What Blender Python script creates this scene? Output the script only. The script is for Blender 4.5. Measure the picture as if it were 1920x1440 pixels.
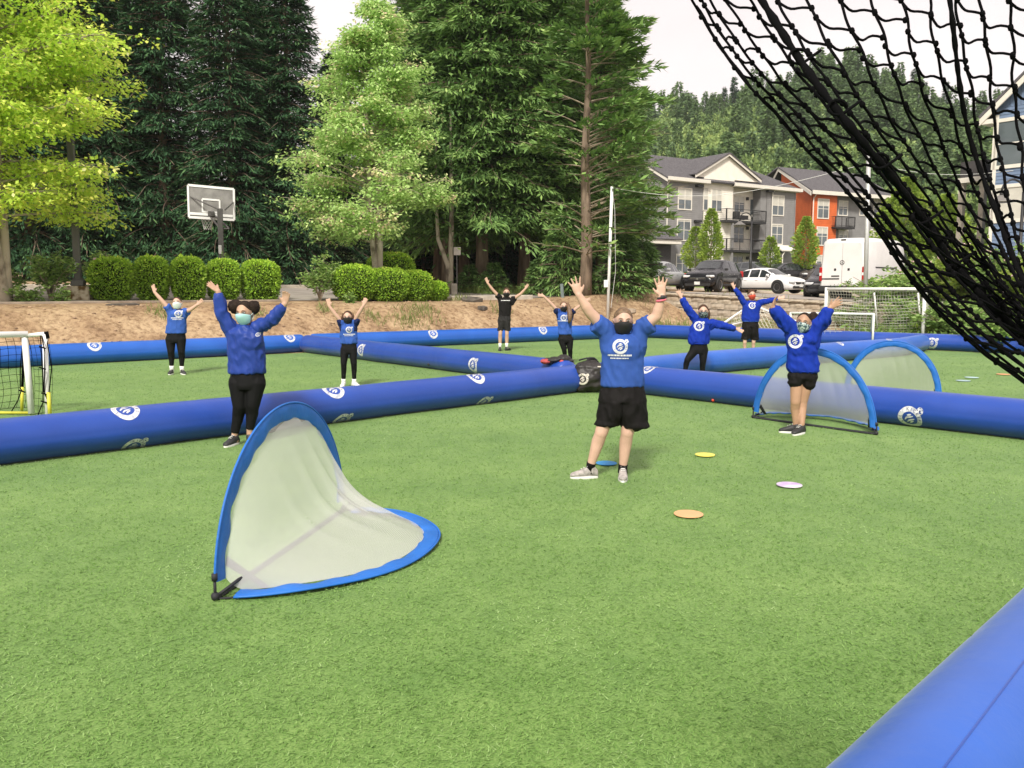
import bpy, bmesh, math, random
import numpy as np
from mathutils import Vector, Matrix, noise
from mathutils.bvhtree import BVHTree

random.seed(11)
RNG = np.random.default_rng(11)
SC = bpy.context.scene
COL = SC.collection
for o in list(bpy.data.objects):
    bpy.data.objects.remove(o)

# ------------------------------------------------------------------ camera
PITCH = math.radians(6.42)
FPX = 1600.0
CAM_H = 1.8
cam = bpy.data.cameras.new('camera')
cam.sensor_width = 36.0
cam.lens = 36.0 * FPX / 1920.0
cam.clip_start = 0.05
cam.clip_end = 3000.0
cam_ob = bpy.data.objects.new('camera', cam)
cam_ob.location = (0, 0, CAM_H)
cam_ob.rotation_euler = (math.pi / 2 - PITCH, 0, 0)
COL.objects.link(cam_ob)
SC.camera = cam_ob

# ------------------------------------------------------------------ sky, sun, exposure
SUN_EL = math.radians(44)
SUN_AZ = math.radians(193)          # compass direction the light comes from (0 = +Y, clockwise)
world = bpy.data.worlds.new('World')
SC.world = world
world.use_nodes = True
nt = world.node_tree
nt.nodes.clear()
n_out = nt.nodes.new('ShaderNodeOutputWorld')
n_bg = nt.nodes.new('ShaderNodeBackground')
n_sky = nt.nodes.new('ShaderNodeTexSky')
n_sky.sky_type = 'NISHITA'
n_sky.sun_disc = False
n_sky.sun_elevation = SUN_EL
n_sky.sun_rotation = SUN_AZ
n_sky.air_density = 1.0
n_sky.dust_density = 2.0
n_tc = nt.nodes.new('ShaderNodeTexCoord')
n_map = nt.nodes.new('ShaderNodeMapping')
n_map.inputs['Scale'].default_value = (1.0, 1.0, 2.6)
n_no = nt.nodes.new('ShaderNodeTexNoise')
n_no.inputs['Scale'].default_value = 1.7
n_no.inputs['Detail'].default_value = 5.0
n_ramp = nt.nodes.new('ShaderNodeValToRGB')     # cloud deck: thin warm places and thicker greyer places
n_ramp.color_ramp.elements[0].position = 0.34
n_ramp.color_ramp.elements[0].color = (3.05, 2.66, 2.60, 1)
n_ramp.color_ramp.elements[1].position = 0.66
n_ramp.color_ramp.elements[1].color = (3.50, 3.20, 3.12, 1)
n_mix = nt.nodes.new('ShaderNodeMixRGB')
n_mix.inputs['Fac'].default_value = 0.97        # overcast: only a little of the blue sky comes through
nt.links.new(n_tc.outputs['Generated'], n_map.inputs['Vector'])
nt.links.new(n_map.outputs['Vector'], n_no.inputs['Vector'])
nt.links.new(n_no.outputs['Fac'], n_ramp.inputs['Fac'])
nt.links.new(n_sky.outputs['Color'], n_mix.inputs['Color1'])
nt.links.new(n_ramp.outputs['Color'], n_mix.inputs['Color2'])
nt.links.new(n_mix.outputs['Color'], n_bg.inputs['Color'])
n_bg.inputs['Strength'].default_value = 0.10
nt.links.new(n_bg.outputs['Background'], n_out.inputs['Surface'])

sun = bpy.data.lights.new('sun', 'SUN')
sun.energy = 1.5
sun.angle = math.radians(10)
sun.color = (1.0, 0.95, 0.86)
sun_ob = bpy.data.objects.new('sun', sun)
sd = Vector((math.sin(SUN_AZ) * math.cos(SUN_EL), math.cos(SUN_AZ) * math.cos(SUN_EL), math.sin(SUN_EL)))
sun_ob.rotation_euler = sd.to_track_quat('Z', 'Y').to_euler()
COL.objects.link(sun_ob)

SC.view_settings.view_transform = 'Standard'
SC.view_settings.look = 'None'
SC.view_settings.exposure = 1.70
SC.view_settings.gamma = 1.0
SC.view_settings.use_curve_mapping = False
SC.cycles.max_bounces = 6
SC.cycles.transparent_max_bounces = 12

# ------------------------------------------------------------------ survey helpers: a sight line to a point of the site
FWD = Vector((0, math.cos(PITCH), -math.sin(PITCH)))
UPV = Vector((0, math.sin(PITCH), math.cos(PITCH)))
CAM = Vector((0, 0, CAM_H))


def ray(px, py):
    return Vector((1, 0, 0)) * ((px - 960) / FPX) + UPV * (-(py - 720) / FPX) + FWD


def at(px, py, Y):
    d = ray(px, py)
    return CAM + d * (Y / d.y)


def gp(px, py, z=0.0):
    d = ray(px, py)
    return CAM + d * ((z - CAM_H) / d.z)


def sstep(a, b, v):
    t = min(1.0, max(0.0, (v - a) / (b - a)))
    return t * t * (3 - 2 * t)


def lerp(a, b, t):
    return a + (b - a) * t


# ------------------------------------------------------------------ scene bookkeeping
def tag(o, label=None, cat=None, group=None, kind=None):
    if label: o['label'] = label
    if cat: o['category'] = cat
    if group: o['group'] = group
    if kind: o['kind'] = kind
    return o


def empty(name, loc=(0, 0, 0), rz=0.0, parent=None):
    o = bpy.data.objects.new(name, None)
    o.empty_display_size = 0.2
    o.location = loc
    o.rotation_euler = (0, 0, rz)
    if parent: o.parent = parent
    COL.objects.link(o)
    return o


def link(name, me, mat=None, parent=None, loc=None, rot=None):
    o = bpy.data.objects.new(name, me)
    if mat is not None:
        if isinstance(mat, (list, tuple)):
            for m in mat: me.materials.append(m)
        else:
            me.materials.append(mat)
    if parent is not None: o.parent = parent
    if loc is not None: o.location = loc
    if rot is not None: o.rotation_euler = rot
    COL.objects.link(o)
    return o


def smooth_me(me, on=True):
    me.polygons.foreach_set('use_smooth', [on] * len(me.polygons))
    return me


def clone(root, loc=None, rz=None, scale=None, parent=None, label=None, group=None):
    """copy of a thing, of its parts and of their sub-parts, sharing mesh data"""
    r = root.copy()
    COL.objects.link(r)
    if parent: r.parent = parent
    if loc is not None: r.location = loc
    if rz is not None: r.rotation_euler = (root.rotation_euler[0], root.rotation_euler[1], rz)
    if scale is not None: r.scale = scale
    if label: r['label'] = label
    if group: r['group'] = group
    for ch in list(root.children):
        clone(ch, parent=r)
    return r


class MB:
    """collects boxes, bars, tubes and sheets and links them as ONE mesh"""
    def __init__(self):
        self.v = []
        self.f = []

    def add(self, vs, fs):
        n = len(self.v)
        self.v.extend([tuple(p) for p in vs])
        self.f.extend([tuple(i + n for i in q) for q in fs])

    def box(self, c, s, rz=0.0, rot=None):
        R = rot if rot is not None else Matrix.Rotation(rz, 3, 'Z')
        c = Vector(c)
        h = Vector(s) * 0.5
        vs = [c + R @ Vector((sx * h.x, sy * h.y, sz * h.z)) for sx in (-1, 1) for sy in (-1, 1) for sz in (-1, 1)]
        self.add(vs, [(0, 1, 3, 2), (4, 6, 7, 5), (0, 4, 5, 1), (2, 3, 7, 6), (0, 2, 6, 4), (1, 5, 7, 3)])

    def bbox(self, c, s, b=0.01, rz=0.0, rot=None):
        """box with chamfered edges"""
        R = rot if rot is not None else Matrix.Rotation(rz, 3, 'Z')
        bm = bmesh.new()
        bmesh.ops.create_cube(bm, size=1.0)
        for v in bm.verts: v.co = Vector((v.co.x * s[0], v.co.y * s[1], v.co.z * s[2]))
        bmesh.ops.bevel(bm, geom=bm.edges[:], offset=min(b, min(s) * 0.45), segments=1, affect='EDGES')
        bm.verts.index_update()
        c = Vector(c)
        self.add([c + R @ v.co for v in bm.verts], [[v.index for v in f.verts] for f in bm.faces])
        bm.free()

    def prism(self, poly, d):
        """polygon of 3D points extruded by the vector d"""
        n = len(poly)
        d = Vector(d)
        vs = [Vector(p) for p in poly] + [Vector(p) + d for p in poly]
        fs = [tuple(range(n - 1, -1, -1)), tuple(range(n, 2 * n))]
        for i in range(n):
            j = (i + 1) % n
            fs.append((i, j, n + j, n + i))
        self.add(vs, fs)

    def quad(self, a, b, c, d):
        self.add([a, b, c, d], [(0, 1, 2, 3)])

    def tube(self, pts, r, n=8, cap=True):
        pts = [Vector(p) for p in pts]
        m = len(pts)
        rs = r if isinstance(r, (list, tuple)) else [r] * m
        t0 = (pts[1] - pts[0]).normalized()
        ref = Vector((0, 0, 1)) if abs(t0.z) < 0.9 else Vector((1, 0, 0))
        u = t0.cross(ref).normalized()
        vs, fs = [], []
        for i, p in enumerate(pts):
            t = (pts[min(i + 1, m - 1)] - pts[max(i - 1, 0)]).normalized()
            u = (u - t * u.dot(t))
            u = u.normalized() if u.length > 1e-6 else t.orthogonal().normalized()
            w = t.cross(u)
            for k in range(n):
                a = 2 * math.pi * k / n
                vs.append(p + u * (math.cos(a) * rs[i]) + w * (math.sin(a) * rs[i]))
        for i in range(m - 1):
            for k in range(n):
                k2 = (k + 1) % n
                fs.append((i * n + k, i * n + k2, (i + 1) * n + k2, (i + 1) * n + k))
        if cap:
            fs.append(tuple(range(n - 1, -1, -1)))
            fs.append(tuple((m - 1) * n + k for k in range(n)))
        self.add(vs, fs)

    def loft(self, rings, n=18):
        """rings: (centre, u-axis vector, v-axis vector); closed at both ends"""
        vs, fs = [], []
        for c, u, w in rings:
            c, u, w = Vector(c), Vector(u), Vector(w)
            for k in range(n):
                a = 2 * math.pi * k / n
                vs.append(c + u * math.cos(a) + w * math.sin(a))
        m = len(rings)
        for i in range(m - 1):
            for k in range(n):
                k2 = (k + 1) % n
                fs.append((i * n + k, i * n + k2, (i + 1) * n + k2, (i + 1) * n + k))
        fs.append(tuple(range(n - 1, -1, -1)))
        fs.append(tuple((m - 1) * n + k for k in range(n)))
        self.add(vs, fs)

    def ball(self, c, r, nu=12, nv=8, R=None):
        """ellipsoid with semi-axes r"""
        c = Vector(c)
        r = Vector(r) if hasattr(r, '__len__') else Vector((r, r, r))
        vs, fs = [], []
        def put(v):
            return c + (R @ v if R is not None else v)
        vs.append(put(Vector((0, 0, -r.z))))
        for j in range(1, nv):
            e = -math.pi / 2 + math.pi * j / nv
            for i in range(nu):
                a = 2 * math.pi * i / nu
                vs.append(put(Vector((r.x * math.cos(e) * math.cos(a), r.y * math.cos(e) * math.sin(a), r.z * math.sin(e)))))
        vs.append(put(Vector((0, 0, r.z))))
        for i in range(nu):
            fs.append((0, 1 + (i + 1) % nu, 1 + i))
        for j in range(nv - 2):
            for i in range(nu):
                i2 = (i + 1) % nu
                fs.append((1 + j * nu + i, 1 + j * nu + i2, 1 + (j + 1) * nu + i2, 1 + (j + 1) * nu + i))
        top = len(vs) - 1
        for i in range(nu):
            fs.append((top, 1 + (nv - 2) * nu + i, 1 + (nv - 2) * nu + (i + 1) % nu))
        self.add(vs, fs)

    def limb(self, a, b, ra, rb, n=12, flat=1.0, side=None):
        """tapered capsule; 'side' with 'flat' squashes the section along that direction"""
        a, b = Vector(a), Vector(b)
        t = (b - a)
        L = t.length
        t = t.normalized()
        u = (side - t * side.dot(t)).normalized() if side is not None else t.orthogonal().normalized()
        w = t.cross(u)
        rings = []
        for s in (-0.98, -0.8, -0.45, 0.0):
            k = math.sqrt(1 - s * s)
            rings.append((a + t * (s * ra), u * (ra * k * flat), w * (ra * k)))
        for q in (0.33, 0.66):
            r = lerp(ra, rb, q)
            rings.append((a + t * (L * q), u * (r * flat), w * r))
        for s in (0.0, 0.45, 0.8, 0.98):
            k = math.sqrt(1 - s * s)
            rings.append((b + t * (s * rb), u * (rb * k * flat), w * (rb * k)))
        self.loft(rings, n)

    def mesh(self, name='mesh', smooth=False):
        me = bpy.data.meshes.new(name)
        me.from_pydata([tuple(p) for p in self.v], [], self.f)
        if smooth: smooth_me(me)
        me.update()
        return me

    def build(self, name, mat=None, parent=None, smooth=False, loc=None, rot=None):
        return link(name, self.mesh(name, smooth), mat, parent, loc, rot)


def grid_mesh(name, P, smooth=True, close_u=False):
    """P: array (nu, nv, 3) -> quad grid"""
    nu, nv, _ = P.shape
    me = bpy.data.meshes.new(name)
    idx = np.arange(nu * nv).reshape(nu, nv)
    if close_u:
        a, b = idx, np.roll(idx, -1, axis=0)
    else:
        a, b = idx[:-1], idx[1:]
    q = np.stack([a[:, :-1], b[:, :-1], b[:, 1:], a[:, 1:]], axis=-1).reshape(-1, 4)
    fill_mesh(me, P.reshape(-1, 3), q, smooth)
    return me


def fill_mesh(me, verts, faces, smooth=False, attr=None):
    """fast mesh from numpy arrays; faces all with the same corner count"""
    verts = np.asarray(verts, dtype=np.float32)
    faces = np.asarray(faces, dtype=np.int32)
    k = faces.shape[1]
    me.vertices.add(len(verts))
    me.vertices.foreach_set('co', verts.ravel())
    me.loops.add(faces.size)
    me.loops.foreach_set('vertex_index', faces.ravel())
    me.polygons.add(len(faces))
    me.polygons.foreach_set('loop_start', np.arange(0, faces.size, k, dtype=np.int32))
    if smooth:
        me.polygons.foreach_set('use_smooth', np.ones(len(faces), dtype=bool))
    if attr is not None:
        for an, av in attr.items():
            at_ = me.attributes.new(an, 'FLOAT', 'POINT')
            at_.data.foreach_set('value', np.asarray(av, dtype=np.float32))
    me.update(calc_edges=True)
    me.validate()
    return me


def remesh(mb, voxel, smooth_it=2, name='mesh'):
    """one continuous surface out of overlapping closed shapes"""
    me = mb.mesh(name)
    o = bpy.data.objects.new('work', me)
    COL.objects.link(o)
    m = o.modifiers.new('r', 'REMESH')
    m.mode = 'VOXEL'
    m.voxel_size = voxel
    m.use_smooth_shade = True
    if smooth_it:
        s = o.modifiers.new('s', 'SMOOTH')
        s.factor = 0.5
        s.iterations = smooth_it
    dg = bpy.context.evaluated_depsgraph_get()
    out = bpy.data.meshes.new_from_object(o.evaluated_get(dg), depsgraph=dg)
    bpy.data.objects.remove(o)
    bpy.data.meshes.remove(me)
    out.name = name
    smooth_me(out)
    return out


# ------------------------------------------------------------------ materials
MATS = {}


def M(name, rgb, rough=0.6, var=0.12, scale=6.0, bump=0.0, bscale=None, metal=0.0, spec=0.5, coat=0.0, detail=4.0,
      rgb2=None, aniso=None, sheen=0.0, alpha=1.0, trans=0.0, attr=None, ramp=(0.35, 0.65)):
    """Principled material whose colour wanders between rgb and rgb2 (or rgb darkened / lightened by var)"""
    if name in MATS: return MATS[name]
    m = bpy.data.materials.new(name)
    m.use_nodes = True
    t = m.node_tree
    b = t.nodes['Principled BSDF']
    b.inputs['Roughness'].default_value = rough
    b.inputs['Metallic'].default_value = metal
    b.inputs['Specular IOR Level'].default_value = spec
    b.inputs['Coat Weight'].default_value = coat
    b.inputs['Coat Roughness'].default_value = 0.08
    if sheen:
        b.inputs['Sheen Weight'].default_value = sheen
        b.inputs['Sheen Roughness'].default_value = 0.42
    if alpha < 1: b.inputs['Alpha'].default_value = alpha
    if trans: b.inputs['Transmission Weight'].default_value = trans
    tc = t.nodes.new('ShaderNodeTexCoord')
    vec = tc.outputs['Object']
    if aniso:
        mp = t.nodes.new('ShaderNodeMapping')
        mp.inputs['Scale'].default_value = aniso
        t.links.new(vec, mp.inputs['Vector'])
        vec = mp.outputs['Vector']
    c1 = tuple(rgb) if rgb2 is not None else tuple(c * (1 - var) for c in rgb)
    c2 = tuple(rgb2) if rgb2 is not None else tuple(min(1, c * (1 + var)) for c in rgb)
    cr = t.nodes.new('ShaderNodeValToRGB')
    cr.color_ramp.elements[0].color = (*c1, 1)
    cr.color_ramp.elements[1].color = (*c2, 1)
    cr.color_ramp.elements[0].position = ramp[0]
    cr.color_ramp.elements[1].position = ramp[1]
    if attr:
        an = t.nodes.new('ShaderNodeAttribute')
        an.attribute_name = attr
        t.links.new(an.outputs['Fac'], cr.inputs['Fac'])
        cr.color_ramp.elements[0].position = 0.0
        cr.color_ramp.elements[1].position = 1.0
    else:
        no = t.nodes.new('ShaderNodeTexNoise')
        no.inputs['Scale'].default_value = scale
        no.inputs['Detail'].default_value = detail
        t.links.new(vec, no.inputs['Vector'])
        t.links.new(no.outputs['Fac'], cr.inputs['Fac'])
    t.links.new(cr.outputs['Color'], b.inputs['Base Color'])
    if bump:
        nb = t.nodes.new('ShaderNodeTexNoise')
        nb.inputs['Scale'].default_value = bscale or scale * 4
        nb.inputs['Detail'].default_value = 5
        t.links.new(vec, nb.inputs['Vector'])
        bp = t.nodes.new('ShaderNodeBump')
        bp.inputs['Strength'].default_value = bump
        bp.inputs['Distance'].default_value = 0.02
        t.links.new(nb.outputs['Fac'], bp.inputs['Height'])
        t.links.new(bp.outputs['Normal'], b.inputs['Normal'])
    MATS[name] = m
    return m


def leaf_mat(name, stops, transl=0.35, rough=0.5, spec=0.3):
    """leaves: colour picked per leaf by the attribute 'tint'; light passes through them"""
    if name in MATS: return MATS[name]
    m = bpy.data.materials.new(name)
    m.use_nodes = True
    t = m.node_tree
    b = t.nodes['Principled BSDF']
    b.inputs['Roughness'].default_value = rough
    b.inputs['Specular IOR Level'].default_value = spec
    an = t.nodes.new('ShaderNodeAttribute')
    an.attribute_name = 'tint'
    cr = t.nodes.new('ShaderNodeValToRGB')
    els = cr.color_ramp.elements
    while len(els) < len(stops): els.new(0.5)
    for e, (p, c) in zip(els, stops):
        e.position = p
        e.color = (*c, 1)
    t.links.new(an.outputs['Fac'], cr.inputs['Fac'])
    t.links.new(cr.outputs['Color'], b.inputs['Base Color'])
    tr = t.nodes.new('ShaderNodeBsdfTranslucent')
    t.links.new(cr.outputs['Color'], tr.inputs['Color'])
    mx = t.nodes.new('ShaderNodeMixShader')
    mx.inputs['Fac'].default_value = transl
    t.links.new(b.outputs['BSDF'], mx.inputs[1])
    t.links.new(tr.outputs['BSDF'], mx.inputs[2])
    t.links.new(mx.outputs['Shader'], t.nodes['Material Output'].inputs['Surface'])
    MATS[name] = m
    return m


def leaves_mesh(name, P, D, L, W, tint, lift=None):
    """rhombic leaves: base point P, direction D, length L, width W (arrays)"""
    n = len(P)
    D = D / (np.linalg.norm(D, axis=1, keepdims=True) + 1e-9)
    U = RNG.normal(size=(n, 3)) if lift is None else lift + RNG.normal(size=(n, 3)) * 0.45
    S = np.cross(D, U)
    S /= (np.linalg.norm(S, axis=1, keepdims=True) + 1e-9)
    L = np.asarray(L).reshape(-1, 1) * np.ones((n, 1))
    W = np.asarray(W).reshape(-1, 1) * np.ones((n, 1))
    V = np.stack([P, P + D * L * 0.45 + S * W * 0.5, P + D * L, P + D * L * 0.45 - S * W * 0.5], axis=1).reshape(-1, 3)
    F = np.arange(n * 4).reshape(n, 4)
    me = bpy.data.meshes.new(name)
    return fill_mesh(me, V, F, False, {'tint': np.repeat(tint, 4)})
# ================================================================== ground
L1A = Vector((-11.5, 19.2))                      # far left barrier line
L1D = Vector((16.3, 12.8)).normalized()
L1N = Vector((-L1D.y, L1D.x))
L2A = Vector((4.8, 32.0))                        # right barrier line
L2D = Vector((9.2, -8.7)).normalized()
L2N = Vector((-L2D.y, L2D.x))


def s1_of(x, y): return (x - L1A.x) * L1N.x + (y - L1A.y) * L1N.y
def s2_of(x, y): return (x - L2A.x) * L2N.x + (y - L2A.y) * L2N.y
def t2_of(x, y): return (x - L2A.x) * L2D.x + (y - L2A.y) * L2D.y


WALL_S2 = 4.9
WALL_T0, WALL_T1 = -4.2, 9.8


def lot_z(x, y):
    zl = 1.3 + 0.045 * (s1_of(x, y) - 3.0)
    zr = 1.66 - 0.04 * (x - 5.5) + 0.018 * (y - 38)
    zr = max(zr, 0.9)
    w = sstep(0, 7, x)
    z = lerp(zl, zr, w)
    if y > 50: z += w * 0.042 * (min(y, 110) - 50)
    return min(z, 7.0)


def hill_z(x, y):
    if y < 100: return 0.0
    k = sstep(95, 265, y)
    a = x / max(y, 1)
    return k * (43 * lerp(0.62, 1.0, sstep(0.05, 0.24, a)) + 5 * math.sin(a * 21.0) + 3.5 * noise.noise(Vector((x * 0.02, y * 0.02, 0))))


def ground_z(x, y):
    s1, s2 = s1_of(x, y), s2_of(x, y)
    if s1 < 0.3 and s2 < 0.3: return -0.04
    z1 = z2 = -0.04
    lz = lot_z(x, y)
    if s1 >= 0.3:
        z1 = lerp(-0.04, lz if s1 > 3 else 1.3, sstep(0.15, 3.2, s1) ** 0.85)
        z1 += 0.07 * noise.noise(Vector((x * 1.1, y * 1.1, 3))) * sstep(0.3, 1, s1) * (1 - sstep(2.6, 3.4, s1))
        if s1 > 3.4: z1 = lz
    if s2 >= 0.3:
        t2 = t2_of(x, y)
        wallside = lerp(-0.03, 0.42, sstep(0.4, WALL_S2, s2))
        if s2 > WALL_S2: wallside = lerp(0.42, lz, sstep(WALL_S2, WALL_S2 + 0.35, s2))
        bank = lerp(-0.03, lz, sstep(0.6, 6.0, s2))
        z2 = lerp(wallside, bank, sstep(WALL_T1 - 1.0, WALL_T1 + 0.5, t2))
        if s2 > 6: z2 = lz
    z = max(z1, z2)
    return z + hill_z(x, y)


def onground(px, Y, dz=0.0):
    """the ground point at distance Y seen in picture column px"""
    z = 0.0
    for _ in range(3):
        d = Y * math.cos(PITCH) + (CAM_H - z) * math.sin(PITCH)
        x = (px - 960) / FPX * d
        z = ground_z(x, Y)
    return Vector((x, Y, max(z, 0.0) + dz))


def axis(segs):
    out = []
    for a, b, st in segs:
        out += list(np.arange(a, b - st * 0.3, st))
    out.append(segs[-1][1])
    return np.array(out)


gx = axis([(-1500, -300, 300), (-300, -80, 20), (-80, -30, 2.0), (-30, 24, 0.35), (24, 60, 1.5), (60, 260, 8), (260, 1500, 200)])
gy = axis([(-200, 10, 15), (10, 17, 1.0), (17, 44, 0.3), (44, 70, 1.0), (70, 110, 2.5), (110, 290, 6), (290, 1500, 200)])
PG = np.zeros((len(gx), len(gy), 3))
for i, x in enumerate(gx):
    for j, y in enumerate(gy):
        PG[i, j] = (x, y, ground_z(float(x), float(y)))


def dirt_material():
    m = bpy.data.materials.new('dry_earth')
    m.use_nodes = True
    t = m.node_tree
    b = t.nodes['Principled BSDF']
    b.inputs['Roughness'].default_value = 0.95
    b.inputs['Specular IOR Level'].default_value = 0.15
    tc = t.nodes.new('ShaderNodeTexCoord')
    n1 = t.nodes.new('ShaderNodeTexNoise'); n1.inputs['Scale'].default_value = 0.9; n1.inputs['Detail'].default_value = 8; n1.inputs['Roughness'].default_value = 0.65
    n2 = t.nodes.new('ShaderNodeTexNoise'); n2.inputs['Scale'].default_value = 7; n2.inputs['Detail'].default_value = 7; n2.inputs['Roughness'].default_value = 0.7
    t.links.new(tc.outputs['Object'], n1.inputs['Vector'])
    t.links.new(tc.outputs['Object'], n2.inputs['Vector'])
    r1 = t.nodes.new('ShaderNodeValToRGB')
    e = r1.color_ramp.elements
    e[0].position = 0.32; e[0].color = (0.22, 0.145, 0.092, 1)
    e[1].position = 0.62; e[1].color = (0.46, 0.345, 0.225, 1)
    k = e.new(0.46); k.color = (0.37, 0.262, 0.165, 1)
    r2 = t.nodes.new('ShaderNodeValToRGB')
    e = r2.color_ramp.elements
    e[0].position = 0.36; e[0].color = (0.38, 0.30, 0.23, 1)
    e[1].position = 0.56; e[1].color = (1.1, 1.06, 1.0, 1)
    t.links.new(n1.outputs['Fac'], r1.inputs['Fac'])
    t.links.new(n2.outputs['Fac'], r2.inputs['Fac'])
    mx = t.nodes.new('ShaderNodeMixRGB'); mx.blend_type = 'MULTIPLY'; mx.inputs['Fac'].default_value = 0.75
    t.links.new(r1.outputs['Color'], mx.inputs['Color1'])
    t.links.new(r2.outputs['Color'], mx.inputs['Color2'])
    t.links.new(mx.outputs['Color'], b.inputs['Base Color'])
    bp = t.nodes.new('ShaderNodeBump'); bp.inputs['Strength'].default_value = 0.9; bp.inputs['Distance'].default_value = 0.06
    t.links.new(n2.outputs['Fac'], bp.inputs['Height'])
    t.links.new(bp.outputs['Normal'], b.inputs['Normal'])
    return m


M_DIRT = dirt_material()
tag(link('ground', grid_mesh('ground', PG), M_DIRT), kind='structure')

# ------------------------------------------------------------------ synthetic turf
def turf_material():
    m = bpy.data.materials.new('synthetic_turf')
    m.use_nodes = True
    t = m.node_tree
    b = t.nodes['Principled BSDF']
    b.inputs['Roughness'].default_value = 0.75
    b.inputs['Specular IOR Level'].default_value = 0.25
    b.inputs['Sheen Weight'].default_value = 0.12
    tc = t.nodes.new('ShaderNodeTexCoord')

    def nz(s, d, rough=0.6, mp=None):
        n = t.nodes.new('ShaderNodeTexNoise')
        n.inputs['Scale'].default_value = s
        n.inputs['Detail'].default_value = d
        n.inputs['Roughness'].default_value = rough
        if mp:
            q = t.nodes.new('ShaderNodeMapping')
            q.inputs['Scale'].default_value = mp
            t.links.new(tc.outputs['Object'], q.inputs['Vector'])
            t.links.new(q.outputs['Vector'], n.inputs['Vector'])
        else:
            t.links.new(tc.outputs['Object'], n.inputs['Vector'])
        return n
    fine = nz(85, 6, 0.75)
    mid = nz(3.2, 6, 0.65, (1.0, 0.6, 1.0))
    big = nz(0.35, 3, 0.5, (0.5, 1.6, 1))
    r = t.nodes.new('ShaderNodeValToRGB')
    e = r.color_ramp.elements
    e[0].position = 0.33; e[0].color = (0.052, 0.118, 0.018, 1)
    e[1].position = 0.62; e[1].color = (0.205, 0.325, 0.082, 1)
    k = e.new(0.48); k.color = (0.122, 0.234, 0.044, 1)
    t.links.new(fine.outputs['Fac'], r.inputs['Fac'])
    r2 = t.nodes.new('ShaderNodeValToRGB')
    e = r2.color_ramp.elements
    e[0].position = 0.35; e[0].color = (0.78, 0.85, 0.74, 1)
    e[1].position = 0.65; e[1].color = (1.12, 1.08, 1.12, 1)
    t.links.new(mid.outputs['Fac'], r2.inputs['Fac'])
    r3 = t.nodes.new('ShaderNodeValToRGB')
    e = r3.color_ramp.elements
    e[0].position = 0.35; e[0].color = (0.86, 0.90, 0.84, 1)
    e[1].position = 0.65; e[1].color = (1.12, 1.07, 1.12, 1)
    t.links.new(big.outputs['Fac'], r3.inputs['Fac'])
    m1 = t.nodes.new('ShaderNodeMixRGB'); m1.blend_type = 'MULTIPLY'; m1.inputs['Fac'].default_value = 0.9
    m2 = t.nodes.new('ShaderNodeMixRGB'); m2.blend_type = 'MULTIPLY'; m2.inputs['Fac'].default_value = 1.0
    t.links.new(r.outputs['Color'], m1.inputs['Color1']); t.links.new(r2.outputs['Color'], m1.inputs['Color2'])
    t.links.new(m1.outputs['Color'], m2.inputs['Color1']); t.links.new(r3.outputs['Color'], m2.inputs['Color2'])
    t.links.new(m2.outputs['Color'], b.inputs['Base Color'])
    bp = t.nodes.new('ShaderNodeBump'); bp.inputs['Strength'].default_value = 0.18; bp.inputs['Distance'].default_value = 0.02
    t.links.new(fine.outputs['Fac'], bp.inputs['Height'])
    t.links.new(bp.outputs['Normal'], b.inputs['Normal'])
    return m


corner = L1A + L1D * 20.3
tf = MB()
tf.add([(-45, -7.1, 0), (-45, -25, 0), (45, -25, 0), (45, -6, 0), (corner.x + 0.1, corner.y + 0.3, 0)], [(0, 1, 2, 3, 4)])
tag(tf.build('turf_field', turf_material()), kind='structure')

# blades of the turf nearest to the camera
def turf_blades():
    # thick near the camera, thinning out steadily with distance (below a pixel beyond)
    Ps, Ls, Ws = [], [], []
    for y0, y1 in zip(np.arange(2.0, 30.0, 0.5), np.arange(2.5, 30.5, 0.5)):
        ym = (y0 + y1) / 2
        dens = 15000 * (2.8 / max(ym, 2.8)) ** 1.75 * (1 - 0.75 * sstep(16, 30, ym))
        hw = 0.64 * ym + 0.3
        n = int(dens * (y1 - y0) * 2 * hw * 0.5)
        p = np.zeros((n, 3))
        p[:, 0] = RNG.uniform(-hw, hw, n)
        p[:, 1] = RNG.uniform(y0, y1, n)
        Ps.append(p); Ls.append(RNG.uniform(0.016, 0.030, n)); Ws.append(0.0019 * (1 + 0.12 * ym) * RNG.uniform(0.7, 1.3, n))
    P = np.concatenate(Ps); L = np.concatenate(Ls); W = np.concatenate(Ws)
    inside = (((P[:, 0] - L1A.x) * L1N.x + (P[:, 1] - L1A.y) * L1N.y) < 0.1) & (((P[:, 0] - L2A.x) * L2N.x + (P[:, 1] - L2A.y) * L2N.y) < 0.1)
    P, L, W = P[inside], L[inside], W[inside]
    n = len(P)
    th = RNG.uniform(0, 2 * math.pi, n)
    el = RNG.uniform(0.10, 0.62, n)
    D = np.stack([np.cos(th) * np.cos(el) * 1.15, np.sin(th) * np.cos(el) * 0.85, np.sin(el)], axis=1)
    S = np.stack([-np.sin(th), np.cos(th), RNG.normal(0, 0.25, n)], axis=1)
    P[:, 2] = RNG.uniform(0.0, 0.010, n)
    V = np.stack([P - S * W[:, None], P + S * W[:, None], P + D * L[:, None]], axis=1).reshape(-1, 3)
    patch = np.array([noise.noise(Vector((x * 1.7, y * 1.2, 0))) for x, y in P[:, :2]])
    tint = np.clip(RNG.beta(2, 2, n) * 0.8 + 0.1 + patch * 0.28, 0, 1)
    me = bpy.data.meshes.new('turf_blades')
    fill_mesh(me, V, np.arange(n * 3).reshape(n, 3), False, {'tint': np.repeat(tint, 3)})
    return me


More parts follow.
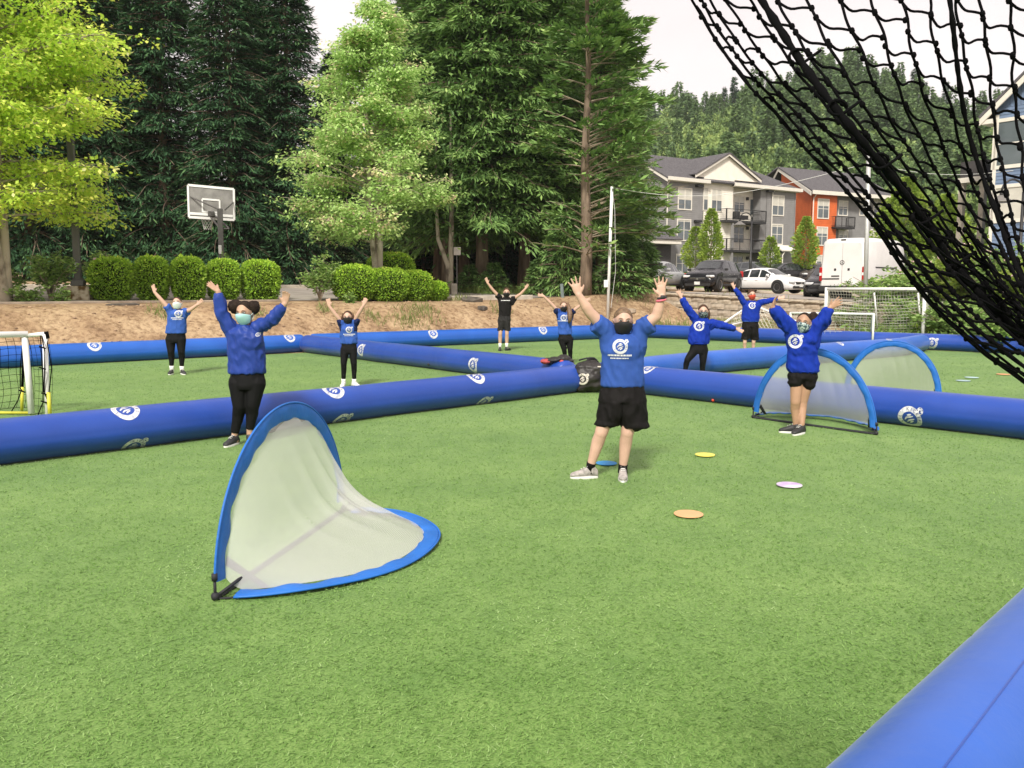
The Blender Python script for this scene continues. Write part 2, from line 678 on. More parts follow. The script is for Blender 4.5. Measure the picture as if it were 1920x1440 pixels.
M_BLADE = leaf_mat('turf_blade', [(0.0, (0.082, 0.176, 0.030)), (0.4, (0.142, 0.272, 0.056)), (0.75, (0.222, 0.365, 0.102)), (1.0, (0.35, 0.48, 0.21))], transl=0.2, rough=0.6)
tag(link('turf_grass', turf_blades(), M_BLADE), 'short green synthetic turf blades covering the field', 'grass', kind='stuff')

# ------------------------------------------------------------------ car park, kerbs, lawn
M_ASPH = M('asphalt', (0.33, 0.295, 0.26), rough=0.9, scale=1.2, var=0.16, bump=0.3, bscale=60, spec=0.2)
M_CONC = M('concrete', (0.47, 0.42, 0.35), rough=0.9, scale=4, var=0.16, bump=0.3, bscale=40, spec=0.2)
M_LAWN = M('lawn_grass', (0.12, 0.20, 0.03), rough=0.9, scale=2.5, var=0.3, bump=0.6, bscale=60, spec=0.1)


def drape(name, cells, mat, dz, kind='structure'):
    """sheet laid on the ground: cells = rows of (x, y) points"""
    P = np.array([[(x, y, ground_z(x, y) + dz) for x, y in row] for row in cells])
    return tag(link(name, grid_mesh(name, P), mat), kind=kind)


def strip_rows(s_list, t_list, which=1):
    A, D, N = (L1A, L1D, L1N) if which == 1 else (L2A, L2D, L2N)
    return [[tuple(A + D * t + N * s) for t in t_list] for s in s_list]


# left part: asphalt behind the bank (reaches the conifers), right part: behind the retaining wall
drape('parking_lot', strip_rows(np.linspace(4.6, 13.5, 14), np.linspace(-22, 21.5, 60), 1), M_ASPH, 0.02)
drape('parking_lot_lower', strip_rows(np.linspace(5.3, 18, 30), np.linspace(-3.2, 22, 44), 2), M_ASPH, 0.03)
lawn_rows = [[(x + (y - 50) * 0.28, y) for x in np.linspace(9, 30, 24)] for y in np.linspace(50.5, 62, 14)]
drape('lawn', lawn_rows, M_LAWN, 0.06)
drape('driveway', [[(x + (y - 62) * 0.28, y) for x in np.linspace(3, 42, 30)] for y in np.linspace(62.2, 74, 12)], M_ASPH, 0.04)


def kerb(name, pts, w, h, mat=None):
    mb = MB()
    P = [Vector(p) for p in pts]
    prof = [(-w / 2, -0.15), (-w / 2, h - 0.02), (-w / 2 + 0.02, h), (w / 2 - 0.02, h), (w / 2, h - 0.02), (w / 2, -0.15)]
    vs = []
    for i, p in enumerate(P):
        t = (P[min(i + 1, len(P) - 1)] - P[max(i - 1, 0)]); t.z = 0; t.normalize()
        s = Vector((-t.y, t.x, 0))
        for a, b in prof: vs.append(p + s * a + Vector((0, 0, b)))
    k = len(prof)
    fs = [(i * k + j, i * k + j + 1, (i + 1) * k + j + 1, (i + 1) * k + j) for i in range(len(P) - 1) for j in range(k - 1)]
    fs += [tuple(range(k)), tuple((len(P) - 1) * k + j for j in range(k - 1, -1, -1))]
    mb.add(vs, fs)
    return tag(mb.build(name, mat or M_CONC), kind='structure')


def line1(s, t0, t1, n, dz=0.0, A=L1A, D=L1D, N=L1N):
    out = []
    for t in np.linspace(t0, t1, n):
        q = A + D * t + N * s
        out.append((q.x, q.y, ground_z(q.x, q.y) + dz))
    return out


kerb('kerb_far', line1(13.6, -22, 17.0, 40), 0.3, 0.16)
kerb('kerb_near', line1(4.5, -22, 8.6, 30), 0.16, 0.06, M('old_kerb', (0.30, 0.24, 0.185), rough=0.95, scale=3, var=0.25))
kerb('kerb_pale', line1(4.2, 12.4, 18.8, 14), 0.42, 0.16)
kerb('kerb_lawn', [(x, 50.3, ground_z(x, 50.3)) for x in np.linspace(9, 30, 20)], 0.2, 0.14)

# ------------------------------------------------------------------ inflatable barriers
def vinyl(name, c1, c2):
    return M(name, c1, rgb2=c2, rough=0.40, scale=1.3, bump=0.22, bscale=8.0, spec=0.6, coat=0.0, sheen=0.12)


M_VIN = vinyl('blue_vinyl', (0.006, 0.048, 0.30), (0.009, 0.058, 0.35))
M_VIN2 = vinyl('sky_blue_vinyl', (0.006, 0.085, 0.42), (0.010, 0.105, 0.48))
M_VIN3 = vinyl('violet_blue_vinyl', (0.006, 0.046, 0.29), (0.009, 0.057, 0.34))
M_WHITE_PRINT = M('white_print', (0.80, 0.80, 0.80), rough=0.5, var=0.05, scale=30)
M_BLUE_PRINT = M('dark_print', (0.02, 0.03, 0.13), rough=0.5, var=0.05)

TUBES = {}


def barrier(key, pts, r, mat, label, seed=0, seam_ang=None):
    pts = [Vector((p[0], p[1], 0)) for p in pts]
    L = [0]
    for a, b in zip(pts, pts[1:]): L.append(L[-1] + (b - a).length)
    n = max(30, int(L[-1] / 0.07))
    nu = 56
    rnd = random.Random(seed)
    cre = [(rnd.uniform(0, L[-1]), rnd.uniform(0, 6.28), rnd.uniform(0.3, 0.8), rnd.uniform(0.02, 0.05), rnd.uniform(-0.35, 0.35)) for _ in range(int(L[-1] * 6.0))]
    P = np.zeros((nu, n + 13, 3))
    frames = []
    caps = [(-math.cos(a) * 0.5 * r, math.sin(a)) for a in np.linspace(0, math.pi / 2, 6)][:-1]
    stations = [(o, k) for o, k in caps] + [(L[-1] * i / n, 1.0) for i in range(n + 1)] + [(L[-1] - o, k) for o, k in reversed(caps)]
    P = np.zeros((nu, len(stations), 3))
    for j, (s, k) in enumerate(stations):
        sc = min(max(s, 0), L[-1] - 1e-6)
        i = max(q for q in range(len(L) - 1) if L[q] <= sc + 1e-9)
        f = (s - L[i]) / (L[i + 1] - L[i])
        c = pts[i].lerp(pts[i + 1], f) if 0 <= f <= 1 else pts[i] + (pts[i + 1] - pts[i]) * f
        t = (pts[i + 1] - pts[i]).normalized()
        # smooth bends
        side = Vector((-t.y, t.x, 0))
        wob = (0.012 * math.sin(s * 1.9 + seed) + 0.008 * math.sin(s * 4.3 + 2 * seed)) * (0.0 if key == 'N' else 1.0)
        for q in range(nu):
            a = 2 * math.pi * q / nu
            rr = r * k * (1 + 0.006 * noise.noise(Vector((s * 2.2, a * 1.5, seed))))
            for cs, ca, cw, cd, sl in cre:
                ds = s - cs + sl * math.sin(a - ca) * 0.2
                if abs(ds) < cd * 3:
                    da = math.cos(a - ca)
                    if da > 0.4:
                        rr -= 0.0075 * cw * math.exp(-(ds / cd) ** 2) * (da - 0.4) * k
            dz = math.sin(a) * rr
            zz = r * 0.985 + dz
            if zz < 0.02: zz = 0.004 + max(0, zz) * 0.5      # flattened where it lies on the turf
            ww = math.cos(a) * rr * (1.03 if dz < 0 else 1.0)
            p = c + side * (ww + wob) + Vector((0, 0, zz))
            P[q, j] = p
    me = grid_mesh('inflatable_barrier', P, True, close_u=True)
    base = Vector((pts[0].x, pts[0].y, 0))
    me.transform(Matrix.Translation(-base))
    o = link('inflatable_barrier', me, mat, loc=base)
    tag(o, label, 'inflatable barrier', 'blue inflatable barriers around the pitches')
    me.calc_loop_triangles()
    bv = BVHTree.FromPolygons([tuple(v.co + base) for v in me.vertices], [tuple(t_.vertices) for t_ in me.loop_triangles])
    TUBES[key] = (o, bv, base, pts, r)
    return o


J = (1.35, 15.05)
barrier('A', [(-11.0, 2.95), (-5.2, 8.72), J], 0.236, M_VIN3, 'long blue inflatable barrier crossing the left foreground, ending at the black bag', 1)
barrier('B', [(1.62, 15.28), (2.29, 14.5), (6.06, 10.2), (10.5, 5.1)], 0.24, M_VIN3, 'blue inflatable barrier behind the right pop-up goal, round emblem low on its side', 2)
barrier('C', [(-5.75, 24.0), (-0.78, 17.9), (1.0, 15.65)], 0.245, M_VIN3, 'blue inflatable barrier running back from the black bag to the far barrier', 3)
barrier('D', [(1.75, 15.62), (4.0, 17.95), (10.4, 22.8), (11.75, 24.5)], 0.24, M_VIN2, 'lighter blue inflatable barrier behind the coach with the patterned mask, running to the right', 4)
barrier('E', [(-19.0, 12.7), (-11.5, 19.3), (-6.0, 24.15)], 0.25, M_VIN2, 'far blue inflatable barrier below the dirt bank at left, behind the woman with pale mask', 5)
barrier('F', [(-5.7, 24.45), (2.8, 30.2), (4.6, 31.3)], 0.25, M_VIN2, 'far blue inflatable barrier below the dirt bank, behind the man in black', 6)
barrier('G', [(4.9, 31.2), (11.95, 25.15), (14.0, 23.3), (22.0, 15.8)], 0.24, M_VIN3, 'blue inflatable barrier at the far right in front of the white goals', 7)
nr = 0.25
nvec = Vector((-0.577, 0.577, 0.577))
na = gp(1545, 1440, 0.395) - nvec * nr
nb_ = gp(1920, 1100, 0.395) - nvec * nr
dn = (nb_ - na).normalized()
M_VIN4 = vinyl('sky_lit_blue_vinyl', (0.009, 0.082, 0.40), (0.014, 0.10, 0.46))  # sky reflection on the nearest barrier is put into this lighter base colour
barrier('N', [tuple(na - dn * 3.2), tuple(nb_ + dn * 2.6)], nr, M_VIN4, 'blue inflatable barrier cut off by the lower right corner, closest to the camera', 8)

# lengthwise seam of the nearest barrier
o_n, bv_n, base_n, pts_n, r_n = TUBES['N']
seam = MB()
sp = []
for q in np.linspace(-1.2, 1.6, 60):
    px, py = 1845 + q * 100, 1340 - q * 133
    h = bv_n.ray_cast(CAM, ray(px, py).normalized())
    if h[0] is not None:
        sp.append(h[0] + h[1] * 0.001 - base_n)
if len(sp) > 3:
    seam.tube(sp, 0.0035, 6)
    seam.build('seam', M_VIN3, o_n, True)
# ================================================================== printed emblem: ring with lettering and a small ball
GLY = {}


def glyph(ch):
    if ch in GLY: return GLY[ch]
    cu = bpy.data.curves.new('lettering', 'FONT')
    cu.body = ch
    cu.size = 1.0
    cu.align_x = 'CENTER'
    cu.resolution_u = 2
    ob = bpy.data.objects.new('lettering', cu)
    COL.objects.link(ob)
    dg = bpy.context.evaluated_depsgraph_get()
    me = bpy.data.meshes.new_from_object(ob.evaluated_get(dg), depsgraph=dg)
    V = [(v.co.x, v.co.y - 0.34) for v in me.vertices]
    F = [tuple(p.vertices) for p in me.polygons]
    bpy.data.objects.remove(ob)
    bpy.data.meshes.remove(me)
    bpy.data.curves.remove(cu)
    GLY[ch] = (V, F)
    return GLY[ch]


def emblem_2d(R, text="LIL' KICKERS"):
    """white part and dark part as flat (u, v) polygons, unit: metres"""
    wv, wf, dv, df = [], [], [], []

    def add(vl, fl, V, F):
        n = len(vl)
        vl.extend(V)
        fl.extend(tuple(i + n for i in f) for f in F)

    def poly_strip(c, w):
        V, F = [], []
        for i, (x, y) in enumerate(c):
            a = c[max(i - 1, 0)]; b = c[min(i + 1, len(c) - 1)]
            tx, ty = b[0] - a[0], b[1] - a[1]
            l = math.hypot(tx, ty) or 1
            k = w * math.sin(math.pi * (i + 0.6) / (len(c) + 0.2))
            V += [(x - ty / l * k, y + tx / l * k), (x + ty / l * k, y - tx / l * k)]
        for i in range(len(c) - 1): F.append((2 * i, 2 * i + 1, 2 * i + 3, 2 * i + 2))
        return V, F
    n = 40
    V = []
    for i in range(n):
        a = 2 * math.pi * i / n
        V += [(R * 0.64 * math.cos(a), R * 0.64 * math.sin(a)), (R * 0.82 * math.cos(a), R * 0.82 * math.sin(a)), (R * math.cos(a), R * math.sin(a))]
    F = []
    for i in range(n):
        j = (i + 1) % n
        F += [(3 * i, 3 * i + 1, 3 * j + 1, 3 * j), (3 * i + 1, 3 * i + 2, 3 * j + 2, 3 * j + 1)]
    add(wv, wf, V, F)
    # loose brush strokes in the middle
    for c in ([(-0.42, -0.12), (-0.25, 0.12), (0.02, 0.18), (0.3, 0.28)], [(-0.3, -0.38), (-0.08, -0.16), (0.12, -0.08), (0.38, 0.02)],
              [(-0.05, -0.45), (0.1, -0.3), (0.28, -0.2)], [(-0.2, 0.32), (0.0, 0.38), (0.16, 0.42)]):
        V, F = poly_strip([(x * R, y * R) for x, y in c], 0.085 * R)
        add(wv, wf, V, F)
    # ball on the rim
    bc = (R * 0.86, R * 0.72)
    br = R * 0.27
    V = [bc] + [(bc[0] + br * math.cos(2 * math.pi * i / 14), bc[1] + br * math.sin(2 * math.pi * i / 14)) for i in range(14)]
    add(wv, wf, V, [(0, 1 + i, 1 + (i + 1) % 14) for i in range(14)])
    for k in range(6):
        if k == 0: c, q = bc, 0.30
        else:
            a = 2 * math.pi * k / 5 + 0.3
            c, q = (bc[0] + br * 0.78 * math.cos(a), bc[1] + br * 0.78 * math.sin(a)), 0.17
        V = [(c[0] + br * q * math.cos(2 * math.pi * i / 5), c[1] + br * q * math.sin(2 * math.pi * i / 5)) for i in range(5)]
        add(dv, df, V, [(0, 1, 2, 3, 4)])
    # lettering along the ring
    a0, a1 = math.radians(205), math.radians(-25)
    for i, ch in enumerate(text):
        if ch == ' ': continue
        a = lerp(a0, a1, i / (len(text) - 1))
        gv, gf = glyph(ch)
        s = R * 0.34
        ca, sa = math.cos(a - math.pi / 2), math.sin(a - math.pi / 2)
        V = []
        for x, y in gv:
            x, y = x * s, y * s + R * 0.82
            V.append((x * ca - y * sa, x * sa + y * ca))
        add(dv, df, V, gf)
    return (wv, wf), (dv, df)


def print_on(bv, parent, origin, u, v, n_in, parts, names, mats, off=0.003, inv=None, blocked=0.4):
    """lays flat print on a surface: every point is dropped on it along n_in"""
    host = parent
    for (vs, fs), name, mat in zip(parts, names, mats):
        out, ok = [], []
        for x, y in vs:
            p = origin + u * x + v * y
            h = bv.ray_cast(p - n_in * 0.35, n_in, 0.35 + blocked)
            if h[0] is None:
                out.append(p); ok.append(False)
            else:
                out.append(h[0] - n_in * off); ok.append(True)
        ff = [f for f in fs if all(ok[i] for i in f)]
        if not ff: continue
        me = bpy.data.meshes.new(name)
        me.from_pydata([tuple(inv @ p if inv else p) for p in out], [], ff)
        me.update()
        host = tag(link(name, me, mat, host), kind='stuff')
        off += 0.0015
    return host


def tube_edge(bv, px, py, step):
    """follow the column px from inside the barrier to its edge"""
    last = py
    for k in range(400):
        y = py + k * step
        if bv.ray_cast(CAM, ray(px, y).normalized())[0] is None: break
        last = y
    return last


def emblem_on_tube(key, px, py, R=0.155, edge=None, off=0):
    o, bv, base, pts, r = TUBES[key]
    if edge == 'top': py = tube_edge(bv, px, py, -0.5) + off
    if edge == 'bot': py = tube_edge(bv, px, py, 0.5) - off
    d = ray(px, py).normalized()
    h = bv.ray_cast(CAM, d)
    if h[0] is None:
        print('emblem misses', key, px, py)
        return
    n = h[1]
    if n.dot(d) > 0: n = -n
    best = min(range(len(pts) - 1), key=lambda i: ((pts[i] + pts[i + 1]) * 0.5 - h[0]).length)
    t = (pts[best + 1] - pts[best]).normalized()
    if t.x < 0: t = -t
    u = (t - n * t.dot(n)).normalized()
    v = n.cross(u)
    print_on(bv, o, h[0], u, v, -n, emblem_2d(R), ('emblem', 'lettering'), (M_TUBE_PRINT, M_BLUE_PRINT), 0.003, Matrix.Translation(-base))


M_TUBE_PRINT = M('worn_white_print', (0.42, 0.44, 0.52), rgb2=(0.66, 0.66, 0.68), rough=0.5, scale=14, ramp=(0.38, 0.52))
for key, px, py, R, ed, off in (('A', 235, 785, 0.15, 'top', 5), ('A', 250, 820, 0.13, 'bot', 2.5), ('A', 625, 745, 0.15, 'top', 4.5), ('A', 640, 780, 0.13, 'bot', 2),
                       ('A', 892, 715, 0.15, 'top', 4), ('A', 906, 735, 0.13, 'bot', 2),
                       ('C', 886, 684, 0.15, None, 0), ('C', 676, 656, 0.155, None, 0), ('E', 177, 660, 0.16, 'top', 4.5), ('E', 543, 645, 0.16, 'top', 4),
                       ('F', 812, 632, 0.16, 'top', 6), ('F', 1018, 624, 0.16, 'top', 5.5), ('B', 1706, 785, 0.155, None, 0), ('G', 1747, 643, 0.155, None, 0),
                       ('B', 1216, 710, 0.12, 'top', 4), ('D', 1575, 662, 0.10, 'top', 2.5), ('D', 1668, 655, 0.10, 'top', 2.5)):
    emblem_on_tube(key, px, py, R, ed, off)
# ================================================================== trees, shrubs, forest
M_FLOOR = M('forest_floor', (0.045, 0.075, 0.02), rough=0.95, scale=0.3, var=0.35, spec=0.1)
_g = bpy.data.objects['ground'].data
_g.materials.append(M_FLOOR)
_c = np.zeros(len(_g.polygons) * 3)
_g.polygons.foreach_get('center', _c)
_c = _c.reshape(-1, 3)
_g.polygons.foreach_set('material_index', ((_c[:, 1] > 74) | ((_c[:, 0] > 17) & (_c[:, 1] < 50) & (_c[:, 1] > 24)) | (_c[:, 0] < -30)).astype(np.int32))

M_BARK = M('bark_brown', (0.20, 0.15, 0.11), rough=0.9, scale=5, var=0.35, bump=0.6, bscale=22, aniso=(1, 1, 0.25), spec=0.15)
M_BARK_PALE = M('bark_pale', (0.15, 0.12, 0.09), rgb2=(0.46, 0.40, 0.31), rough=0.85, scale=3.0, bump=0.4, bscale=18, spec=0.2, aniso=(1, 1, 0.5), ramp=(0.36, 0.52))
M_TWIG = M('dead_twig', (0.30, 0.245, 0.18), rough=0.9, scale=5, var=0.25, spec=0.15)

L_DARKFIR = leaf_mat('needles_dark', [(0.0, (0.0195, 0.0487, 0.026)), (0.5, (0.0487, 0.1137, 0.052)), (0.85, (0.0844, 0.1754, 0.065)), (1.0, (0.1624, 0.2761, 0.0974))], transl=0.12, spec=0.12)
L_FIR = leaf_mat('needles_green', [(0.0, (0.0541, 0.1132, 0.0381)), (0.45, (0.1477, 0.266, 0.0816)), (0.85, (0.2586, 0.4064, 0.1143)), (1.0, (0.4188, 0.5664, 0.1906))], transl=0.15, spec=0.12)
L_YELLOW = leaf_mat('leaves_chartreuse', [(0.0, (0.2952, 0.4914, 0.0675)), (0.5, (0.6253, 0.85, 0.1182)), (0.9, (0.85, 0.85, 0.2024)), (1.0, (0.85, 0.85, 0.4721))], transl=0.45)
L_MAPLE = leaf_mat('leaves_maple', [(0.0, (0.203808, 0.3609, 0.09266400000000001)), (0.5, (0.427872, 0.6369, 0.197106)), (0.86, (0.672576, 0.8491, 0.347802)), (0.93, (0.816, 0.7218, 0.440466)), (1.0, (0.816, 0.5944, 0.46363200000000004))], transl=0.4)
L_BOX = leaf_mat('leaves_box', [(0.0, (0.1238, 0.2476, 0.027)), (0.5, (0.315, 0.5174, 0.0496)), (0.85, (0.5626, 0.81, 0.09)), (1.0, (0.85, 0.85, 0.18))], transl=0.3)
L_SHRUB = leaf_mat('leaves_shrub', [(0.0, (0.1013, 0.1856, 0.0506)), (0.5, (0.2194, 0.3544, 0.0844)), (0.9, (0.4219, 0.5569, 0.1688)), (1.0, (0.5737, 0.675, 0.2869))], transl=0.3)
L_YOUNG = leaf_mat('leaves_young', [(0.0, (0.1512, 0.2475, 0.0413)), (0.5, (0.3025, 0.4263, 0.0688)), (1.0, (0.55, 0.6325, 0.1375))], transl=0.4)
L_FOREST = leaf_mat('leaves_forest', [(0.0, (0.0502, 0.1015, 0.0468)), (0.4, (0.1537, 0.2418, 0.0819)), (0.75, (0.2793, 0.3869, 0.117)), (1.0, (0.5306, 0.6045, 0.2048))], transl=0.2)
L_GRASS = leaf_mat('grass_wild', [(0.0, (0.10, 0.15, 0.03)), (0.5, (0.22, 0.27, 0.08)), (1.0, (0.38, 0.36, 0.17))], transl=0.3)


def bough(p0, az, L, rise, droop, n=8, wob=0.05):
    """points of a bough leaving the trunk at p0"""
    pts = []
    d = np.array([math.cos(az), math.sin(az)])
    for i in range(n + 1):
        f = i / n
        q = d * L * f
        side = np.array([-d[1], d[0]]) * math.sin(f * 5 + az * 7) * wob * L
        z = L * (rise * f - droop * f * f)
        pts.append((p0[0] + q[0] + side[0], p0[1] + q[1] + side[1], p0[2] + z))
    return np.array(pts)


def conifer(name, H, base, radius, nb, sprays, seed, leafmat, size=0.34, droop=0.35, gap=None, top_pow=0.8, prof=None, fill=0):
    """trunk + whorled boughs with flat hanging sprays; returns (trunk mesh, crown mesh)"""
    rs = np.random.default_rng(seed)
    tr = MB()
    pts, rad = [], []
    r0 = H * 0.014
    for i in range(14):
        f = i / 13
        pts.append((0.06 * math.sin(f * 3 + seed), 0.06 * math.cos(f * 2.3 + seed), f * H))
        rad.append(r0 * (1 - f) ** 0.9 * (1.25 if i == 0 else 1) + 0.01)
    tr.tube(pts, rad, 9)
    Ps, Ds, Ts, Ls = [], [], [], []
    for b in range(nb):
        f = (b + rs.uniform(0, 1)) / nb
        z = lerp(base, H * 0.985, f ** 0.92)
        k = (z - base) / (H - base)
        if prof: env = radius * prof(k)
        else: env = radius * (1 - k) ** top_pow * (0.55 + 0.45 * min(1, k * 6))
        L = env * rs.uniform(0.7, 1.12) + 0.15
        az = rs.uniform(0, 2 * math.pi)
        if gap and gap(az, z): continue
        rise = lerp(0.05, 0.55, k) + rs.uniform(-0.12, 0.12)
        bp = bough((0, 0, z), az, L, rise, droop * rs.uniform(0.7, 1.3))
        if L > 0.9: tr.tube([tuple(p) for p in bp], [0.035 * (1 - i / 9) + 0.006 for i in range(len(bp))], 4, cap=False)
        ns = max(6, int(sprays * (0.25 + L / radius)))
        u = rs.uniform(0.10, 1.0, ns) ** 0.85
        ii = np.minimum((u * 8).astype(int), 7)
        fr = u * 8 - ii
        P = bp[ii] * (1 - fr[:, None]) + bp[ii + 1] * fr[:, None]
        tdir = np.array([math.cos(az), math.sin(az), rise - 2 * droop * 0.6])
        sd_ = np.array([-math.sin(az), math.cos(az), 0])
        w = rs.uniform(-1, 1, ns)
        width = 0.42 * L * (1 - u * 0.75) * 0.75 + 0.12
        P = P + sd_ * (w * width)[:, None]
        P[:, 2] -= np.abs(w) * width * 0.35 + rs.uniform(0, 0.12, ns)
        D = tdir[None] * 0.8 + sd_[None] * (w * 0.9)[:, None] + rs.normal(0, 0.3, (ns, 3))
        D[:, 2] -= rs.uniform(0.0, 0.55, ns)
        Ps.append(P); Ds.append(D)
        bt = rs.uniform(-0.12, 0.12)
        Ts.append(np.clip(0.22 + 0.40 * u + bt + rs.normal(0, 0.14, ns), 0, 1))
        Ls.append(size * rs.uniform(0.6, 1.35, ns))
    if fill:        # sprays inside the crown, between the whorls
        k = rs.uniform(0, 1, fill) ** 1.2
        env = radius * (np.array([prof(q) for q in k]) if prof else (1 - k) ** top_pow)
        a = rs.uniform(0, 2 * math.pi, fill)
        r_ = env * rs.uniform(0.45, 0.97, fill)
        if gap is None:
            Ps.append(np.stack([np.cos(a) * r_, np.sin(a) * r_, base + (H - base) * k - 0.12 * r_], 1))
            Ds.append(np.stack([np.cos(a), np.sin(a), rs.uniform(-0.5, 0.4, fill)], 1) + rs.normal(0, 0.3, (fill, 3)))
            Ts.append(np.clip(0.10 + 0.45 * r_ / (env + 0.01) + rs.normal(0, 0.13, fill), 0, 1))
            Ls.append(size * rs.uniform(0.6, 1.3, fill))
    P = np.concatenate(Ps); D = np.concatenate(Ds); T = np.concatenate(Ts); L = np.concatenate(Ls)
    lift = np.tile(np.array([0, 0, 1.0]), (len(P), 1))
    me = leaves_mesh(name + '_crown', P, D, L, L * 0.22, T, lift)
    return tr.mesh(name + '_trunk', True), me


def plant_conifer(tr_me, cr_me, loc, rz, sc, label, group, leafmat, name='conifer_tree', bark=None):
    e = empty(name, loc, rz)
    e.scale = sc
    tag(e, label, 'tree', group)
    a = link('trunk', tr_me, None, e)
    b = link('crown', cr_me, None, e)
    if not tr_me.materials: tr_me.materials.append(bark or M_BARK)
    if not cr_me.materials: cr_me.materials.append(leafmat)
    return e


# ---- dark wall of conifers on the left
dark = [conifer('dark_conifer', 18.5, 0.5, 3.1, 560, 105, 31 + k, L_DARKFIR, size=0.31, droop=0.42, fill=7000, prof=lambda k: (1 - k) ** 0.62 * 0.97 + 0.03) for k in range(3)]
dk = [(60, 40.0, 1.0, 'tall dark conifer rising behind the yellow-green tree, at the left edge'),
      (190, 41.5, 0.97, 'tall dark conifer just right of the grey light pole'),
      (318, 42.5, 1.03, 'tall dark conifer behind the trimmed bushes, left of the basketball hoop'),
      (440, 42.0, 0.93, 'tall dark conifer directly behind the basketball hoop'),
      (548, 43.5, 0.90, 'dark conifer with feathery tip right of the basketball hoop'),
      (250, 47.0, 1.08, 'dark conifer in the second row filling the gap left of the hoop'),
      (495, 49.0, 0.86, 'dark conifer in the second row, right of the hoop'),
      (130, 47.5, 1.1, 'dark conifer in the second row behind the light pole'),
      (632, 47.0, 0.66, 'shorter dark conifer half hidden behind the pale maple')]
for i, (px, Y, s, lab) in enumerate(dk):
    p = onground(px, Y)
    tm, cm = dark[i % 3]
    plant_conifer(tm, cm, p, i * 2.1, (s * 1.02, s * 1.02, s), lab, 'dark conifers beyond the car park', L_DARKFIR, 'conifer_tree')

# ---- greener firs in the middle, bare trunks below
firs = [conifer('green_fir', 20.0, 3.0, 4.3, 560, 175, 51 + k, L_FIR, size=0.34, droop=0.30, fill=13000, prof=lambda k: (1 - k) ** 0.6 * (0.72 + 0.28 * min(1, k * 5)) + 0.03) for k in range(3)]
fr = [(838, 40.5, 0.95, 'broad green fir behind the pale maple, at the middle of the picture'),
      (905, 39.0, 1.05, 'tall green fir behind the man in black'),
      (985, 40.5, 1.02, 'green fir with bare lower trunk right of the man in black'),
      (1065, 43.5, 1.0, 'green fir in the second row near the bare-trunked fir'),
      (1122, 47.0, 0.80, 'green fir leaning out over the parked cars'),
      (870, 46.0, 1.08, 'green fir in the second row behind the square sign'),
      (822, 46.0, 0.98, 'green fir in the second row, just right of the gap of open sky')]
for i, (px, Y, s, lab) in enumerate(fr):
    p = onground(px, Y)
    tm, cm = firs[i % 3]
    plant_conifer(tm, cm, p, i * 1.7 + 0.5, (s, s, s), lab, 'green firs beside the car park', L_FIR, 'fir_tree')

for i, (px, Y, s, lab) in enumerate([(735, 53, 0.62, 'dark conifer filling the dusk behind the hedge and the pale maple'), (800, 52, 0.75, 'dark conifer glimpsed between maple trunk and slim pale trunks'), (870, 54, 0.8, 'dark conifer glimpsed behind the square sign'),
                                     (940, 52.5, 0.75, 'dark conifer glimpsed between bare trunks above the man in black'), (1010, 54, 0.8, 'dark conifer glimpsed between bare trunks right of the man in black'), (1080, 53, 0.72, 'dark conifer glimpsed behind the pale-barked fir'),
                                     (1145, 56, 0.62, 'dark conifer glimpsed behind the white pole')]):
    plant_conifer(dark[i % 3][0], dark[i % 3][1], onground(px, Y), i * 2.3, (s * 1.3, s * 1.3, s), lab, 'dark conifers beyond the car park', L_DARKFIR, 'conifer_tree')
# low dark undergrowth below the firs, and small firs at their feet
low = conifer('low_fir', 3.2, 0.1, 1.5, 120, 46, 71, L_FIR, size=0.30, droop=0.25)
for i, (px, Y, s, lab) in enumerate([(925, 38.0, 0.55, 'low fir seedling at the foot of the firs, left of the man in black'), (1010, 37.5, 0.62, 'low fir seedling between two bare trunks'),
                                     (1058, 36.5, 0.95, 'young fir beside the pale-barked trunk, behind the raised hand'), (1165, 36.5, 1.0, 'young fir by the white pole, in front of the parked cars'),
                                     (1205, 38.5, 0.9, 'young fir right of the white pole, below the silver car'), (880, 38.5, 0.5, 'low fir seedling beside the square sign')]):
    plant_conifer(low[0], low[1], onground(px, Y), i * 1.3, (s, s, s * (0.8 if i != 2 else 1.2)), lab, 'young firs under the tall ones', L_FIR, 'fir_tree')

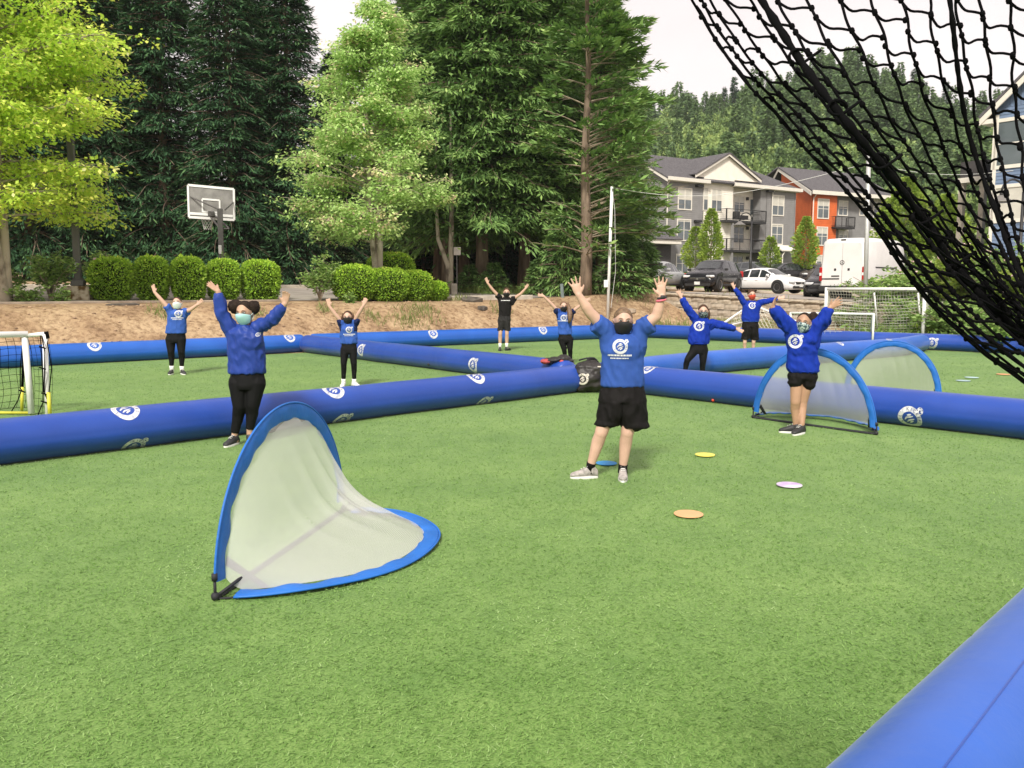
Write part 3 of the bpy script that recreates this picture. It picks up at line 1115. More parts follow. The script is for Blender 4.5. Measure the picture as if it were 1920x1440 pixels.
# ---- the fir with the long bare boughs (right of the group)
def bare_fir():
    rs = np.random.default_rng(5)
    H = 17.0
    tr = MB()
    tr.tube([(0.05 * math.sin(i), 0.04 * math.cos(i * 1.3), H * i / 15) for i in range(16)], [0.25 * (1 - i / 15) ** 1.35 + 0.025 for i in range(16)], 10)
    tw = MB()
    Ps, Ds, Ts = [], [], []
    for b in range(150):
        f = rs.uniform(0.09, 0.97)
        z = f * H
        az = rs.uniform(0, 2 * math.pi) if rs.uniform() < 0.55 else rs.normal(0.0, 0.55)
        L = lerp(4.4, 1.2, f ** 0.8) * rs.uniform(0.55, 1.1) * (1.08 if math.cos(az) > 0.4 else 0.72)
        bp = bough((0, 0, z), az, L, rs.uniform(0.25, 0.6), 0.22, 9, 0.025)
        tw.tube([tuple(p) for p in bp], [0.030 * (1 - i / 10) + 0.005 for i in range(10)], 4, cap=False)
        for q in range(4):
            i = rs.integers(3, 9)
            d2 = az + rs.uniform(-0.9, 0.9)
            b2 = bough(bp[i], d2, L * 0.28, rs.uniform(0.1, 0.5), 0.2, 3)
            tw.tube([tuple(p) for p in b2], [0.012, 0.010, 0.008, 0.005], 3, cap=False)
        leafy = 1.0 if (f > 0.55 or rs.uniform() < 0.62) else 0.25
        ns = int((170 if f < 0.5 else 330) * leafy * L / 3.5)
        u = rs.uniform(0.45 if f < 0.6 else 0.25, 1.02, ns)
        ii = np.clip((u * 9).astype(int), 0, 8)
        fr_ = (u * 9 - ii)[:, None]
        P = bp[ii] * (1 - fr_) + bp[ii + 1] * fr_
        s_ = np.array([-math.sin(az), math.cos(az), 0])
        w = rs.uniform(-1, 1, ns)
        wd = 0.55 * (1.1 - u) + 0.22
        P = P + s_ * (w * wd)[:, None] + rs.normal(0, 0.06, (ns, 3))
        D = np.array([math.cos(az), math.sin(az), 0.15])[None] + s_[None] * (w * 0.9)[:, None] + rs.normal(0, 0.35, (ns, 3))
        Ps.append(P); Ds.append(D); Ts.append(np.clip(0.25 + 0.45 * u + rs.normal(0, 0.15, ns), 0, 1))
    P, D, T = map(np.concatenate, (Ps, Ds, Ts))
    L = rs.uniform(0.22, 0.46, len(P))
    me = leaves_mesh('crown', P, D, L, L * 0.32, T, np.tile(np.array([0, 0, 1.0]), (len(P), 1)))
    e = empty('fir_tree', onground(1097, 35.5))
    tag(e, 'tall thinning fir with long bare boughs and pale trunk, left of the white pole', 'tree')
    tr.build('trunk', M_BARK, e, True)
    tag(tw.build('bare_boughs', M_TWIG, e), kind='stuff')
    link('crown', me, L_FIR, e)


bare_fir()


# ---- broad-leaved trees: boughs carrying flat pads of leaves
def leafy_tree(name, loc, H, trunk_z, env, nb, npad, leaf, size, seed, label, bark, stems=3, tip_tint=False, flat=0.35, lean=0.0, rise=(0.15, 0.75), group=None, padr=(0.35, 0.75)):
    rs = np.random.default_rng(seed)
    e = empty(name, loc)
    tag(e, label, 'tree', group)
    tr = MB()
    leaders = []
    for s in range(stems):
        a = 2 * math.pi * s / stems + rs.uniform(-0.4, 0.4)
        sp = rs.uniform(0.25, 0.6) if stems > 1 else 0.0
        pts = []
        for i in range(11):
            f = i / 10
            z = f * H * (0.95 if s == 0 else rs.uniform(0.8, 0.84))
            k = sp * (f ** 0.8) * (1.6 if s else 0.35) + 0.0
            pts.append((math.cos(a) * k + lean * f + 0.05 * math.sin(f * 7 + s), math.sin(a) * k + 0.05 * math.cos(f * 6 + s), z))
        r = H * 0.0125 * (1.0 if s == 0 else 0.8)
        tr.tube(pts, [r * (1 - i / 10) ** 0.8 * (1.3 if i == 0 else 1) + 0.012 for i in range(11)], 9)
        leaders.append(np.array(pts))
    Ps, Ds, Ts = [], [], []
    for b in range(nb):
        ld = leaders[b % stems]
        f = (b + rs.uniform()) / nb
        z = lerp(trunk_z, H * 0.97, f)
        k = min(z / ld[-1][2], 0.999) * 10
        i0 = int(k)
        p0 = ld[i0] * (1 - (k - i0)) + ld[min(i0 + 1, 10)] * (k - i0)
        az = rs.uniform(0, 2 * math.pi)
        Lb = env((z - trunk_z) / (H - trunk_z), az) * rs.uniform(0.62, 1.1)
        rr = lerp(rise[0], rise[1], f) + rs.uniform(-0.12, 0.2)
        bp = bough(p0, az, Lb, rr, rr * 0.45, 8, 0.06)
        tr.tube([tuple(p) for p in bp], [H * 0.0035 * (1 - i / 9) + 0.006 for i in range(9)], 5, cap=False)
        for q in range(npad):
            u = rs.uniform(0.3, 1.0) ** 0.7
            k = min(u * 8, 7.999)
            i0 = int(k)
            c = bp[i0] * (1 - (k - i0)) + bp[i0 + 1] * (k - i0)
            off = rs.normal(0, 1, 3) * np.array([0.28, 0.28, 0.10]) * (0.4 + Lb * 0.28)
            c = c + off
            tr.tube([tuple(bp[i0]), tuple((bp[i0] + c) / 2 + np.array([0, 0, 0.03])), tuple(c)], [0.012, 0.009, 0.005], 3, cap=False)
            nl = int(rs.uniform(26, 46))
            pr = rs.uniform(*padr)
            a2 = rs.uniform(0, 2 * math.pi, nl)
            rad = pr * np.sqrt(rs.uniform(0, 1, nl))
            out = np.stack([np.cos(a2), np.sin(a2), np.zeros(nl)], 1)
            P = c + out * rad[:, None]
            P[:, 2] += rs.normal(0, pr * flat * 0.55, nl) - 0.25 * rad
            D = out + rs.normal(0, 0.5, (nl, 3))
            D[:, 2] -= 0.35
            t0 = rs.uniform(0.22, 0.62)
            T = np.clip(t0 + rs.normal(0, 0.16, nl) + 0.12 * (rad / pr), 0, 0.86)
            if tip_tint and u > 0.72 and rs.uniform() < tip_tint: T = np.clip(rs.uniform(0.82, 1.0, nl), 0, 1)
            Ps.append(P); Ds.append(D); Ts.append(T)
    P, D, T = map(np.concatenate, (Ps, Ds, Ts))
    L = rs.uniform(0.7, 1.3, len(P)) * size
    me = leaves_mesh('crown', P, D, L, L * 0.62, T, np.tile(np.array([0, 0, 1.0]), (len(P), 1)))
    tr.build('trunk', bark, e, True)
    link('crown', me, leaf, e)
    return e


def env_yellow(k, az):
    return 3.75 * (math.sin(math.pi * min(1, k * 0.82 + 0.20)) ** 0.6) * (1.0 if k < 0.75 else (1 - (k - 0.75) * 2.0))


leafy_tree('deciduous_tree', onground(10, 24.0), 11.0, 2.3, env_yellow, 120, 26, L_YELLOW, 0.13, 3,
           'bright yellow-green broad-leaved tree with spotted pale stems, at the left edge', M_BARK_PALE, stems=3, tip_tint=0.04, flat=0.25)


def env_maple(k, az):
    return 3.25 * (1 - k) ** 0.95 * (0.72 + 0.28 * min(1, k * 8)) + 0.12


leafy_tree('maple_tree', onground(708, 31.0), 10.7, 1.9, env_maple, 100, 16, L_MAPLE, 0.125, 8,
           'pale green maple with pinkish-tan branch tips behind the clipped hedge', M_BARK_PALE, stems=3, tip_tint=0.22, flat=0.4, rise=(0.35, 1.2), padr=(0.25, 0.6))

# the thin leaning trunks beside the square sign
sap = empty('tree', onground(838, 36.5))
tag(sap, 'slim twin-stemmed pale trunk left of the square sign', 'tree')
mb = MB()
mb.tube([(0.1, 0, -0.1), (0.05, 0, 1.2), (-0.35, 0, 2.3), (-0.45, 0.1, 4.2), (-0.4, 0.2, 7)], [0.11, 0.1, 0.08, 0.06, 0.03], 8)
mb.tube([(0.15, 0.1, -0.1), (0.16, 0.1, 1.4), (0.22, 0.1, 3.2), (0.2, 0.1, 7.5)], [0.13, 0.12, 0.10, 0.04], 8)
mb.build('trunk', M_BARK_PALE, sap, True)
Pn = RNG.normal(0, 1, (2600, 3)) * np.array([0.9, 0.7, 1.5]) + np.array([-0.1, 0.1, 5.6])
Ln = RNG.uniform(0.18, 0.34, 2600)
link('crown', leaves_mesh('crown', Pn, RNG.normal(0, 1, (2600, 3)), Ln, Ln * 0.35, np.clip(RNG.normal(0.4, 0.2, 2600), 0, 1)), L_FIR, sap)

# ---- clipped box bushes
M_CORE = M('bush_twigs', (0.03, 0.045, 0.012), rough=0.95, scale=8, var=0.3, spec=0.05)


def clipped(name, loc, size, seed, label, group, n=7500, power=3.2, rz=0.0, lumps=None, ls=0.062):
    """superquadric body of leaves round a twiggy core; size = full width, depth, height"""
    rs = np.random.default_rng(seed)
    e = empty(name, loc, rz)
    tag(e, label, 'bush', group)
    a, b, c = size[0] / 2, size[1] / 2, size[2] / 2
    v = rs.normal(0, 1, (n, 3))
    v /= np.linalg.norm(v, axis=1, keepdims=True)
    k = (np.abs(v[:, 0]) ** power + np.abs(v[:, 1]) ** power + np.abs(v[:, 2]) ** power) ** (-1 / power)
    bumps = np.array([1 + 0.07 * noise.noise(Vector((*(q * 2.2), ))) + 0.035 * noise.noise(Vector((*(q * 7.0), ))) + 0.01 * seed * 0 for q in v + seed * 3.7])
    taper = 1 - 0.12 * np.clip(-v[:, 2], 0, 1)
    dep = rs.uniform(0.88, 1.02, n)
    P = v * (k * bumps * dep)[:, None] * np.array([a, b, c])
    P[:, :2] *= taper[:, None]
    P[:, 2] += c
    N = v * np.array([1 / a, 1 / b, 1 / c])
    N /= np.linalg.norm(N, axis=1, keepdims=True)
    D = N * 0.75 + rs.normal(0, 0.55, (n, 3)) + np.array([0, 0, 0.25])
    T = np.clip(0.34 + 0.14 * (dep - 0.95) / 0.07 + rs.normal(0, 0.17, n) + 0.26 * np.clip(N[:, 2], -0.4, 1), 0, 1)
    L = rs.uniform(0.7, 1.4, n) * ls
    # a few shoots that escaped the shears
    ns = int(n * 0.012)
    ix = rs.integers(0, n, ns)
    L[ix] *= rs.uniform(1.5, 2.6, ns)
    core = MB()
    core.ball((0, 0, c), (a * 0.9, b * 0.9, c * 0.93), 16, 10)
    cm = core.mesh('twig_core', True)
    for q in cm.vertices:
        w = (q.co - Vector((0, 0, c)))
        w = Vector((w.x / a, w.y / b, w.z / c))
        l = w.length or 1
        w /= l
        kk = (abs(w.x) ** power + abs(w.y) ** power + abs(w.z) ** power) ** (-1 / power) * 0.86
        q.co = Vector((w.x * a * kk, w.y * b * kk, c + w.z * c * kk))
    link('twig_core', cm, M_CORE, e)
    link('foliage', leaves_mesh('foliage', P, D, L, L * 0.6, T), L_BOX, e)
    return e


for i, (px0, px1, top, base, lab) in enumerate([
        (172, 253, 484, 571, 'broad clipped box bush beside the concrete block, leftmost of its row'),
        (254, 319, 482, 571, 'narrow clipped box bush, second from the concrete block'),
        (320, 390, 483, 571, 'clipped box bush in the middle of the row, behind the woman with the pale mask'),
        (389, 452, 487, 569, 'clipped box bush with stray shoots, behind the raised hand of the woman in long sleeves'),
        (452, 527, 489, 567, 'rounded clipped box bush at the right end of the row')]):
    Y = 26.0 + i * 0.55
    p = onground((px0 + px1) / 2, Y)
    w = (px1 - px0) * Y / FPX
    zb = at(960, base, Y).z
    zt = at(960, top, Y).z
    p.z = max(p.z - 0.05, zb - 0.02)
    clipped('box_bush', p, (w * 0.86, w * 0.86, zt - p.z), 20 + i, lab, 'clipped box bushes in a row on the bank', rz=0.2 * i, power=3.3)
for i, (px0, px1, top, base, Y, lab) in enumerate([
        (626, 706, 497, 567, 29.6, 'left rounded lobe of the clipped hedge below the maple'),
        (690, 768, 503, 566, 30.0, 'middle lobe of the clipped hedge below the maple'),
        (750, 808, 508, 566, 30.5, 'right rounded lobe of the clipped hedge below the maple'),
        (692, 775, 474, 540, 32.0, 'clipped round bush standing behind the hedge'),
        (800, 838, 529, 563, 31.0, 'small dark green bush at the right end of the hedge')]):
    p = onground((px0 + px1) / 2, Y)
    w = (px1 - px0) * Y / FPX
    zt = at(960, top, Y).z
    p.z = max(p.z - 0.05, at(960, base, Y).z - 0.02)
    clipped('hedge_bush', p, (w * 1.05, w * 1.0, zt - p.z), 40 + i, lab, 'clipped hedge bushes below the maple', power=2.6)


# ---- loose shrubs: arching stems with leaf rosettes
def shrub(loc, w, h, nst, seed, label, group, leaf=None, flowers=0, fcol=None, size=0.11, bare=0.3, name='shrub', per=16):
    rs = np.random.default_rng(seed)
    e = empty(name, loc)
    tag(e, label, 'shrub', group)
    st = MB()
    Ps, Ds, Ts = [], [], []
    fl = MB()
    for s in range(nst):
        az = rs.uniform(0, 2 * math.pi)
        r = w * 0.5 * math.sqrt(rs.uniform(0.02, 1))
        hh = h * rs.uniform(0.55, 1.0) * (1 - 0.35 * (2 * r / w) ** 2)
        pts = [(math.cos(az) * r * f ** 1.3 + 0.03 * math.sin(6 * f + s), math.sin(az) * r * f ** 1.3, hh * (f ** 0.85)) for f in np.linspace(0, 1, 6)]
        st.tube(pts, [0.016 * (1 - i / 7) + 0.003 for i in range(6)], 4, cap=False)
        pts = np.array(pts)
        for c in range(3 + int(hh * 4)):
            f = rs.uniform(bare, 1.0) * 5
            i0 = min(int(f), 4)
            cc = pts[i0] * (1 - (f - i0)) + pts[i0 + 1] * (f - i0) + rs.normal(0, 0.07 * w ** 0.5, 3)
            n = per
            a = rs.uniform(0, 2 * math.pi, n)
            D = np.stack([np.cos(a), np.sin(a), rs.uniform(-0.3, 0.7, n)], 1)
            Ps.append(np.tile(cc, (n, 1)) + D * 0.03 + rs.normal(0, 0.05, (n, 3)))
            Ds.append(D)
            Ts.append(np.clip(rs.uniform(0.25, 0.65) + rs.normal(0, 0.15, n) + 0.2 * (cc[2] / h - 0.5), 0, 1))
        if rs.uniform() < flowers:
            p = pts[-1] + rs.normal(0, 0.05, 3)
            for q in range(7):
                d = rs.normal(0, 1, 3); d /= np.linalg.norm(d)
                fl.ball(Vector(p) + Vector(d) * 0.045, (0.035, 0.035, 0.028), 6, 4)
    P, D, T = map(np.concatenate, (Ps, Ds, Ts))
    L = rs.uniform(0.7, 1.3, len(P)) * size
    tag(st.build('stems', M_TWIG, e), kind='stuff')
    link('foliage', leaves_mesh('foliage', P, D, L, L * 0.42, T), leaf or L_SHRUB, e)
    if fl.v: tag(fl.build('blossoms', fcol, e, True), kind='stuff')
    return e


M_PINK = M('pink_petals', (0.62, 0.08, 0.22), rough=0.7, scale=12, var=0.2)
M_BLUSH = M('blush_petals', (0.72, 0.50, 0.50), rough=0.7, scale=12, var=0.15)
for i, (px, Y, w, h, nst, lab, fw) in enumerate([
        (18, 25.0, 1.1, 1.45, 14, 'loose shrub with a pink bloom at the left edge, below the yellow-green tree', 0.16),
        (95, 25.4, 1.55, 1.85, 22, 'leafy azalea shrub left of the grey light pole', 0),
        (198, 27.2, 1.4, 1.75, 16, 'tall loose shrub with a faded bloom behind the leftmost box bush', 0.08),
        (48, 24.1, 0.95, 0.45, 14, 'low ferny plant at the top of the bank, left of the concrete block', 0),
        (113, 24.6, 0.5, 0.4, 8, 'small tuft of leaves beside the concrete block', 0),
        (425, 28.9, 1.3, 1.7, 9, 'leggy rose shrub standing behind the box bushes, below the hoop', 0),
        (600, 29.0, 1.15, 1.62, 18, 'open leafy shrub between the box bushes and the clipped hedge', 0),
        (655, 28.2, 0.4, 0.42, 5, 'single large-leaved seedling in front of the clipped hedge', 0)]):
    shrub(onground(px, Y, -0.03), w, h, nst, 60 + i, lab, 'loose shrubs on the bank', flowers=fw, fcol=M_PINK if i == 0 else M_BLUSH, size=0.12, bare=0.45 if h > 1.4 else 0.15)
# rhododendrons behind the hanging net
for i, (px, Y, w, h, lab) in enumerate([
        (1735, 33.0, 3.2, 2.0, 'rhododendron with pale blossoms behind the net, nearest the white goal'),
        (1800, 31.0, 3.4, 2.5, 'big rhododendron with pale blossoms behind the middle of the net'),
        (1880, 29.0, 3.2, 2.6, 'big rhododendron with pale blossoms in front of the blue house'),
        (1945, 27.0, 2.6, 2.2, 'rhododendron at the right edge below the blue house window')]):
    shrub(onground(px, Y, -0.05), w, h, 60, 90 + i, lab, 'rhododendrons below the blue house', flowers=0.45, fcol=M_BLUSH, size=0.17, bare=0.2, leaf=L_YOUNG if i % 2 else L_SHRUB)
shrub(onground(1744, 27.2), 0.7, 0.75, 14, 101, 'small bright green shrub right of the big white goal', None, leaf=L_YOUNG, size=0.12, bare=0.1)
for i, (px, Y, w, h, lab) in enumerate([(1660, 31.5, 3.6, 1.25, 'low green shrub on the bank behind the big white goal'), (1600, 31.2, 2.2, 0.85, 'low green shrub at the left end of the bank behind the white goals'),
                                        (1705, 29.5, 2.8, 1.2, 'green shrub behind the right post of the big white goal'), (1790, 27.0, 3.0, 1.1, 'dark green shrub along the far barrier below the net'),
                                        (1880, 24.0, 3.0, 1.2, 'dark green shrub at the right edge along the far barrier')]):
    shrub(onground(px, Y, -0.05), w, h, 46, 120 + i, lab, 'low shrubs on the right bank', size=0.15, bare=0.05, per=18)

# ---- slim young street trees in front of the flats
def young_tree(px, Y, H, w, seed, label):
    rs = np.random.default_rng(seed)
    e = empty('young_tree', onground(px, Y))
    tag(e, label, 'tree', 'young trees in front of the flats')
    tr = MB()
    tr.tube([(0, 0, 0), (0.03, 0, H * 0.4), (0, 0, H * 0.95)], [0.06, 0.05, 0.015], 7)
    n = int(2600 * H * w / 12)
    k = rs.uniform(0, 1, n)
    env = w * 0.5 * (np.sin(np.pi * np.clip(k * 0.9 + 0.08, 0, 1)) ** 0.7) * (1 - 0.55 * k)
    a = rs.uniform(0, 2 * math.pi, n)
    clump = np.array([noise.noise(Vector((math.cos(q) * 2, math.sin(q) * 2, z * H * 0.9 + seed))) for q, z in zip(a, k)])
    r = env * np.sqrt(rs.uniform(0.1, 1, n)) * (1 + 0.45 * clump)
    P = np.stack([np.cos(a) * r, np.sin(a) * r, H * (0.22 + 0.78 * k)], 1)
    D = np.stack([np.cos(a), np.sin(a), rs.uniform(-0.2, 0.9, n)], 1)
    L = rs.uniform(0.14, 0.30, n)
    T = np.clip(0.45 + 0.3 * clump + rs.normal(0, 0.15, n), 0, 1)
    for b in range(14):
        z = H * rs.uniform(0.25, 0.9); q = rs.uniform(0, 6.28)
        tr.tube([(0, 0, z), (math.cos(q) * w * 0.2, math.sin(q) * w * 0.2, z + 0.35), (math.cos(q) * w * 0.32, math.sin(q) * w * 0.32, z + 0.8)], [0.02, 0.012, 0.006], 4, cap=False)
    tr.build('trunk', M_BARK, e, True)
    link('crown', leaves_mesh('crown', P, D, L, L * 0.6, T), L_YOUNG, e)


for a in [(1303, 66, 3.9, 2.4, 1, 'young green tree in front of the left bay of the grey flats'), (1331, 64, 5.2, 2.2, 2, 'tall slim young tree before the cream stair tower'),
          (1443, 68, 3.4, 2.0, 3, 'small young tree below the right bay of the grey flats'), (1508, 66, 5.0, 2.4, 4, 'conical young tree in front of the orange flats'),
          (1690, 52, 7.0, 4.5, 5, 'leafy green tree seen through the middle of the hanging net'), (1765, 50, 6.0, 4.0, 6, 'leafy green tree seen through the net, left of the blue house')]:
    young_tree(*a)

# ---- forested hill: one mass, plus the conifers that stand out on the ridge
def hill_forest():
    """points on the hill; each carries one of a few woodland crowns (geometry nodes: far-off wood that reads as one mass)"""
    rs = np.random.default_rng(77)
    kinds = bpy.data.collections.new('woodland_crowns')
    for k in range(8):
        con = k >= 5
        if con:
            n = 1100
            q = rs.uniform(0, 1, n) ** 1.25
            a = rs.uniform(0, 2 * math.pi, n)
            whorl = 0.75 + 0.25 * np.sin(q * 60 + a * 2)
            rr = 2.1 * (1 - q) ** 0.9 * np.sqrt(rs.uniform(0.25, 1, n)) * whorl + 0.08
            P = np.stack([np.cos(a) * rr, np.sin(a) * rr, 12.5 * (0.06 + 0.94 * q) - 0.25 * rr], 1)
            D = np.stack([np.cos(a), np.sin(a), rs.uniform(-0.7, 0.15, n)], 1)
            T = np.clip(0.10 + 0.16 * q + 0.05 * (k - 6) + rs.normal(0, 0.07, n), 0, 1)
            L = rs.uniform(0.45, 0.95, n)
            wd = 0.35
        else:
            n = 1500
            nl = 11
            lob = rs.normal(0, 1, (nl, 3)); lob /= np.linalg.norm(lob, axis=1, keepdims=True)
            lob[:, 2] = np.abs(lob[:, 2]) * 1.2 - 0.25
            lr = rs.uniform(0.75, 1.35, nl)
            ix = rs.integers(0, nl, n)
            v = rs.normal(0, 1, (n, 3)); v /= np.linalg.norm(v, axis=1, keepdims=True)
            P = np.array([0, 0, 4.0]) + (lob[ix] * np.array([2.1, 2.1, 2.3])) + v * (lr[ix] * rs.uniform(0.7, 1.08, n))[:, None]
            D = v + rs.normal(0, 0.6, (n, 3))
            lt = rs.uniform(-0.10, 0.10, nl)
            T = np.clip(0.34 + 0.075 * k + lt[ix] + 0.10 * v[:, 2] + rs.normal(0, 0.10, n), 0, 1)
            L = rs.uniform(0.28, 0.62, n)
            wd = 0.7
        me = leaves_mesh('woodland_crown', P, D, L, L * wd, T)
        me.materials.append(L_FOREST)
        kinds.objects.link(bpy.data.objects.new('woodland_crown', me))
    pts, scl, rot, idx = [], [], [], []
    while len(pts) < 2600:
        y = rs.uniform(104, 285) if rs.uniform() < 0.85 else rs.uniform(104, 150)
        x = y * rs.uniform(0.08, 0.72)
        con = rs.uniform() < (0.10 + 0.50 * sstep(185, 265, y)) or noise.noise(Vector((x * 0.03, y * 0.03, 2))) > 0.33
        pts.append((x, y, ground_z(x, y) - 0.3))
        s_ = rs.uniform(0.7, 1.25)
        scl.append((s_ * rs.uniform(0.9, 1.15), s_ * rs.uniform(0.9, 1.15), s_ * rs.uniform(0.85, 1.25)))
        rot.append((0, 0, rs.uniform(0, 6.28)))
        idx.append(int(rs.integers(5, 8)) if con else int(rs.integers(0, 5)))
    me = bpy.data.meshes.new('hill_forest')
    me.from_pydata(pts, [], [])
    for nm, tp, data, key in (('size', 'FLOAT_VECTOR', scl, 'vector'), ('turn', 'FLOAT_VECTOR', rot, 'vector'), ('kind_of_tree', 'INT', idx, 'value')):
        at_ = me.attributes.new(nm, tp, 'POINT')
        at_.data.foreach_set(key, np.asarray(data, dtype=np.int32 if tp == 'INT' else np.float32).ravel())
    ob = link('hill_forest', me)
    tag(ob, 'mixed green forest covering the hill behind the flats', 'forest', kind='stuff')
    ng = bpy.data.node_groups.new('forest', 'GeometryNodeTree')
    ng.interface.new_socket('Geometry', in_out='INPUT', socket_type='NodeSocketGeometry')
    ng.interface.new_socket('Geometry', in_out='OUTPUT', socket_type='NodeSocketGeometry')
    N = ng.nodes
    gi, go = N.new('NodeGroupInput'), N.new('NodeGroupOutput')
    ip = N.new('GeometryNodeInstanceOnPoints'); ip.inputs['Pick Instance'].default_value = True
    ci = N.new('GeometryNodeCollectionInfo'); ci.inputs['Collection'].default_value = kinds; ci.inputs['Separate Children'].default_value = True; ci.inputs['Reset Children'].default_value = True
    def attr(nm, ty):
        q = N.new('GeometryNodeInputNamedAttribute'); q.data_type = ty; q.inputs['Name'].default_value = nm; return q.outputs['Attribute']
    er = N.new('FunctionNodeEulerToRotation')
    ng.links.new(gi.outputs[0], ip.inputs['Points'])
    ng.links.new(ci.outputs['Instances'], ip.inputs['Instance'])
    ng.links.new(attr('kind_of_tree', 'INT'), ip.inputs['Instance Index'])
    ng.links.new(attr('turn', 'FLOAT_VECTOR'), er.inputs['Euler'])
    ng.links.new(er.outputs['Rotation'], ip.inputs['Rotation'])
    ng.links.new(attr('size', 'FLOAT_VECTOR'), ip.inputs['Scale'])
    ng.links.new(ip.outputs['Instances'], go.inputs[0])
    md = ob.modifiers.new('forest', 'NODES'); md.node_group = ng


hill_forest()
ridge = [conifer('ridge_conifer', 16.5, 1.2, 2.5, 190, 44, 91 + k, L_DARKFIR, size=0.66, droop=0.3, top_pow=1.0) for k in range(3)]
rs_ = random.Random(4)
rp = [(1222, 0.9), (1262, 0.75), (1284, 0.95), (1300, 0.85), (1318, 0.7), (1335, 1.0), (1356, 1.1), (1374, 1.05), (1392, 0.8), (1412, 0.75), (1440, 0.9), (1460, 0.8), (1480, 0.75), (1505, 0.85),
      (1530, 0.7), (1556, 0.75), (1585, 0.8), (1612, 0.85), (1640, 0.95), (1660, 0.9), (1684, 1.0), (1708, 1.25), (1728, 1.1), (1750, 1.05), (1768, 1.15), (1790, 0.9), (1812, 0.8), (1832, 0.85), (1850, 0.9)]
ORD = 'first second third fourth fifth sixth seventh eighth ninth tenth eleventh twelfth thirteenth fourteenth fifteenth sixteenth seventeenth eighteenth nineteenth twentieth twenty-first twenty-second twenty-third twenty-fourth twenty-fifth twenty-sixth twenty-seventh twenty-eighth twenty-ninth'.split()
for i, (px, s) in enumerate(rp):
    Y = 262 + rs_.uniform(-8, 8)
    p = onground(px, Y)
    tm, cm = ridge[i % 3]
    s *= rs_.uniform(0.9, 1.15)
    plant_conifer(tm, cm, p, i * 1.9, (s, s, s), 'dark conifer on the forested ridge, %s from the left' % ORD[i], 'conifers along the ridge of the hill', L_DARKFIR, 'conifer_tree')

# ---- tufts of wild grass and stones on the dirt bank
def tufts():
    rs = np.random.default_rng(9)
    Ps, Ds, Ls, Ts = [], [], [], []
    spots = [(760, 27.6, 0.55), (782, 28.2, 0.7), (700, 27.2, 0.4), (940, 30.5, 0.4), (1300, 33.5, 0.9), (1340, 33.5, 0.9), (1262, 34.2, 0.8), (1370, 32.6, 0.8), (1240, 34, 0.6), (1420, 32.0, 0.8), (1470, 31.2, 0.8), (800, 28.8, 0.5),
             (1330, 35, 0.9), (1385, 34, 0.8), (1440, 33, 0.9), (480, 25.2, 0.3), (300, 23.6, 0.35), (610, 26.8, 0.3), (860, 31.5, 0.5), (900, 37.5, 1.2), (960, 38.2, 1.3), (1020, 38, 1.3), (1075, 37, 1.2), (1140, 36.5, 1.1), (880, 38.6, 1.0), (930, 39, 1.2), (1180, 36.6, 1.2)]
    for px, Y, r in spots:
        c = onground(px, Y)
        n = int(240 * r)
        q = rs.normal(0, r * 0.5, (n, 2))
        P = np.array([(c.x + a, c.y + b, ground_z(c.x + a, c.y + b)) for a, b in q])
        D = np.stack([rs.normal(0, 0.4, n), rs.normal(0, 0.4, n), np.ones(n)], 1)
        Ps.append(P); Ds.append(D); Ls.append(rs.uniform(0.10, 0.34, n) * (1.0 if Y < 36 else 1.7)); Ts.append(np.clip(rs.normal(0.45 if Y < 36 else 0.15, 0.2, n), 0, 1))
    P, D, L, T = map(np.concatenate, (Ps, Ds, Ls, Ts))
    me = leaves_mesh('wild_grass', P, D, L, np.full(len(P), 0.022), T)
    tag(link('wild_grass', me, L_GRASS), 'tufts of wild grass on the dirt bank and under the firs', 'grass', kind='stuff')
    mb = MB()
    for i in range(420):
        t, s = rs.uniform(-12, 20), rs.uniform(0.5, 3.6)
        q = L1A + L1D * t + L1N * s
        r = rs.uniform(0.012, 0.05)
        mb.ball((q.x, q.y, ground_z(q.x, q.y) + r * 0.3), (r * rs.uniform(0.8, 1.6), r, r * 0.6), 6, 4)
    tag(mb.build('gravel', M('clod', (0.32, 0.22, 0.14), rough=0.95, scale=3, var=0.4)), 'loose stones and clods scattered on the dirt bank', 'gravel', kind='stuff')


tufts()
# ivy-like ground cover on the bank behind the white goals
def cover():
    rs = np.random.default_rng(19)
    n = 26000
    t = rs.uniform(6.5, 20, n)
    s = rs.uniform(0.7, 6.5, n)
    P = np.zeros((n, 3))
    P[:, 0] = L2A.x + L2D.x * t + L2N.x * s
    P[:, 1] = L2A.y + L2D.y * t + L2N.y * s
    P[:, 2] = [ground_z(float(a), float(b)) + 0.02 for a, b in P[:, :2]]
    P[:, 2] += np.array([0.22 * max(0, noise.noise(Vector((a * 0.9, b * 0.9, 5)))) for a, b in P[:, :2]]) + rs.uniform(0, 0.14, n)
    D = rs.normal(0, 1, (n, 3)); D[:, 2] = np.abs(D[:, 2]) * 0.8
    keep = (t > 9.6) | (s < WALL_S2 - 0.4)
    keep &= rs.uniform(0, 1, n) < np.clip((t - 6.2) / 3.0, 0.15, 1)
    L = rs.uniform(0.12, 0.26, n)
    T = np.clip(rs.normal(0.42, 0.2, n), 0, 1)
    me = leaves_mesh('ground_cover', P[keep], D[keep], L[keep], L[keep] * 0.5, T[keep])
    tag(link('ground_cover', me, L_SHRUB), 'leafy ground cover on the bank behind the white goals', 'ground cover', kind='stuff')


cover()
# ================================================================== retaining wall of split-face blocks
M_BLOCK = [M('wall_block_%d' % k, c, rough=0.95, scale=5, var=0.18, bump=0.8, bscale=30, spec=0.1) for k, c in enumerate([(0.40, 0.34, 0.27), (0.44, 0.38, 0.30), (0.36, 0.305, 0.245), (0.42, 0.345, 0.265)])]
M_WALLBACK = M('wall_fill', (0.20, 0.17, 0.13), rough=0.95)


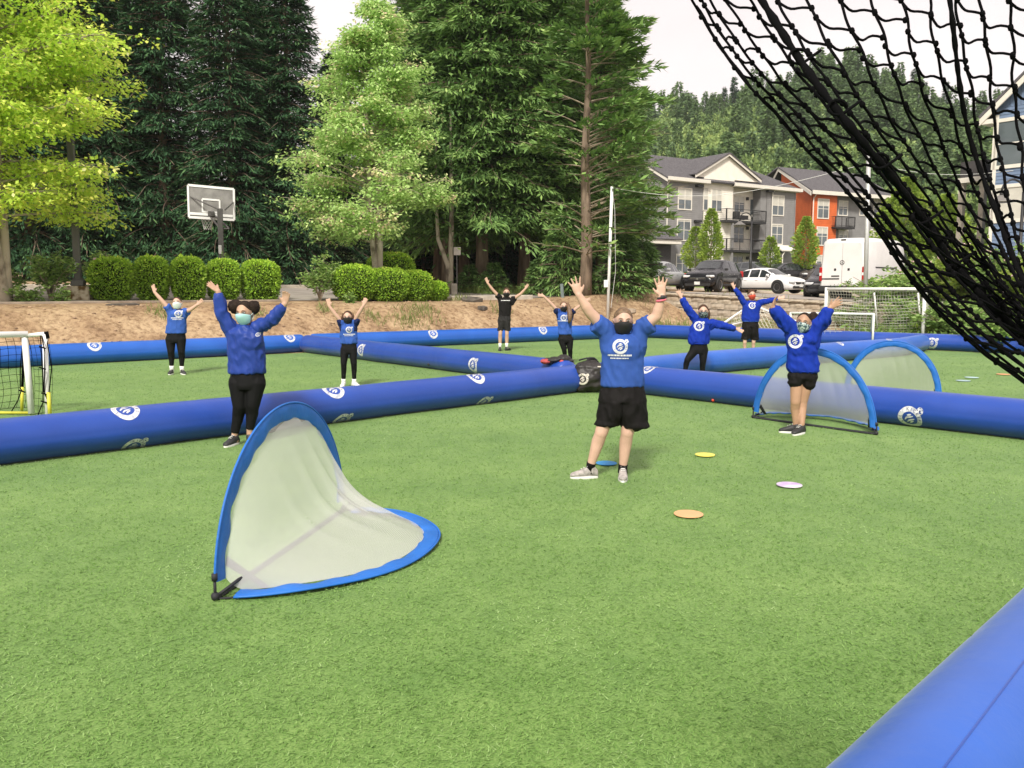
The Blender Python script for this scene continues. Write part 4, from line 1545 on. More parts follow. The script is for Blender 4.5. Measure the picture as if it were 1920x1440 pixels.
def rough_block(w, d, h, seed):
    rs = random.Random(seed)
    mb = MB()
    n, m = 4, 2
    vs, fs = [], []
    for i in range(n + 1):
        for j in range(m + 1):
            edge = i in (0, n) or j in (0, m)
            vs.append((-w / 2 + w * i / n, -d / 2 - (0 if edge else rs.uniform(0.015, 0.05)) , h * j / m))
    for i in range(n):
        for j in range(m):
            a = i * (m + 1) + j
            fs.append((a, a + m + 1, a + m + 2, a + 1))
    mb.add(vs, fs)
    mb.box((0, 0.02, h / 2), (w, d, h))
    return mb.mesh('block')


wall = empty('retaining_wall', (L2A + L2D * WALL_T0 + L2N * WALL_S2).to_3d())
tag(wall, 'tan block retaining wall holding up the car park, below the parked cars', 'wall')
wang = math.atan2(L2D.y, L2D.x)
wall.rotation_euler = (0, 0, wang)
bw, bh = 0.62, 0.245
blocks = [rough_block(bw - 0.014, 0.34, bh - 0.012, k) for k in range(5)]
for k, me in enumerate(blocks): me.materials.append(M_BLOCK[k % 4])
wl = WALL_T1 - WALL_T0
core = MB()
nb_col = int(wl / bw)
cap_me = rough_block(bw * 1.0 - 0.01, 0.40, 0.10, 9)
cap_me.materials.append(M_BLOCK[1])
for c in range(nb_col + 1):
    u = c * bw
    q = L2A + L2D * (WALL_T0 + u) + L2N * (WALL_S2 + 0.55)
    zt = lot_z(q.x, q.y) + 0.02
    rows = 6
    for r in range(rows):
        z = zt - 0.10 - bh * (r + 1)
        uu = u + (bw / 2 if r % 2 else 0)
        if z + bh < 0.02: continue
        o = link('block', blocks[(c * 7 + r * 3 + (c * r) % 4) % 5], None, wall, (uu, -0.025 * (rows - r) * -0.6 + 0.02 * ((c * 5 + r) % 3 - 1) * 0.3, z))
    link('cap_block', cap_me, None, wall, (u, 0.03, zt - 0.10))
    core.box((u, 0.32, zt - 0.85), (bw, 0.3, 1.45))
core.build('fill', M_WALLBACK, wall)

# ================================================================== flats
M_GREY = M('siding_grey', (0.235, 0.23, 0.226), rough=0.75, scale=1.5, var=0.07)
M_CREAM = M('siding_cream', (0.82, 0.78, 0.68), rough=0.8, scale=1.5, var=0.05)
M_ORANGE = M('siding_orange', (0.62, 0.13, 0.03), rough=0.75, scale=1.5, var=0.08)
M_BLUE = M('siding_blue', (0.15, 0.21, 0.32), rough=0.75, scale=1.5, var=0.08)
M_TRIM = M('white_trim', (0.72, 0.68, 0.60), rough=0.6, scale=5, var=0.04)
M_ROOF = M('roof_shingle', (0.105, 0.10, 0.105), rough=0.95, scale=6, var=0.28, bump=0.4, bscale=18, spec=0.15)
M_DARK = M('dark_metal', (0.02, 0.02, 0.021), rough=0.5, var=0.1)
M_GLASS = M('window_glass', (0.10, 0.12, 0.13), rough=0.06, scale=0.8, var=0.25, spec=0.8)
M_BLIND = M('window_blind', (0.55, 0.53, 0.46), rough=0.6, scale=2, var=0.08, spec=0.6, coat=0.5)
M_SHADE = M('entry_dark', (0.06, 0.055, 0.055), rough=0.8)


class Facade:
    """vertical plane through two ground points; u runs along it, w outwards (towards the street)"""
    def __init__(self, a, b):
        self.a = Vector((a[0], a[1], 0)); self.b = Vector((b[0], b[1], 0))
        self.t = (self.b - self.a).normalized()
        self.n = Vector((self.t.y, -self.t.x, 0))

    def uz(self, px, py, w=0.0):
        d = ray(px, py)
        o = self.a + self.n * w
        k = (o - CAM).dot(self.n) / d.dot(self.n)
        p = CAM + d * k
        return (p - o).dot(self.t), p.z

    def p(self, u, z, w=0.0):
        q = self.a + self.t * u + self.n * w
        return Vector((q.x, q.y, z))


def siding(F, u0, u1, z0, z1, w, step=0.19, clip=None):
    """lapped boards as real steps; clip(z) -> (u0, u1)"""
    mb = MB()
    z = z0
    while z < z1 - 0.01:
        zz = min(z + step, z1)
        a0, a1 = clip(z) if clip else (u0, u1)
        b0, b1 = clip(zz) if clip else (u0, u1)
        if a1 - a0 > 0.02:
            mb.quad(F.p(a0, z, w + 0.022), F.p(a1, z, w + 0.022), F.p(max(b1, b0 + 0.001), zz, w), F.p(b0, zz, w))
            mb.quad(F.p(a0, z, w), F.p(a1, z, w), F.p(a1, z, w + 0.022), F.p(a0, z, w + 0.022))
        z = zz
    return mb


def orient_box(mb, F, u0, u1, z0, z1, w0, w1):
    P = [F.p(u, z, w) for u in (u0, u1) for w in (w0, w1) for z in (z0, z1)]
    mb.add(P, [(0, 1, 3, 2), (4, 6, 7, 5), (0, 4, 5, 1), (2, 3, 7, 6), (0, 2, 6, 4), (1, 5, 7, 3)])


def window(F, px0, py0, px1, py1, host, w=0.0, blind=0.5, mull=2, transom=True, trim=0.11, pyc=None):
    """window from its picture rectangle: frame > sash bars, pane, blind"""
    u0, z1 = F.uz(px0, (py0), w)
    u1, _ = F.uz(px1, py0, w)
    _, zb = F.uz((px0 + px1) / 2, py1, w)
    _, zt = F.uz((px0 + px1) / 2, py0, w)
    return window_uz(F, u0, u1, zb, zt, host, w, blind, mull, transom, trim)


def window_uz(F, u0, u1, zb, zt, host, w=0.0, blind=0.5, mull=2, transom=True, trim=0.11):
    fr = MB()
    orient_box(fr, F, u0, u0 + trim, zb, zt, w - 0.02, w + 0.06)
    orient_box(fr, F, u1 - trim, u1, zb, zt, w - 0.02, w + 0.06)
    orient_box(fr, F, u0 + trim, u1 - trim, zt - trim, zt, w - 0.02, w + 0.065)
    orient_box(fr, F, u0 + trim, u1 - trim, zb, zb + trim, w - 0.02, w + 0.07)
    fo = fr.build('window', M_TRIM, host)
    a0, a1, b0, b1 = u0 + trim, u1 - trim, zb + trim, zt - trim
    sa = MB()
    for k in range(1, mull):
        um = lerp(a0, a1, k / mull)
        orient_box(sa, F, um - 0.03, um + 0.03, b0, b1, w + 0.026, w + 0.05)
    if transom:
        zm = lerp(b0, b1, 0.5)
        for k in range(mull):
            c0 = lerp(a0, a1, k / mull) + (0.032 if k else 0); c1 = lerp(a0, a1, (k + 1) / mull) - (0.032 if k < mull - 1 else 0)
            orient_box(sa, F, c0, c1, zm - 0.025, zm + 0.025, w + 0.026, w + 0.045)
    if sa.v: sa.build('sash_bars', M_TRIM, fo)
    zs = lerp(b1, b0, blind)
    g = MB()
    if zs > b0 + 0.02:
        g.quad(F.p(a0, b0, w + 0.028), F.p(a1, b0, w + 0.028), F.p(a1, zs, w + 0.028), F.p(a0, zs, w + 0.028))
        g.build('pane', M_GLASS, fo)
    if blind > 0.02:
        g = MB()
        g.quad(F.p(a0, zs, w + 0.026), F.p(a1, zs, w + 0.026), F.p(a1, b1, w + 0.026), F.p(a0, b1, w + 0.026))
        g.build('blind', M_BLIND, fo)
    return fo


def roof_slab(mb, quad, th=0.14):
    q = [Vector(v) for v in quad]
    n = (q[1] - q[0]).cross(q[2] - q[0]).normalized()
    if n.z < 0: n = -n
    mb.prism(q, n * th)


def balcony(F, u0, u1, zf, w0, w1, host, n=22, h=1.05):
    b = MB()
    orient_box(b, F, u0, u1, zf - 0.22, zf, w0, w1)
    bo = b.build('balcony', M_DARK, host)
    r = MB()
    for (x0, y0, x1, y1) in ((u0, w1 - 0.03, u1, w1 - 0.03), (u0 + 0.02, w0, u0 + 0.02, w1), (u1 - 0.02, w0, u1 - 0.02, w1)):
        a, c = F.p(x0, zf + h, y0), F.p(x1, zf + h, y1)
        r.tube([a, c], 0.035, 6)
        r.tube([F.p(x0, zf + 0.1, y0), F.p(x1, zf + 0.1, y1)], 0.025, 5)
        L = (c - a).length
        m = max(2, int(L / 0.14))
        for k in range(m + 1):
            f = k / m
            r.tube([F.p(lerp(x0, x1, f), zf + 0.005, lerp(y0, y1, f)), F.p(lerp(x0, x1, f), zf + h - 0.01, lerp(y0, y1, f))], 0.05 if k in (0, m) else 0.009, 4)
        for f in (0.33, 0.66):
            if L > 2: r.tube([F.p(lerp(x0, x1, f), zf + 0.005, lerp(y0, y1, f)), F.p(lerp(x0, x1, f), zf + h - 0.01, lerp(y0, y1, f))], 0.04, 4)
    r.build('railing', M_DARK, bo)
    return bo


def flats_grey():
    gp_ = lambda px, Y: (at(px, 540, Y).x, Y)
    F = Facade(gp_(1248, 80), gp_(1490, 90))
    host = empty('apartment_building', F.p(0, ground_z(F.a.x, F.a.y)))
    tag(host, 'three-storey grey and cream flats with balconies, behind the dark parked car', 'building')
    inv = host.location.copy()
    kids = []
    U = lambda px, w=0: F.uz(px, 400, w)[0]
    Z = lambda px, py, w=0: F.uz(px, py, w)[1]
    zb = 2.6
    ze = Z(1290, 340)                # eaves
    uL0, uL1 = 0.0, U(1318)
    uC1 = U(1371)
    uR0, uR1 = U(1437), U(1490)
    D = 10.5
    # left bay, right bay, cream tower, recess
    siding(F, uL0, uL1, zb, ze, 0).build('wall', M_GREY, host)['label'] = 'grey lapped siding of the left bay'
    siding(F, uR0, uR1, zb, ze, 0).build('wall', M_GREY, host)['label'] = 'grey lapped siding of the right bay'
    zpk = Z(1360, 291)
    upk = U(1360)
    uG0, uG1 = U(1298), U(1421)
    zG = Z(1298, 328)
    # cream: tower wall (proud of the bays by 5 cm) and gable
    siding(F, uL1, uC1, zb, ze + 0.1, 0.05).build('wall', M_CREAM, host)['label'] = 'cream wall of the stair tower'
    g = MB()
    zg0 = zG
    g.prism([F.p(uL1 - 1.2, zg0 - 0.1, 0.05), F.p(uG1, zg0 - 0.1, 0.05), F.p(upk, zpk, 0.05)], F.n * -0.2)
    orient_box(g, F, uL1, uC1 + 0.3, ze + 0.1, zg0 - 0.1, -0.15, 0.05)
    g.build('gable', M_CREAM, host)
    # gable roof with white rake boards
    rk = MB()
    for (ua, za) in ((uG0, zG), (uG1, Z(1421, 338))):
        a, b = F.p(ua, za, 0.34), F.p(upk, zpk + 0.18, 0.34)
        rk.prism([a, b, b - Vector((0, 0, 0.26)), a - Vector((0, 0, 0.26))], F.n * -0.06)
    rk.build('rake_boards', M_TRIM, host)
    rf = MB()
    for (ua, za) in ((uG0, zG), (uG1, Z(1421, 338))):
        roof_slab(rf, [F.p(ua, za, 0.4), F.p(upk, zpk + 0.12, 0.4), F.p(upk, zpk + 0.12, -D * 0.5), F.p(ua, za, -D * 0.5)], 0.12)
    # main roof: slope from the eaves to a ridge
    zr = Z(1248, 296, -D * 0.5)
    uE0, uE1 = uL0 - 0.45, uR1 + 0.45
    roof_slab(rf, [F.p(uE0, ze, 0.5), F.p(uE1, ze, 0.5), F.p(uE1 - 3.4, zr, -D * 0.5), F.p(uE0, zr, -D * 0.5)], 0.14)
    roof_slab(rf, [F.p(uE0, ze, -D - 0.5), F.p(uE1, ze, -D - 0.5), F.p(uE1 - 3.4, zr, -D * 0.5), F.p(uE0, zr, -D * 0.5)], 0.14)
    roof_slab(rf, [F.p(uE1, ze, 0.5), F.p(uE1, ze, -D - 0.5), F.p(uE1 - 3.4, zr, -D * 0.5), F.p(uE1 - 3.4, zr, -D * 0.5 - 0.05)], 0.13)
    rf.build('roof', M_ROOF, host)
    fa = MB()
    orient_box(fa, F, uE0, uL1 + 0.35, ze - 0.10, ze + 0.22, 0.48, 0.60)
    orient_box(fa, F, uC1 - 0.2, uE1, ze - 0.10, ze + 0.22, 0.48, 0.60)
    orient_box(fa, F, uE0 + 0.1, uL1 + 0.3, ze - 0.14, ze - 0.06, 0.02, 0.48)
    orient_box(fa, F, uC1 - 0.1, uE1 - 0.1, ze - 0.14, ze - 0.06, 0.02, 0.48)
    fa.build('gutter', M_TRIM, host)
    # left gable end wall
    S = Facade((F.p(0, 0, -D).x, F.p(0, 0, -D).y), (F.a.x, F.a.y))
    sl = siding(S, 0, D, zb, zr, 0, clip=lambda z: (0, D) if z < ze else (D * 0.5 * (z - ze) / (zr - ze), D - D * 0.5 * (z - ze) / (zr - ze)))
    sl.build('wall', M_GREY, host)['label'] = 'grey gable end wall'
    rk = MB()
    a, b, c = S.p(D + 0.4, ze + 0.05, 0.42), S.p(D * 0.5, zr + 0.15, 0.42), S.p(-0.4, ze + 0.05, 0.42)
    for p, q in ((a, b), (b, c)):
        rk.prism([p, q, q - Vector((0, 0, 0.3)), p - Vector((0, 0, 0.3))], S.n * -0.06)
    rk.build('rake_boards', M_TRIM, host)
    # right end wall
    E = Facade((F.p(uR1, 0).x, F.p(uR1, 0).y), (F.p(uR1, 0, -D).x, F.p(uR1, 0, -D).y))
    siding(E, 0, D, zb, ze, 0).build('wall', M_GREY, host)['label'] = 'grey right end wall'
    # recess of the balconies: cream back wall and grey cheek
    rd = -1.05
    siding(F, uC1, uR0, zb, ze, rd).build('wall', M_CREAM, host)['label'] = 'cream back wall of the balcony recess'
    ck = MB()
    orient_box(ck, F, uR0 - 0.9, uR0 - 0.001, zb, ze - 0.15, rd + 0.03, -0.02)
    ck.build('cheek_wall', M_GREY, host)
    ck = MB()
    orient_box(ck, F, uC1 + 0.001, uC1 + 0.15, zb, ze - 0.15, rd + 0.03, 0.045)
    ck.build('cheek_wall', M_CREAM, host)
    # windows
    for r in ((1271, 352, 1297.5, 394), (1269, 410.5, 1295.5, 452), (1267, 476, 1291, 512)): window(F, *r, host, 0.0, blind=0.55 if r[1] < 400 else 0.08)
    for r in ((1447.5, 366, 1470.5, 405), (1446, 420, 1468, 459), (1445, 475, 1466, 512)): window(F, *r, host, 0.0, blind=0.5 if r[1] < 400 else 0.1)
    for r in ((1334, 354, 1354, 397), (1319, 352, 1328, 395), (1334, 420, 1352, 458), (1319, 418, 1328, 456)): window(F, *r, host, 0.05, blind=0.5, mull=2 if r[2] - r[0] > 12 else 1, trim=0.07)
    for r in ((1376, 367, 1396, 399), (1375, 422, 1395, 456), (1373, 478, 1393, 506)): window(F, *r, host, rd, blind=0.4 if r[1] < 400 else 0.1, trim=0.08)
    for k, (py0, py1) in enumerate(((369, 412), (424, 466), (480, 522))):
        u0, z1 = F.uz(1404, py0, rd); u1, _ = F.uz(1416, py0, rd); _, z0 = F.uz(1410, py1, rd)
        d = MB(); orient_box(d, F, u0, u1, z0, z1, rd + 0.025, rd + 0.05)
        do = d.build('door', M_TRIM, host)
        d = MB(); orient_box(d, F, u0 + 0.2, u1 - 0.2, z0 + 0.5, z1 - 0.25, rd + 0.051, rd + 0.056); d.build('pane', M_GLASS, do)
        d = MB(); ul, zl = F.uz(1400, py0 + 1, rd); orient_box(d, F, ul - 0.12, ul + 0.12, zl - 0.3, zl, rd + 0.03, rd + 0.2); d.build('wall_lamp', M_DARK, host)
    for py in (414, 469):
        zf = F.uz(1400, py, 0.9)[1]
        u0, u1 = F.uz(1362, py, 0.9)[0], F.uz(1436.5, py, 0.9)[0]
        balcony(F, u0, u1, zf, rd + 0.05, 0.9, host)
    fm = MB()
    zf = F.uz(1400, 414, 0.9)[1]
    u_ = F.uz(1376, 410, 0.3)[0]
    fm.bbox(F.p(u_ + 1.0, zf + 0.35, 0.2), (1.6, 0.7, 0.4), 0.05, math.atan2(F.t.y, F.t.x))
    fm.bbox(F.p(u_ + 0.4, zf + 0.62, 0.2), (0.5, 0.6, 0.6), 0.08, math.atan2(F.t.y, F.t.x))
    tag(fm.build('outdoor_sofa', M_DARK), 'dark outdoor sofa on the upper balcony of the grey flats', 'sofa')
    ps = MB()
    pu = F.uz(1371.5, 440, 0.75)[0]
    orient_box(ps, F, pu, pu + 0.22, zb, F.uz(1372, 414, 0.75)[1] - 0.22, 0.62, 0.84)
    ps.build('balcony_post', M_GREY, host)
    # downpipes, corner boards, band boards
    dp = MB()
    for px in (1249.5, 1446.0):
        u = U(px)
        dp.tube([F.p(u, ze - 0.1, 0.5), F.p(u, ze - 0.35, 0.12), F.p(u, Z(1249, 448), 0.1)], 0.055, 6)
    dp.build('downpipe', M_TRIM, host)
    cb = MB()
    for u in (0.02, uR1 - 0.02): orient_box(cb, F, u - 0.08, u + 0.08, zb, ze - 0.15, 0.03, 0.05)
    cb.build('corner_boards', M_GREY, host)
    for px, py in ((1309, 349), (1441, 359), (1306, 415)):
        u, z = F.uz(px, py)
        v = MB(); orient_box(v, F, u - 0.4, u + 0.4, z - 0.1, z + 0.1, 0.02, 0.35); v.build('vent_hood', M_DARK, host)
    # entrance porch at the left corner
    pr = MB()
    u0, u1 = U(1216, 1.6), U(1279, 1.6)
    zp = F.uz(1250, 457, 1.6)[1]
    orient_box(pr, F, u0, u1, zp, zp + 0.35, 0.03, 1.6)
    po = pr.build('porch_roof', M_TRIM, host)
    roofp = MB(); roof_slab(roofp, [F.p(u0 - 0.1, zp + 0.36, 1.7), F.p(u1 + 0.1, zp + 0.36, 1.7), F.p(u1 + 0.1, zp + 1.2, 0.04), F.p(u0 - 0.1, zp + 1.2, 0.04)], 0.08)
    roofp.build('porch_shingles', M_ROOF, po)
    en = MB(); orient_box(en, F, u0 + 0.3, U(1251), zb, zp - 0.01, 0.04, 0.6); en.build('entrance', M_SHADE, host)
    pr = MB()
    u0, u1, zp = U(1470, 1.2), U(1488, 1.2), F.uz(1478, 470, 1.2)[1]
    roof_slab(pr, [F.p(u0, zp + 0.5, 0.05), F.p(u1 + 0.8, zp + 0.5, 0.05), F.p(u1 + 0.8, zp - 0.1, 1.2), F.p(u0, zp - 0.1, 1.2)], 0.12)
    pr.build('side_porch_roof', M_TRIM, host)
    pq = MB(); pq.tube([F.p(u0 + 0.5, zp, 1.1), F.p(u0 + 0.25, zp - 0.5, 1.0), F.p(u0 + 0.25, zb, 1.0)], 0.06, 6); pq.build('side_porch_post', M_TRIM, host)
    for ch in host.children: ch.matrix_parent_inverse = Matrix.Translation(-inv)


def flats_orange():
    gp_ = lambda px, Y: (at(px, 540, Y).x, Y)
    F = Facade(gp_(1516, 92), gp_(1668, 98))
    host = empty('apartment_building', F.p(0, ground_z(F.a.x, F.a.y)))
    tag(host, 'orange and grey three-storey flats behind the white van', 'building')
    inv = host.location.copy()
    zb = 2.8
    U = lambda px, w=0: F.uz(px, 400, w)[0]
    ze = F.uz(1520, 361)[1]
    uo = U(1568)
    u1 = U(1668)
    D = 9.0
    siding(F, 0, uo, zb, ze, 0.05).build('wall', M_ORANGE, host)['label'] = 'orange lapped siding of the front bay'
    siding(F, uo, u1, zb, ze, -0.6).build('wall', M_GREY, host)['label'] = 'grey lapped siding behind the balconies'
    S = Facade(((F.a - F.n * D) - F.t * 0.0).to_2d(), F.a.to_2d())
    # gable end seen at the left
    S = Facade((gp_(1458, 100)), (F.a.x, F.a.y))
    Ls = (S.b - S.a).length
    zr = S.uz(1463, 318)[1]
    siding(S, 0, Ls, zb, zr, 0.0, clip=lambda z: (0, Ls) if z < ze else (0, Ls * (1 - (z - ze) / (zr - ze) * 0.97))).build('wall', M_ORANGE, host)['label'] = 'orange gable end wall'
    rk = MB()
    a, b = S.p(Ls + 0.4, ze + 0.1, 0.35), S.p(-0.2, zr + 0.2, 0.35)
    rk.prism([a, b, b - Vector((0, 0, 0.42)), a - Vector((0, 0, 0.42))], S.n * -0.08)
    c = S.p(-1.6, zr - 0.8, 0.35)
    rk.prism([b, c, c - Vector((0, 0, 0.42)), b - Vector((0, 0, 0.42))], S.n * -0.08)
    rk.build('rake_boards', M_TRIM, host)
    rf = MB()
    ridge0 = S.p(-0.2, zr + 0.15, 0.4)
    ridge1 = ridge0 + F.t * (u1 + 1.0)
    roof_slab(rf, [F.p(-0.5, ze + 0.02, 0.5), F.p(u1 + 0.5, ze + 0.02, 0.5), ridge1, ridge0], 0.14)
    back = ridge0 - F.n * 6 - Vector((0, 0, 2.6))
    roof_slab(rf, [ridge0, ridge1, back + F.t * (u1 + 1), back], 0.14)
    rf.build('roof', M_ROOF, host)
    gt = MB(); orient_box(gt, F, -0.5, u1 + 0.5, ze - 0.2, ze + 0.2, 0.5, 0.62); gt.build('gutter', M_TRIM, host)
    for r in ((1533, 372.5, 1555, 410.5), (1531, 425, 1552, 461), (1530, 478, 1551, 512)): window(F, *r, host, 0.05, blind=0.35)
    for r in ((1638, 372, 1652, 412), (1612, 372, 1628, 405), (1572, 376, 1590, 405), (1572, 430, 1590, 458), (1632, 430, 1650, 466)): window(F, *r, host, -0.6, blind=0.4)
    zf = F.uz(1583, 425, 0.6)[1]
    balcony(F, U(1567.5, 0.6), U(1604, 0.6), zf, -0.55, 0.6, host)
    dp = MB(); dp.tube([F.p(0.1, ze - 0.2, 0.5), F.p(0.1, ze - 0.6, 0.14), F.p(0.1, zb, 0.14)], 0.06, 6); dp.build('downpipe', M_TRIM, host)
    pl = MB(); u, z = F.uz(1522, 483, 0.1); orient_box(pl, F, u - 0.45, u + 0.45, z - 0.22, z + 0.22, 0.09, 0.13); pl.build('number_plate', M_TRIM, host)
    for ch in host.children: ch.matrix_parent_inverse = Matrix.Translation(-inv)


def house_blue():
    gp_ = lambda px, Y: (at(px, 540, Y).x, Y)
    F = Facade(gp_(1849, 40), gp_(2150, 35))
    host = empty('blue_house', F.p(0, ground_z(F.a.x, F.a.y)))
    tag(host, 'blue house with large white-framed windows at the right edge behind the net', 'building')
    inv = host.location.copy()
    zb = 0.8
    U = lambda px, w=0: F.uz(px, 300, w)[0]
    Z = lambda px, py, w=0: F.uz(px, py, w)[1]
    zeave = Z(1849, 205)
    u1 = U(2150)
    upk = u1 * 0.62
    slope = (Z(1915, 150) - zeave) / (U(1915) - 0)
    zpk = zeave + slope * upk
    zband = Z(1880, 205)
    siding(F, 0, u1, zb, zeave, 0, step=0.16).build('wall', M_BLUE, host)['label'] = 'blue lapped siding'
    g = MB()
    g.prism([F.p(0, zeave, 0.0), F.p(u1, zeave, 0.0), F.p(upk, zpk, 0.0)], F.n * -0.2)
    for k in range(1, 40):
        u = k * u1 / 40
        zt = zeave + slope * u if u < upk else zpk - (zpk - zeave) * (u - upk) / (u1 - upk)
        if zt > zeave + 0.1: orient_box(g, F, u - 0.025, u + 0.025, zeave, zt - 0.02, 0.0, 0.022)
    g.build('gable', M_BLUE, host)
    rk = MB()
    a = F.p(-0.55, zeave - slope * 0.55, 0.45); b = F.p(upk, zpk + 0.1, 0.45); c = F.p(u1 + 0.5, zeave - 0.3, 0.45)
    for p, q in ((a, b), (b, c)): rk.prism([p, q, q - Vector((0, 0, 0.30)), p - Vector((0, 0, 0.30))], F.n * -0.08)
    orient_box(rk, F, -0.5, 0.0, zeave - slope * 0.55 - 0.25, zeave - slope * 0.55 - 0.05, -0.6, 0.40)
    rk.build('rake_boards', M_TRIM, host)
    rf = MB()
    for p, q in ((a, b), (b, c)):
        v = F.n * -9.0
        roof_slab(rf, [p + Vector((0, 0, .03)), q + Vector((0, 0, .03)), q + v + Vector((0, 0, .03)), p + v + Vector((0, 0, .03))], 0.12)
    rf.build('roof', M_ROOF, host)
    cb = MB(); orient_box(cb, F, -0.02, 0.13, zb, zeave - 0.35, 0.028, 0.06); cb.build('corner_board', M_TRIM, host)
    L = Facade((F.p(0, 0, -9).x, F.p(0, 0, -9).y), (F.a.x, F.a.y))
    siding(L, 0, 9, zb, zeave, 0, step=0.16).build('wall', M_BLUE, host)['label'] = 'blue side wall'
    window(F, 1865, 217, 1968, 313, host, 0.0, blind=0.0, mull=1, transom=True, trim=0.16)
    window(F, 1862, 343, 1968, 416, host, 0.0, blind=1.0, mull=1, transom=False, trim=0.16)
    # porch at the left of the house: deck box, white beam, posts
    dk = MB()
    P0 = Facade(gp_(1788, 44), gp_(1848, 42.5))
    up = P0.uz(1845, 320)[0]
    orient_box(dk, P0, 0, up, P0.uz(1800, 334)[1], P0.uz(1800, 305)[1], -2.5, 0)
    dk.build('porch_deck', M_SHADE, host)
    bm_ = MB(); orient_box(bm_, P0, -0.1, up + 0.1, P0.uz(1800, 344)[1], P0.uz(1800, 334.5)[1], -2.5, 0.06); bm_.build('porch_beam', M_TRIM, host)
    po = MB()
    for px in (1799, 1838):
        u = P0.uz(px, 380)[0]
        orient_box(po, P0, u - 0.13, u + 0.13, zb, P0.uz(1800, 344.3)[1], -0.3, -0.05)
    po.build('porch_posts', M_CONC, host)
    for ch in host.children: ch.matrix_parent_inverse = Matrix.Translation(-inv)


flats_grey()
flats_orange()
house_blue()
# pale fence and further blue-grey block glimpsed through the net left of the blue house
# ================================================================== poles, lamps, hoop, sign
M_GALV = M('galvanised', (0.50, 0.50, 0.49), rough=0.45, scale=4, var=0.06, metal=0.35)
M_PAINTW = M('white_paint', (0.76, 0.76, 0.74), rough=0.4, scale=5, var=0.05)
M_POLE = M('pole_grey', (0.11, 0.105, 0.10), rough=0.6, scale=3, var=0.10)
M_MOSS = M('mossy_concrete', (0.12, 0.075, 0.03), rgb2=(0.46, 0.40, 0.30), rough=0.95, scale=4.5, bump=0.6, bscale=25, spec=0.1, ramp=(0.42, 0.60))

# tall light pole on a mossy block
p = onground(150, 25.8)
zt = at(150, 536, 25.8).z
blk = MB(); blk.bbox((0, 0, (zt - p.z) / 2 - 0.1), (0.72, 0.72, zt - p.z + 0.2), 0.04, 0.18)
tag(blk.build('concrete_block', M_MOSS, loc=p), 'mossy concrete block under the grey light pole', 'concrete block')
lp = empty('light_pole', (p.x - 0.02, p.y, zt))
tag(lp, 'tall square grey light pole standing on the mossy concrete block', 'light pole')
mb = MB(); mb.bbox((0, 0, 5.6), (0.19, 0.19, 10.9), 0.02, 0.25); mb.build('shaft', M_POLE, lp)
mb = MB(); mb.bbox((0, 0, 0.09), (0.36, 0.36, 0.18), 0.02, 0.25)
for a in range(4): mb.tube([(0.15 * math.cos(a * 1.57 + 1.03), 0.15 * math.sin(a * 1.57 + 1.03), 0.17), (0.15 * math.cos(a * 1.57 + 1.03), 0.15 * math.sin(a * 1.57 + 1.03), 0.24)], 0.02, 6)
mb.build('base_plate', M_POLE, lp)
mb = MB(); mb.box((0.02, -0.125, 0.62), (0.085, 0.012, 0.13), 0.25); mb.build('sticker', M_PAINTW, lp)
mb = MB(); mb.bbox((0.9, 0, 11.0), (1.9, 0.3, 0.16), 0.03, 0.0); mb.build('lamp_head', M_POLE, lp)

# basketball hoop, seen from behind
M_BOARD = M('backboard_acrylic', (0.22, 0.215, 0.20), rough=0.25, scale=3, var=0.18, spec=0.5)
M_RIM = M('orange_rim', (0.45, 0.13, 0.05), rough=0.5)
Yh = 33.0
ph = onground(418, Yh)
hp = empty('basketball_hoop', ph)
tag(hp, 'basketball hoop with clear backboard on a dark pole, seen from behind', 'basketball hoop')
T = lambda px, py, Y: at(px, py, Y) - ph
mb = MB(); top = T(417, 391, Yh)
mb.bbox((0, 0, top.z / 2), (0.20, 0.20, top.z), 0.02, 0.3); mb.build('pole', M_POLE, hp)
A_, B_, C_, D_ = T(353, 347, 34.6), T(439, 355, 34.0), T(440, 412.5, 34.0), T(355, 407, 34.6)
nv = (B_ - A_).cross(D_ - A_).normalized()
mb = MB(); mb.prism([A_, B_, C_, D_], nv * 0.03); bd = mb.build('backboard', M_BOARD, hp)
fr = MB()
def bar(a, b, w, lift):
    q = (b - a).normalized(); s = q.cross(nv).normalized() * w / 2
    fr.prism([a - s + nv * lift, a + s + nv * lift, b + s + nv * lift, b - s + nv * lift], nv * -0.02)
for a, b in ((A_, B_), (B_, C_), (C_, D_), (D_, A_)): bar(a, b, 0.09, -0.01)
def bl(u, v): return A_.lerp(B_, u).lerp(D_.lerp(C_, u), v)
for a, b in (((0.31, 0.40), (0.69, 0.40)), ((0.69, 0.40), (0.69, 0.82)), ((0.31, 0.82), (0.31, 0.40)), ((0.31, 0.80), (0.69, 0.80))): bar(bl(*a), bl(*b), 0.07, -0.012)
bar(bl(0.03, 0.88), bl(0.97, 0.88), 0.10, -0.014)
fr.build('board_lines', M_PAINTW, bd)
br = MB()
for a, b, r in ((bl(0.04, 0.36), top + Vector((-0.1, 0, -0.05)), 0.028), (bl(0.98, 0.42), top + Vector((0.1, 0, -0.05)), 0.028), (bl(0.45, 0.9), T(412, 428, Yh), 0.035), (bl(0.57, 0.9), T(429, 428, Yh), 0.035)):
    br.tube([a, b], r, 6)
br.bbox(bl(0.52, 0.86) + Vector((0, -0.12, 0)), (0.22, 0.25, 0.2), 0.02)
br.tube([T(411, 428, Yh), T(430, 429, Yh)], 0.03, 6)
br.build('brackets', M_POLE, hp)
rim = MB(); rc = bl(0.36, 0.98) + Vector((-0.1, 0.45, -0.02))
rim.tube([rc + Vector((0.23 * math.cos(a), 0.23 * math.sin(a), 0)) for a in np.linspace(0, 2 * math.pi, 25)], 0.012, 6, cap=False)
ro = rim.build('rim', M_RIM, hp)
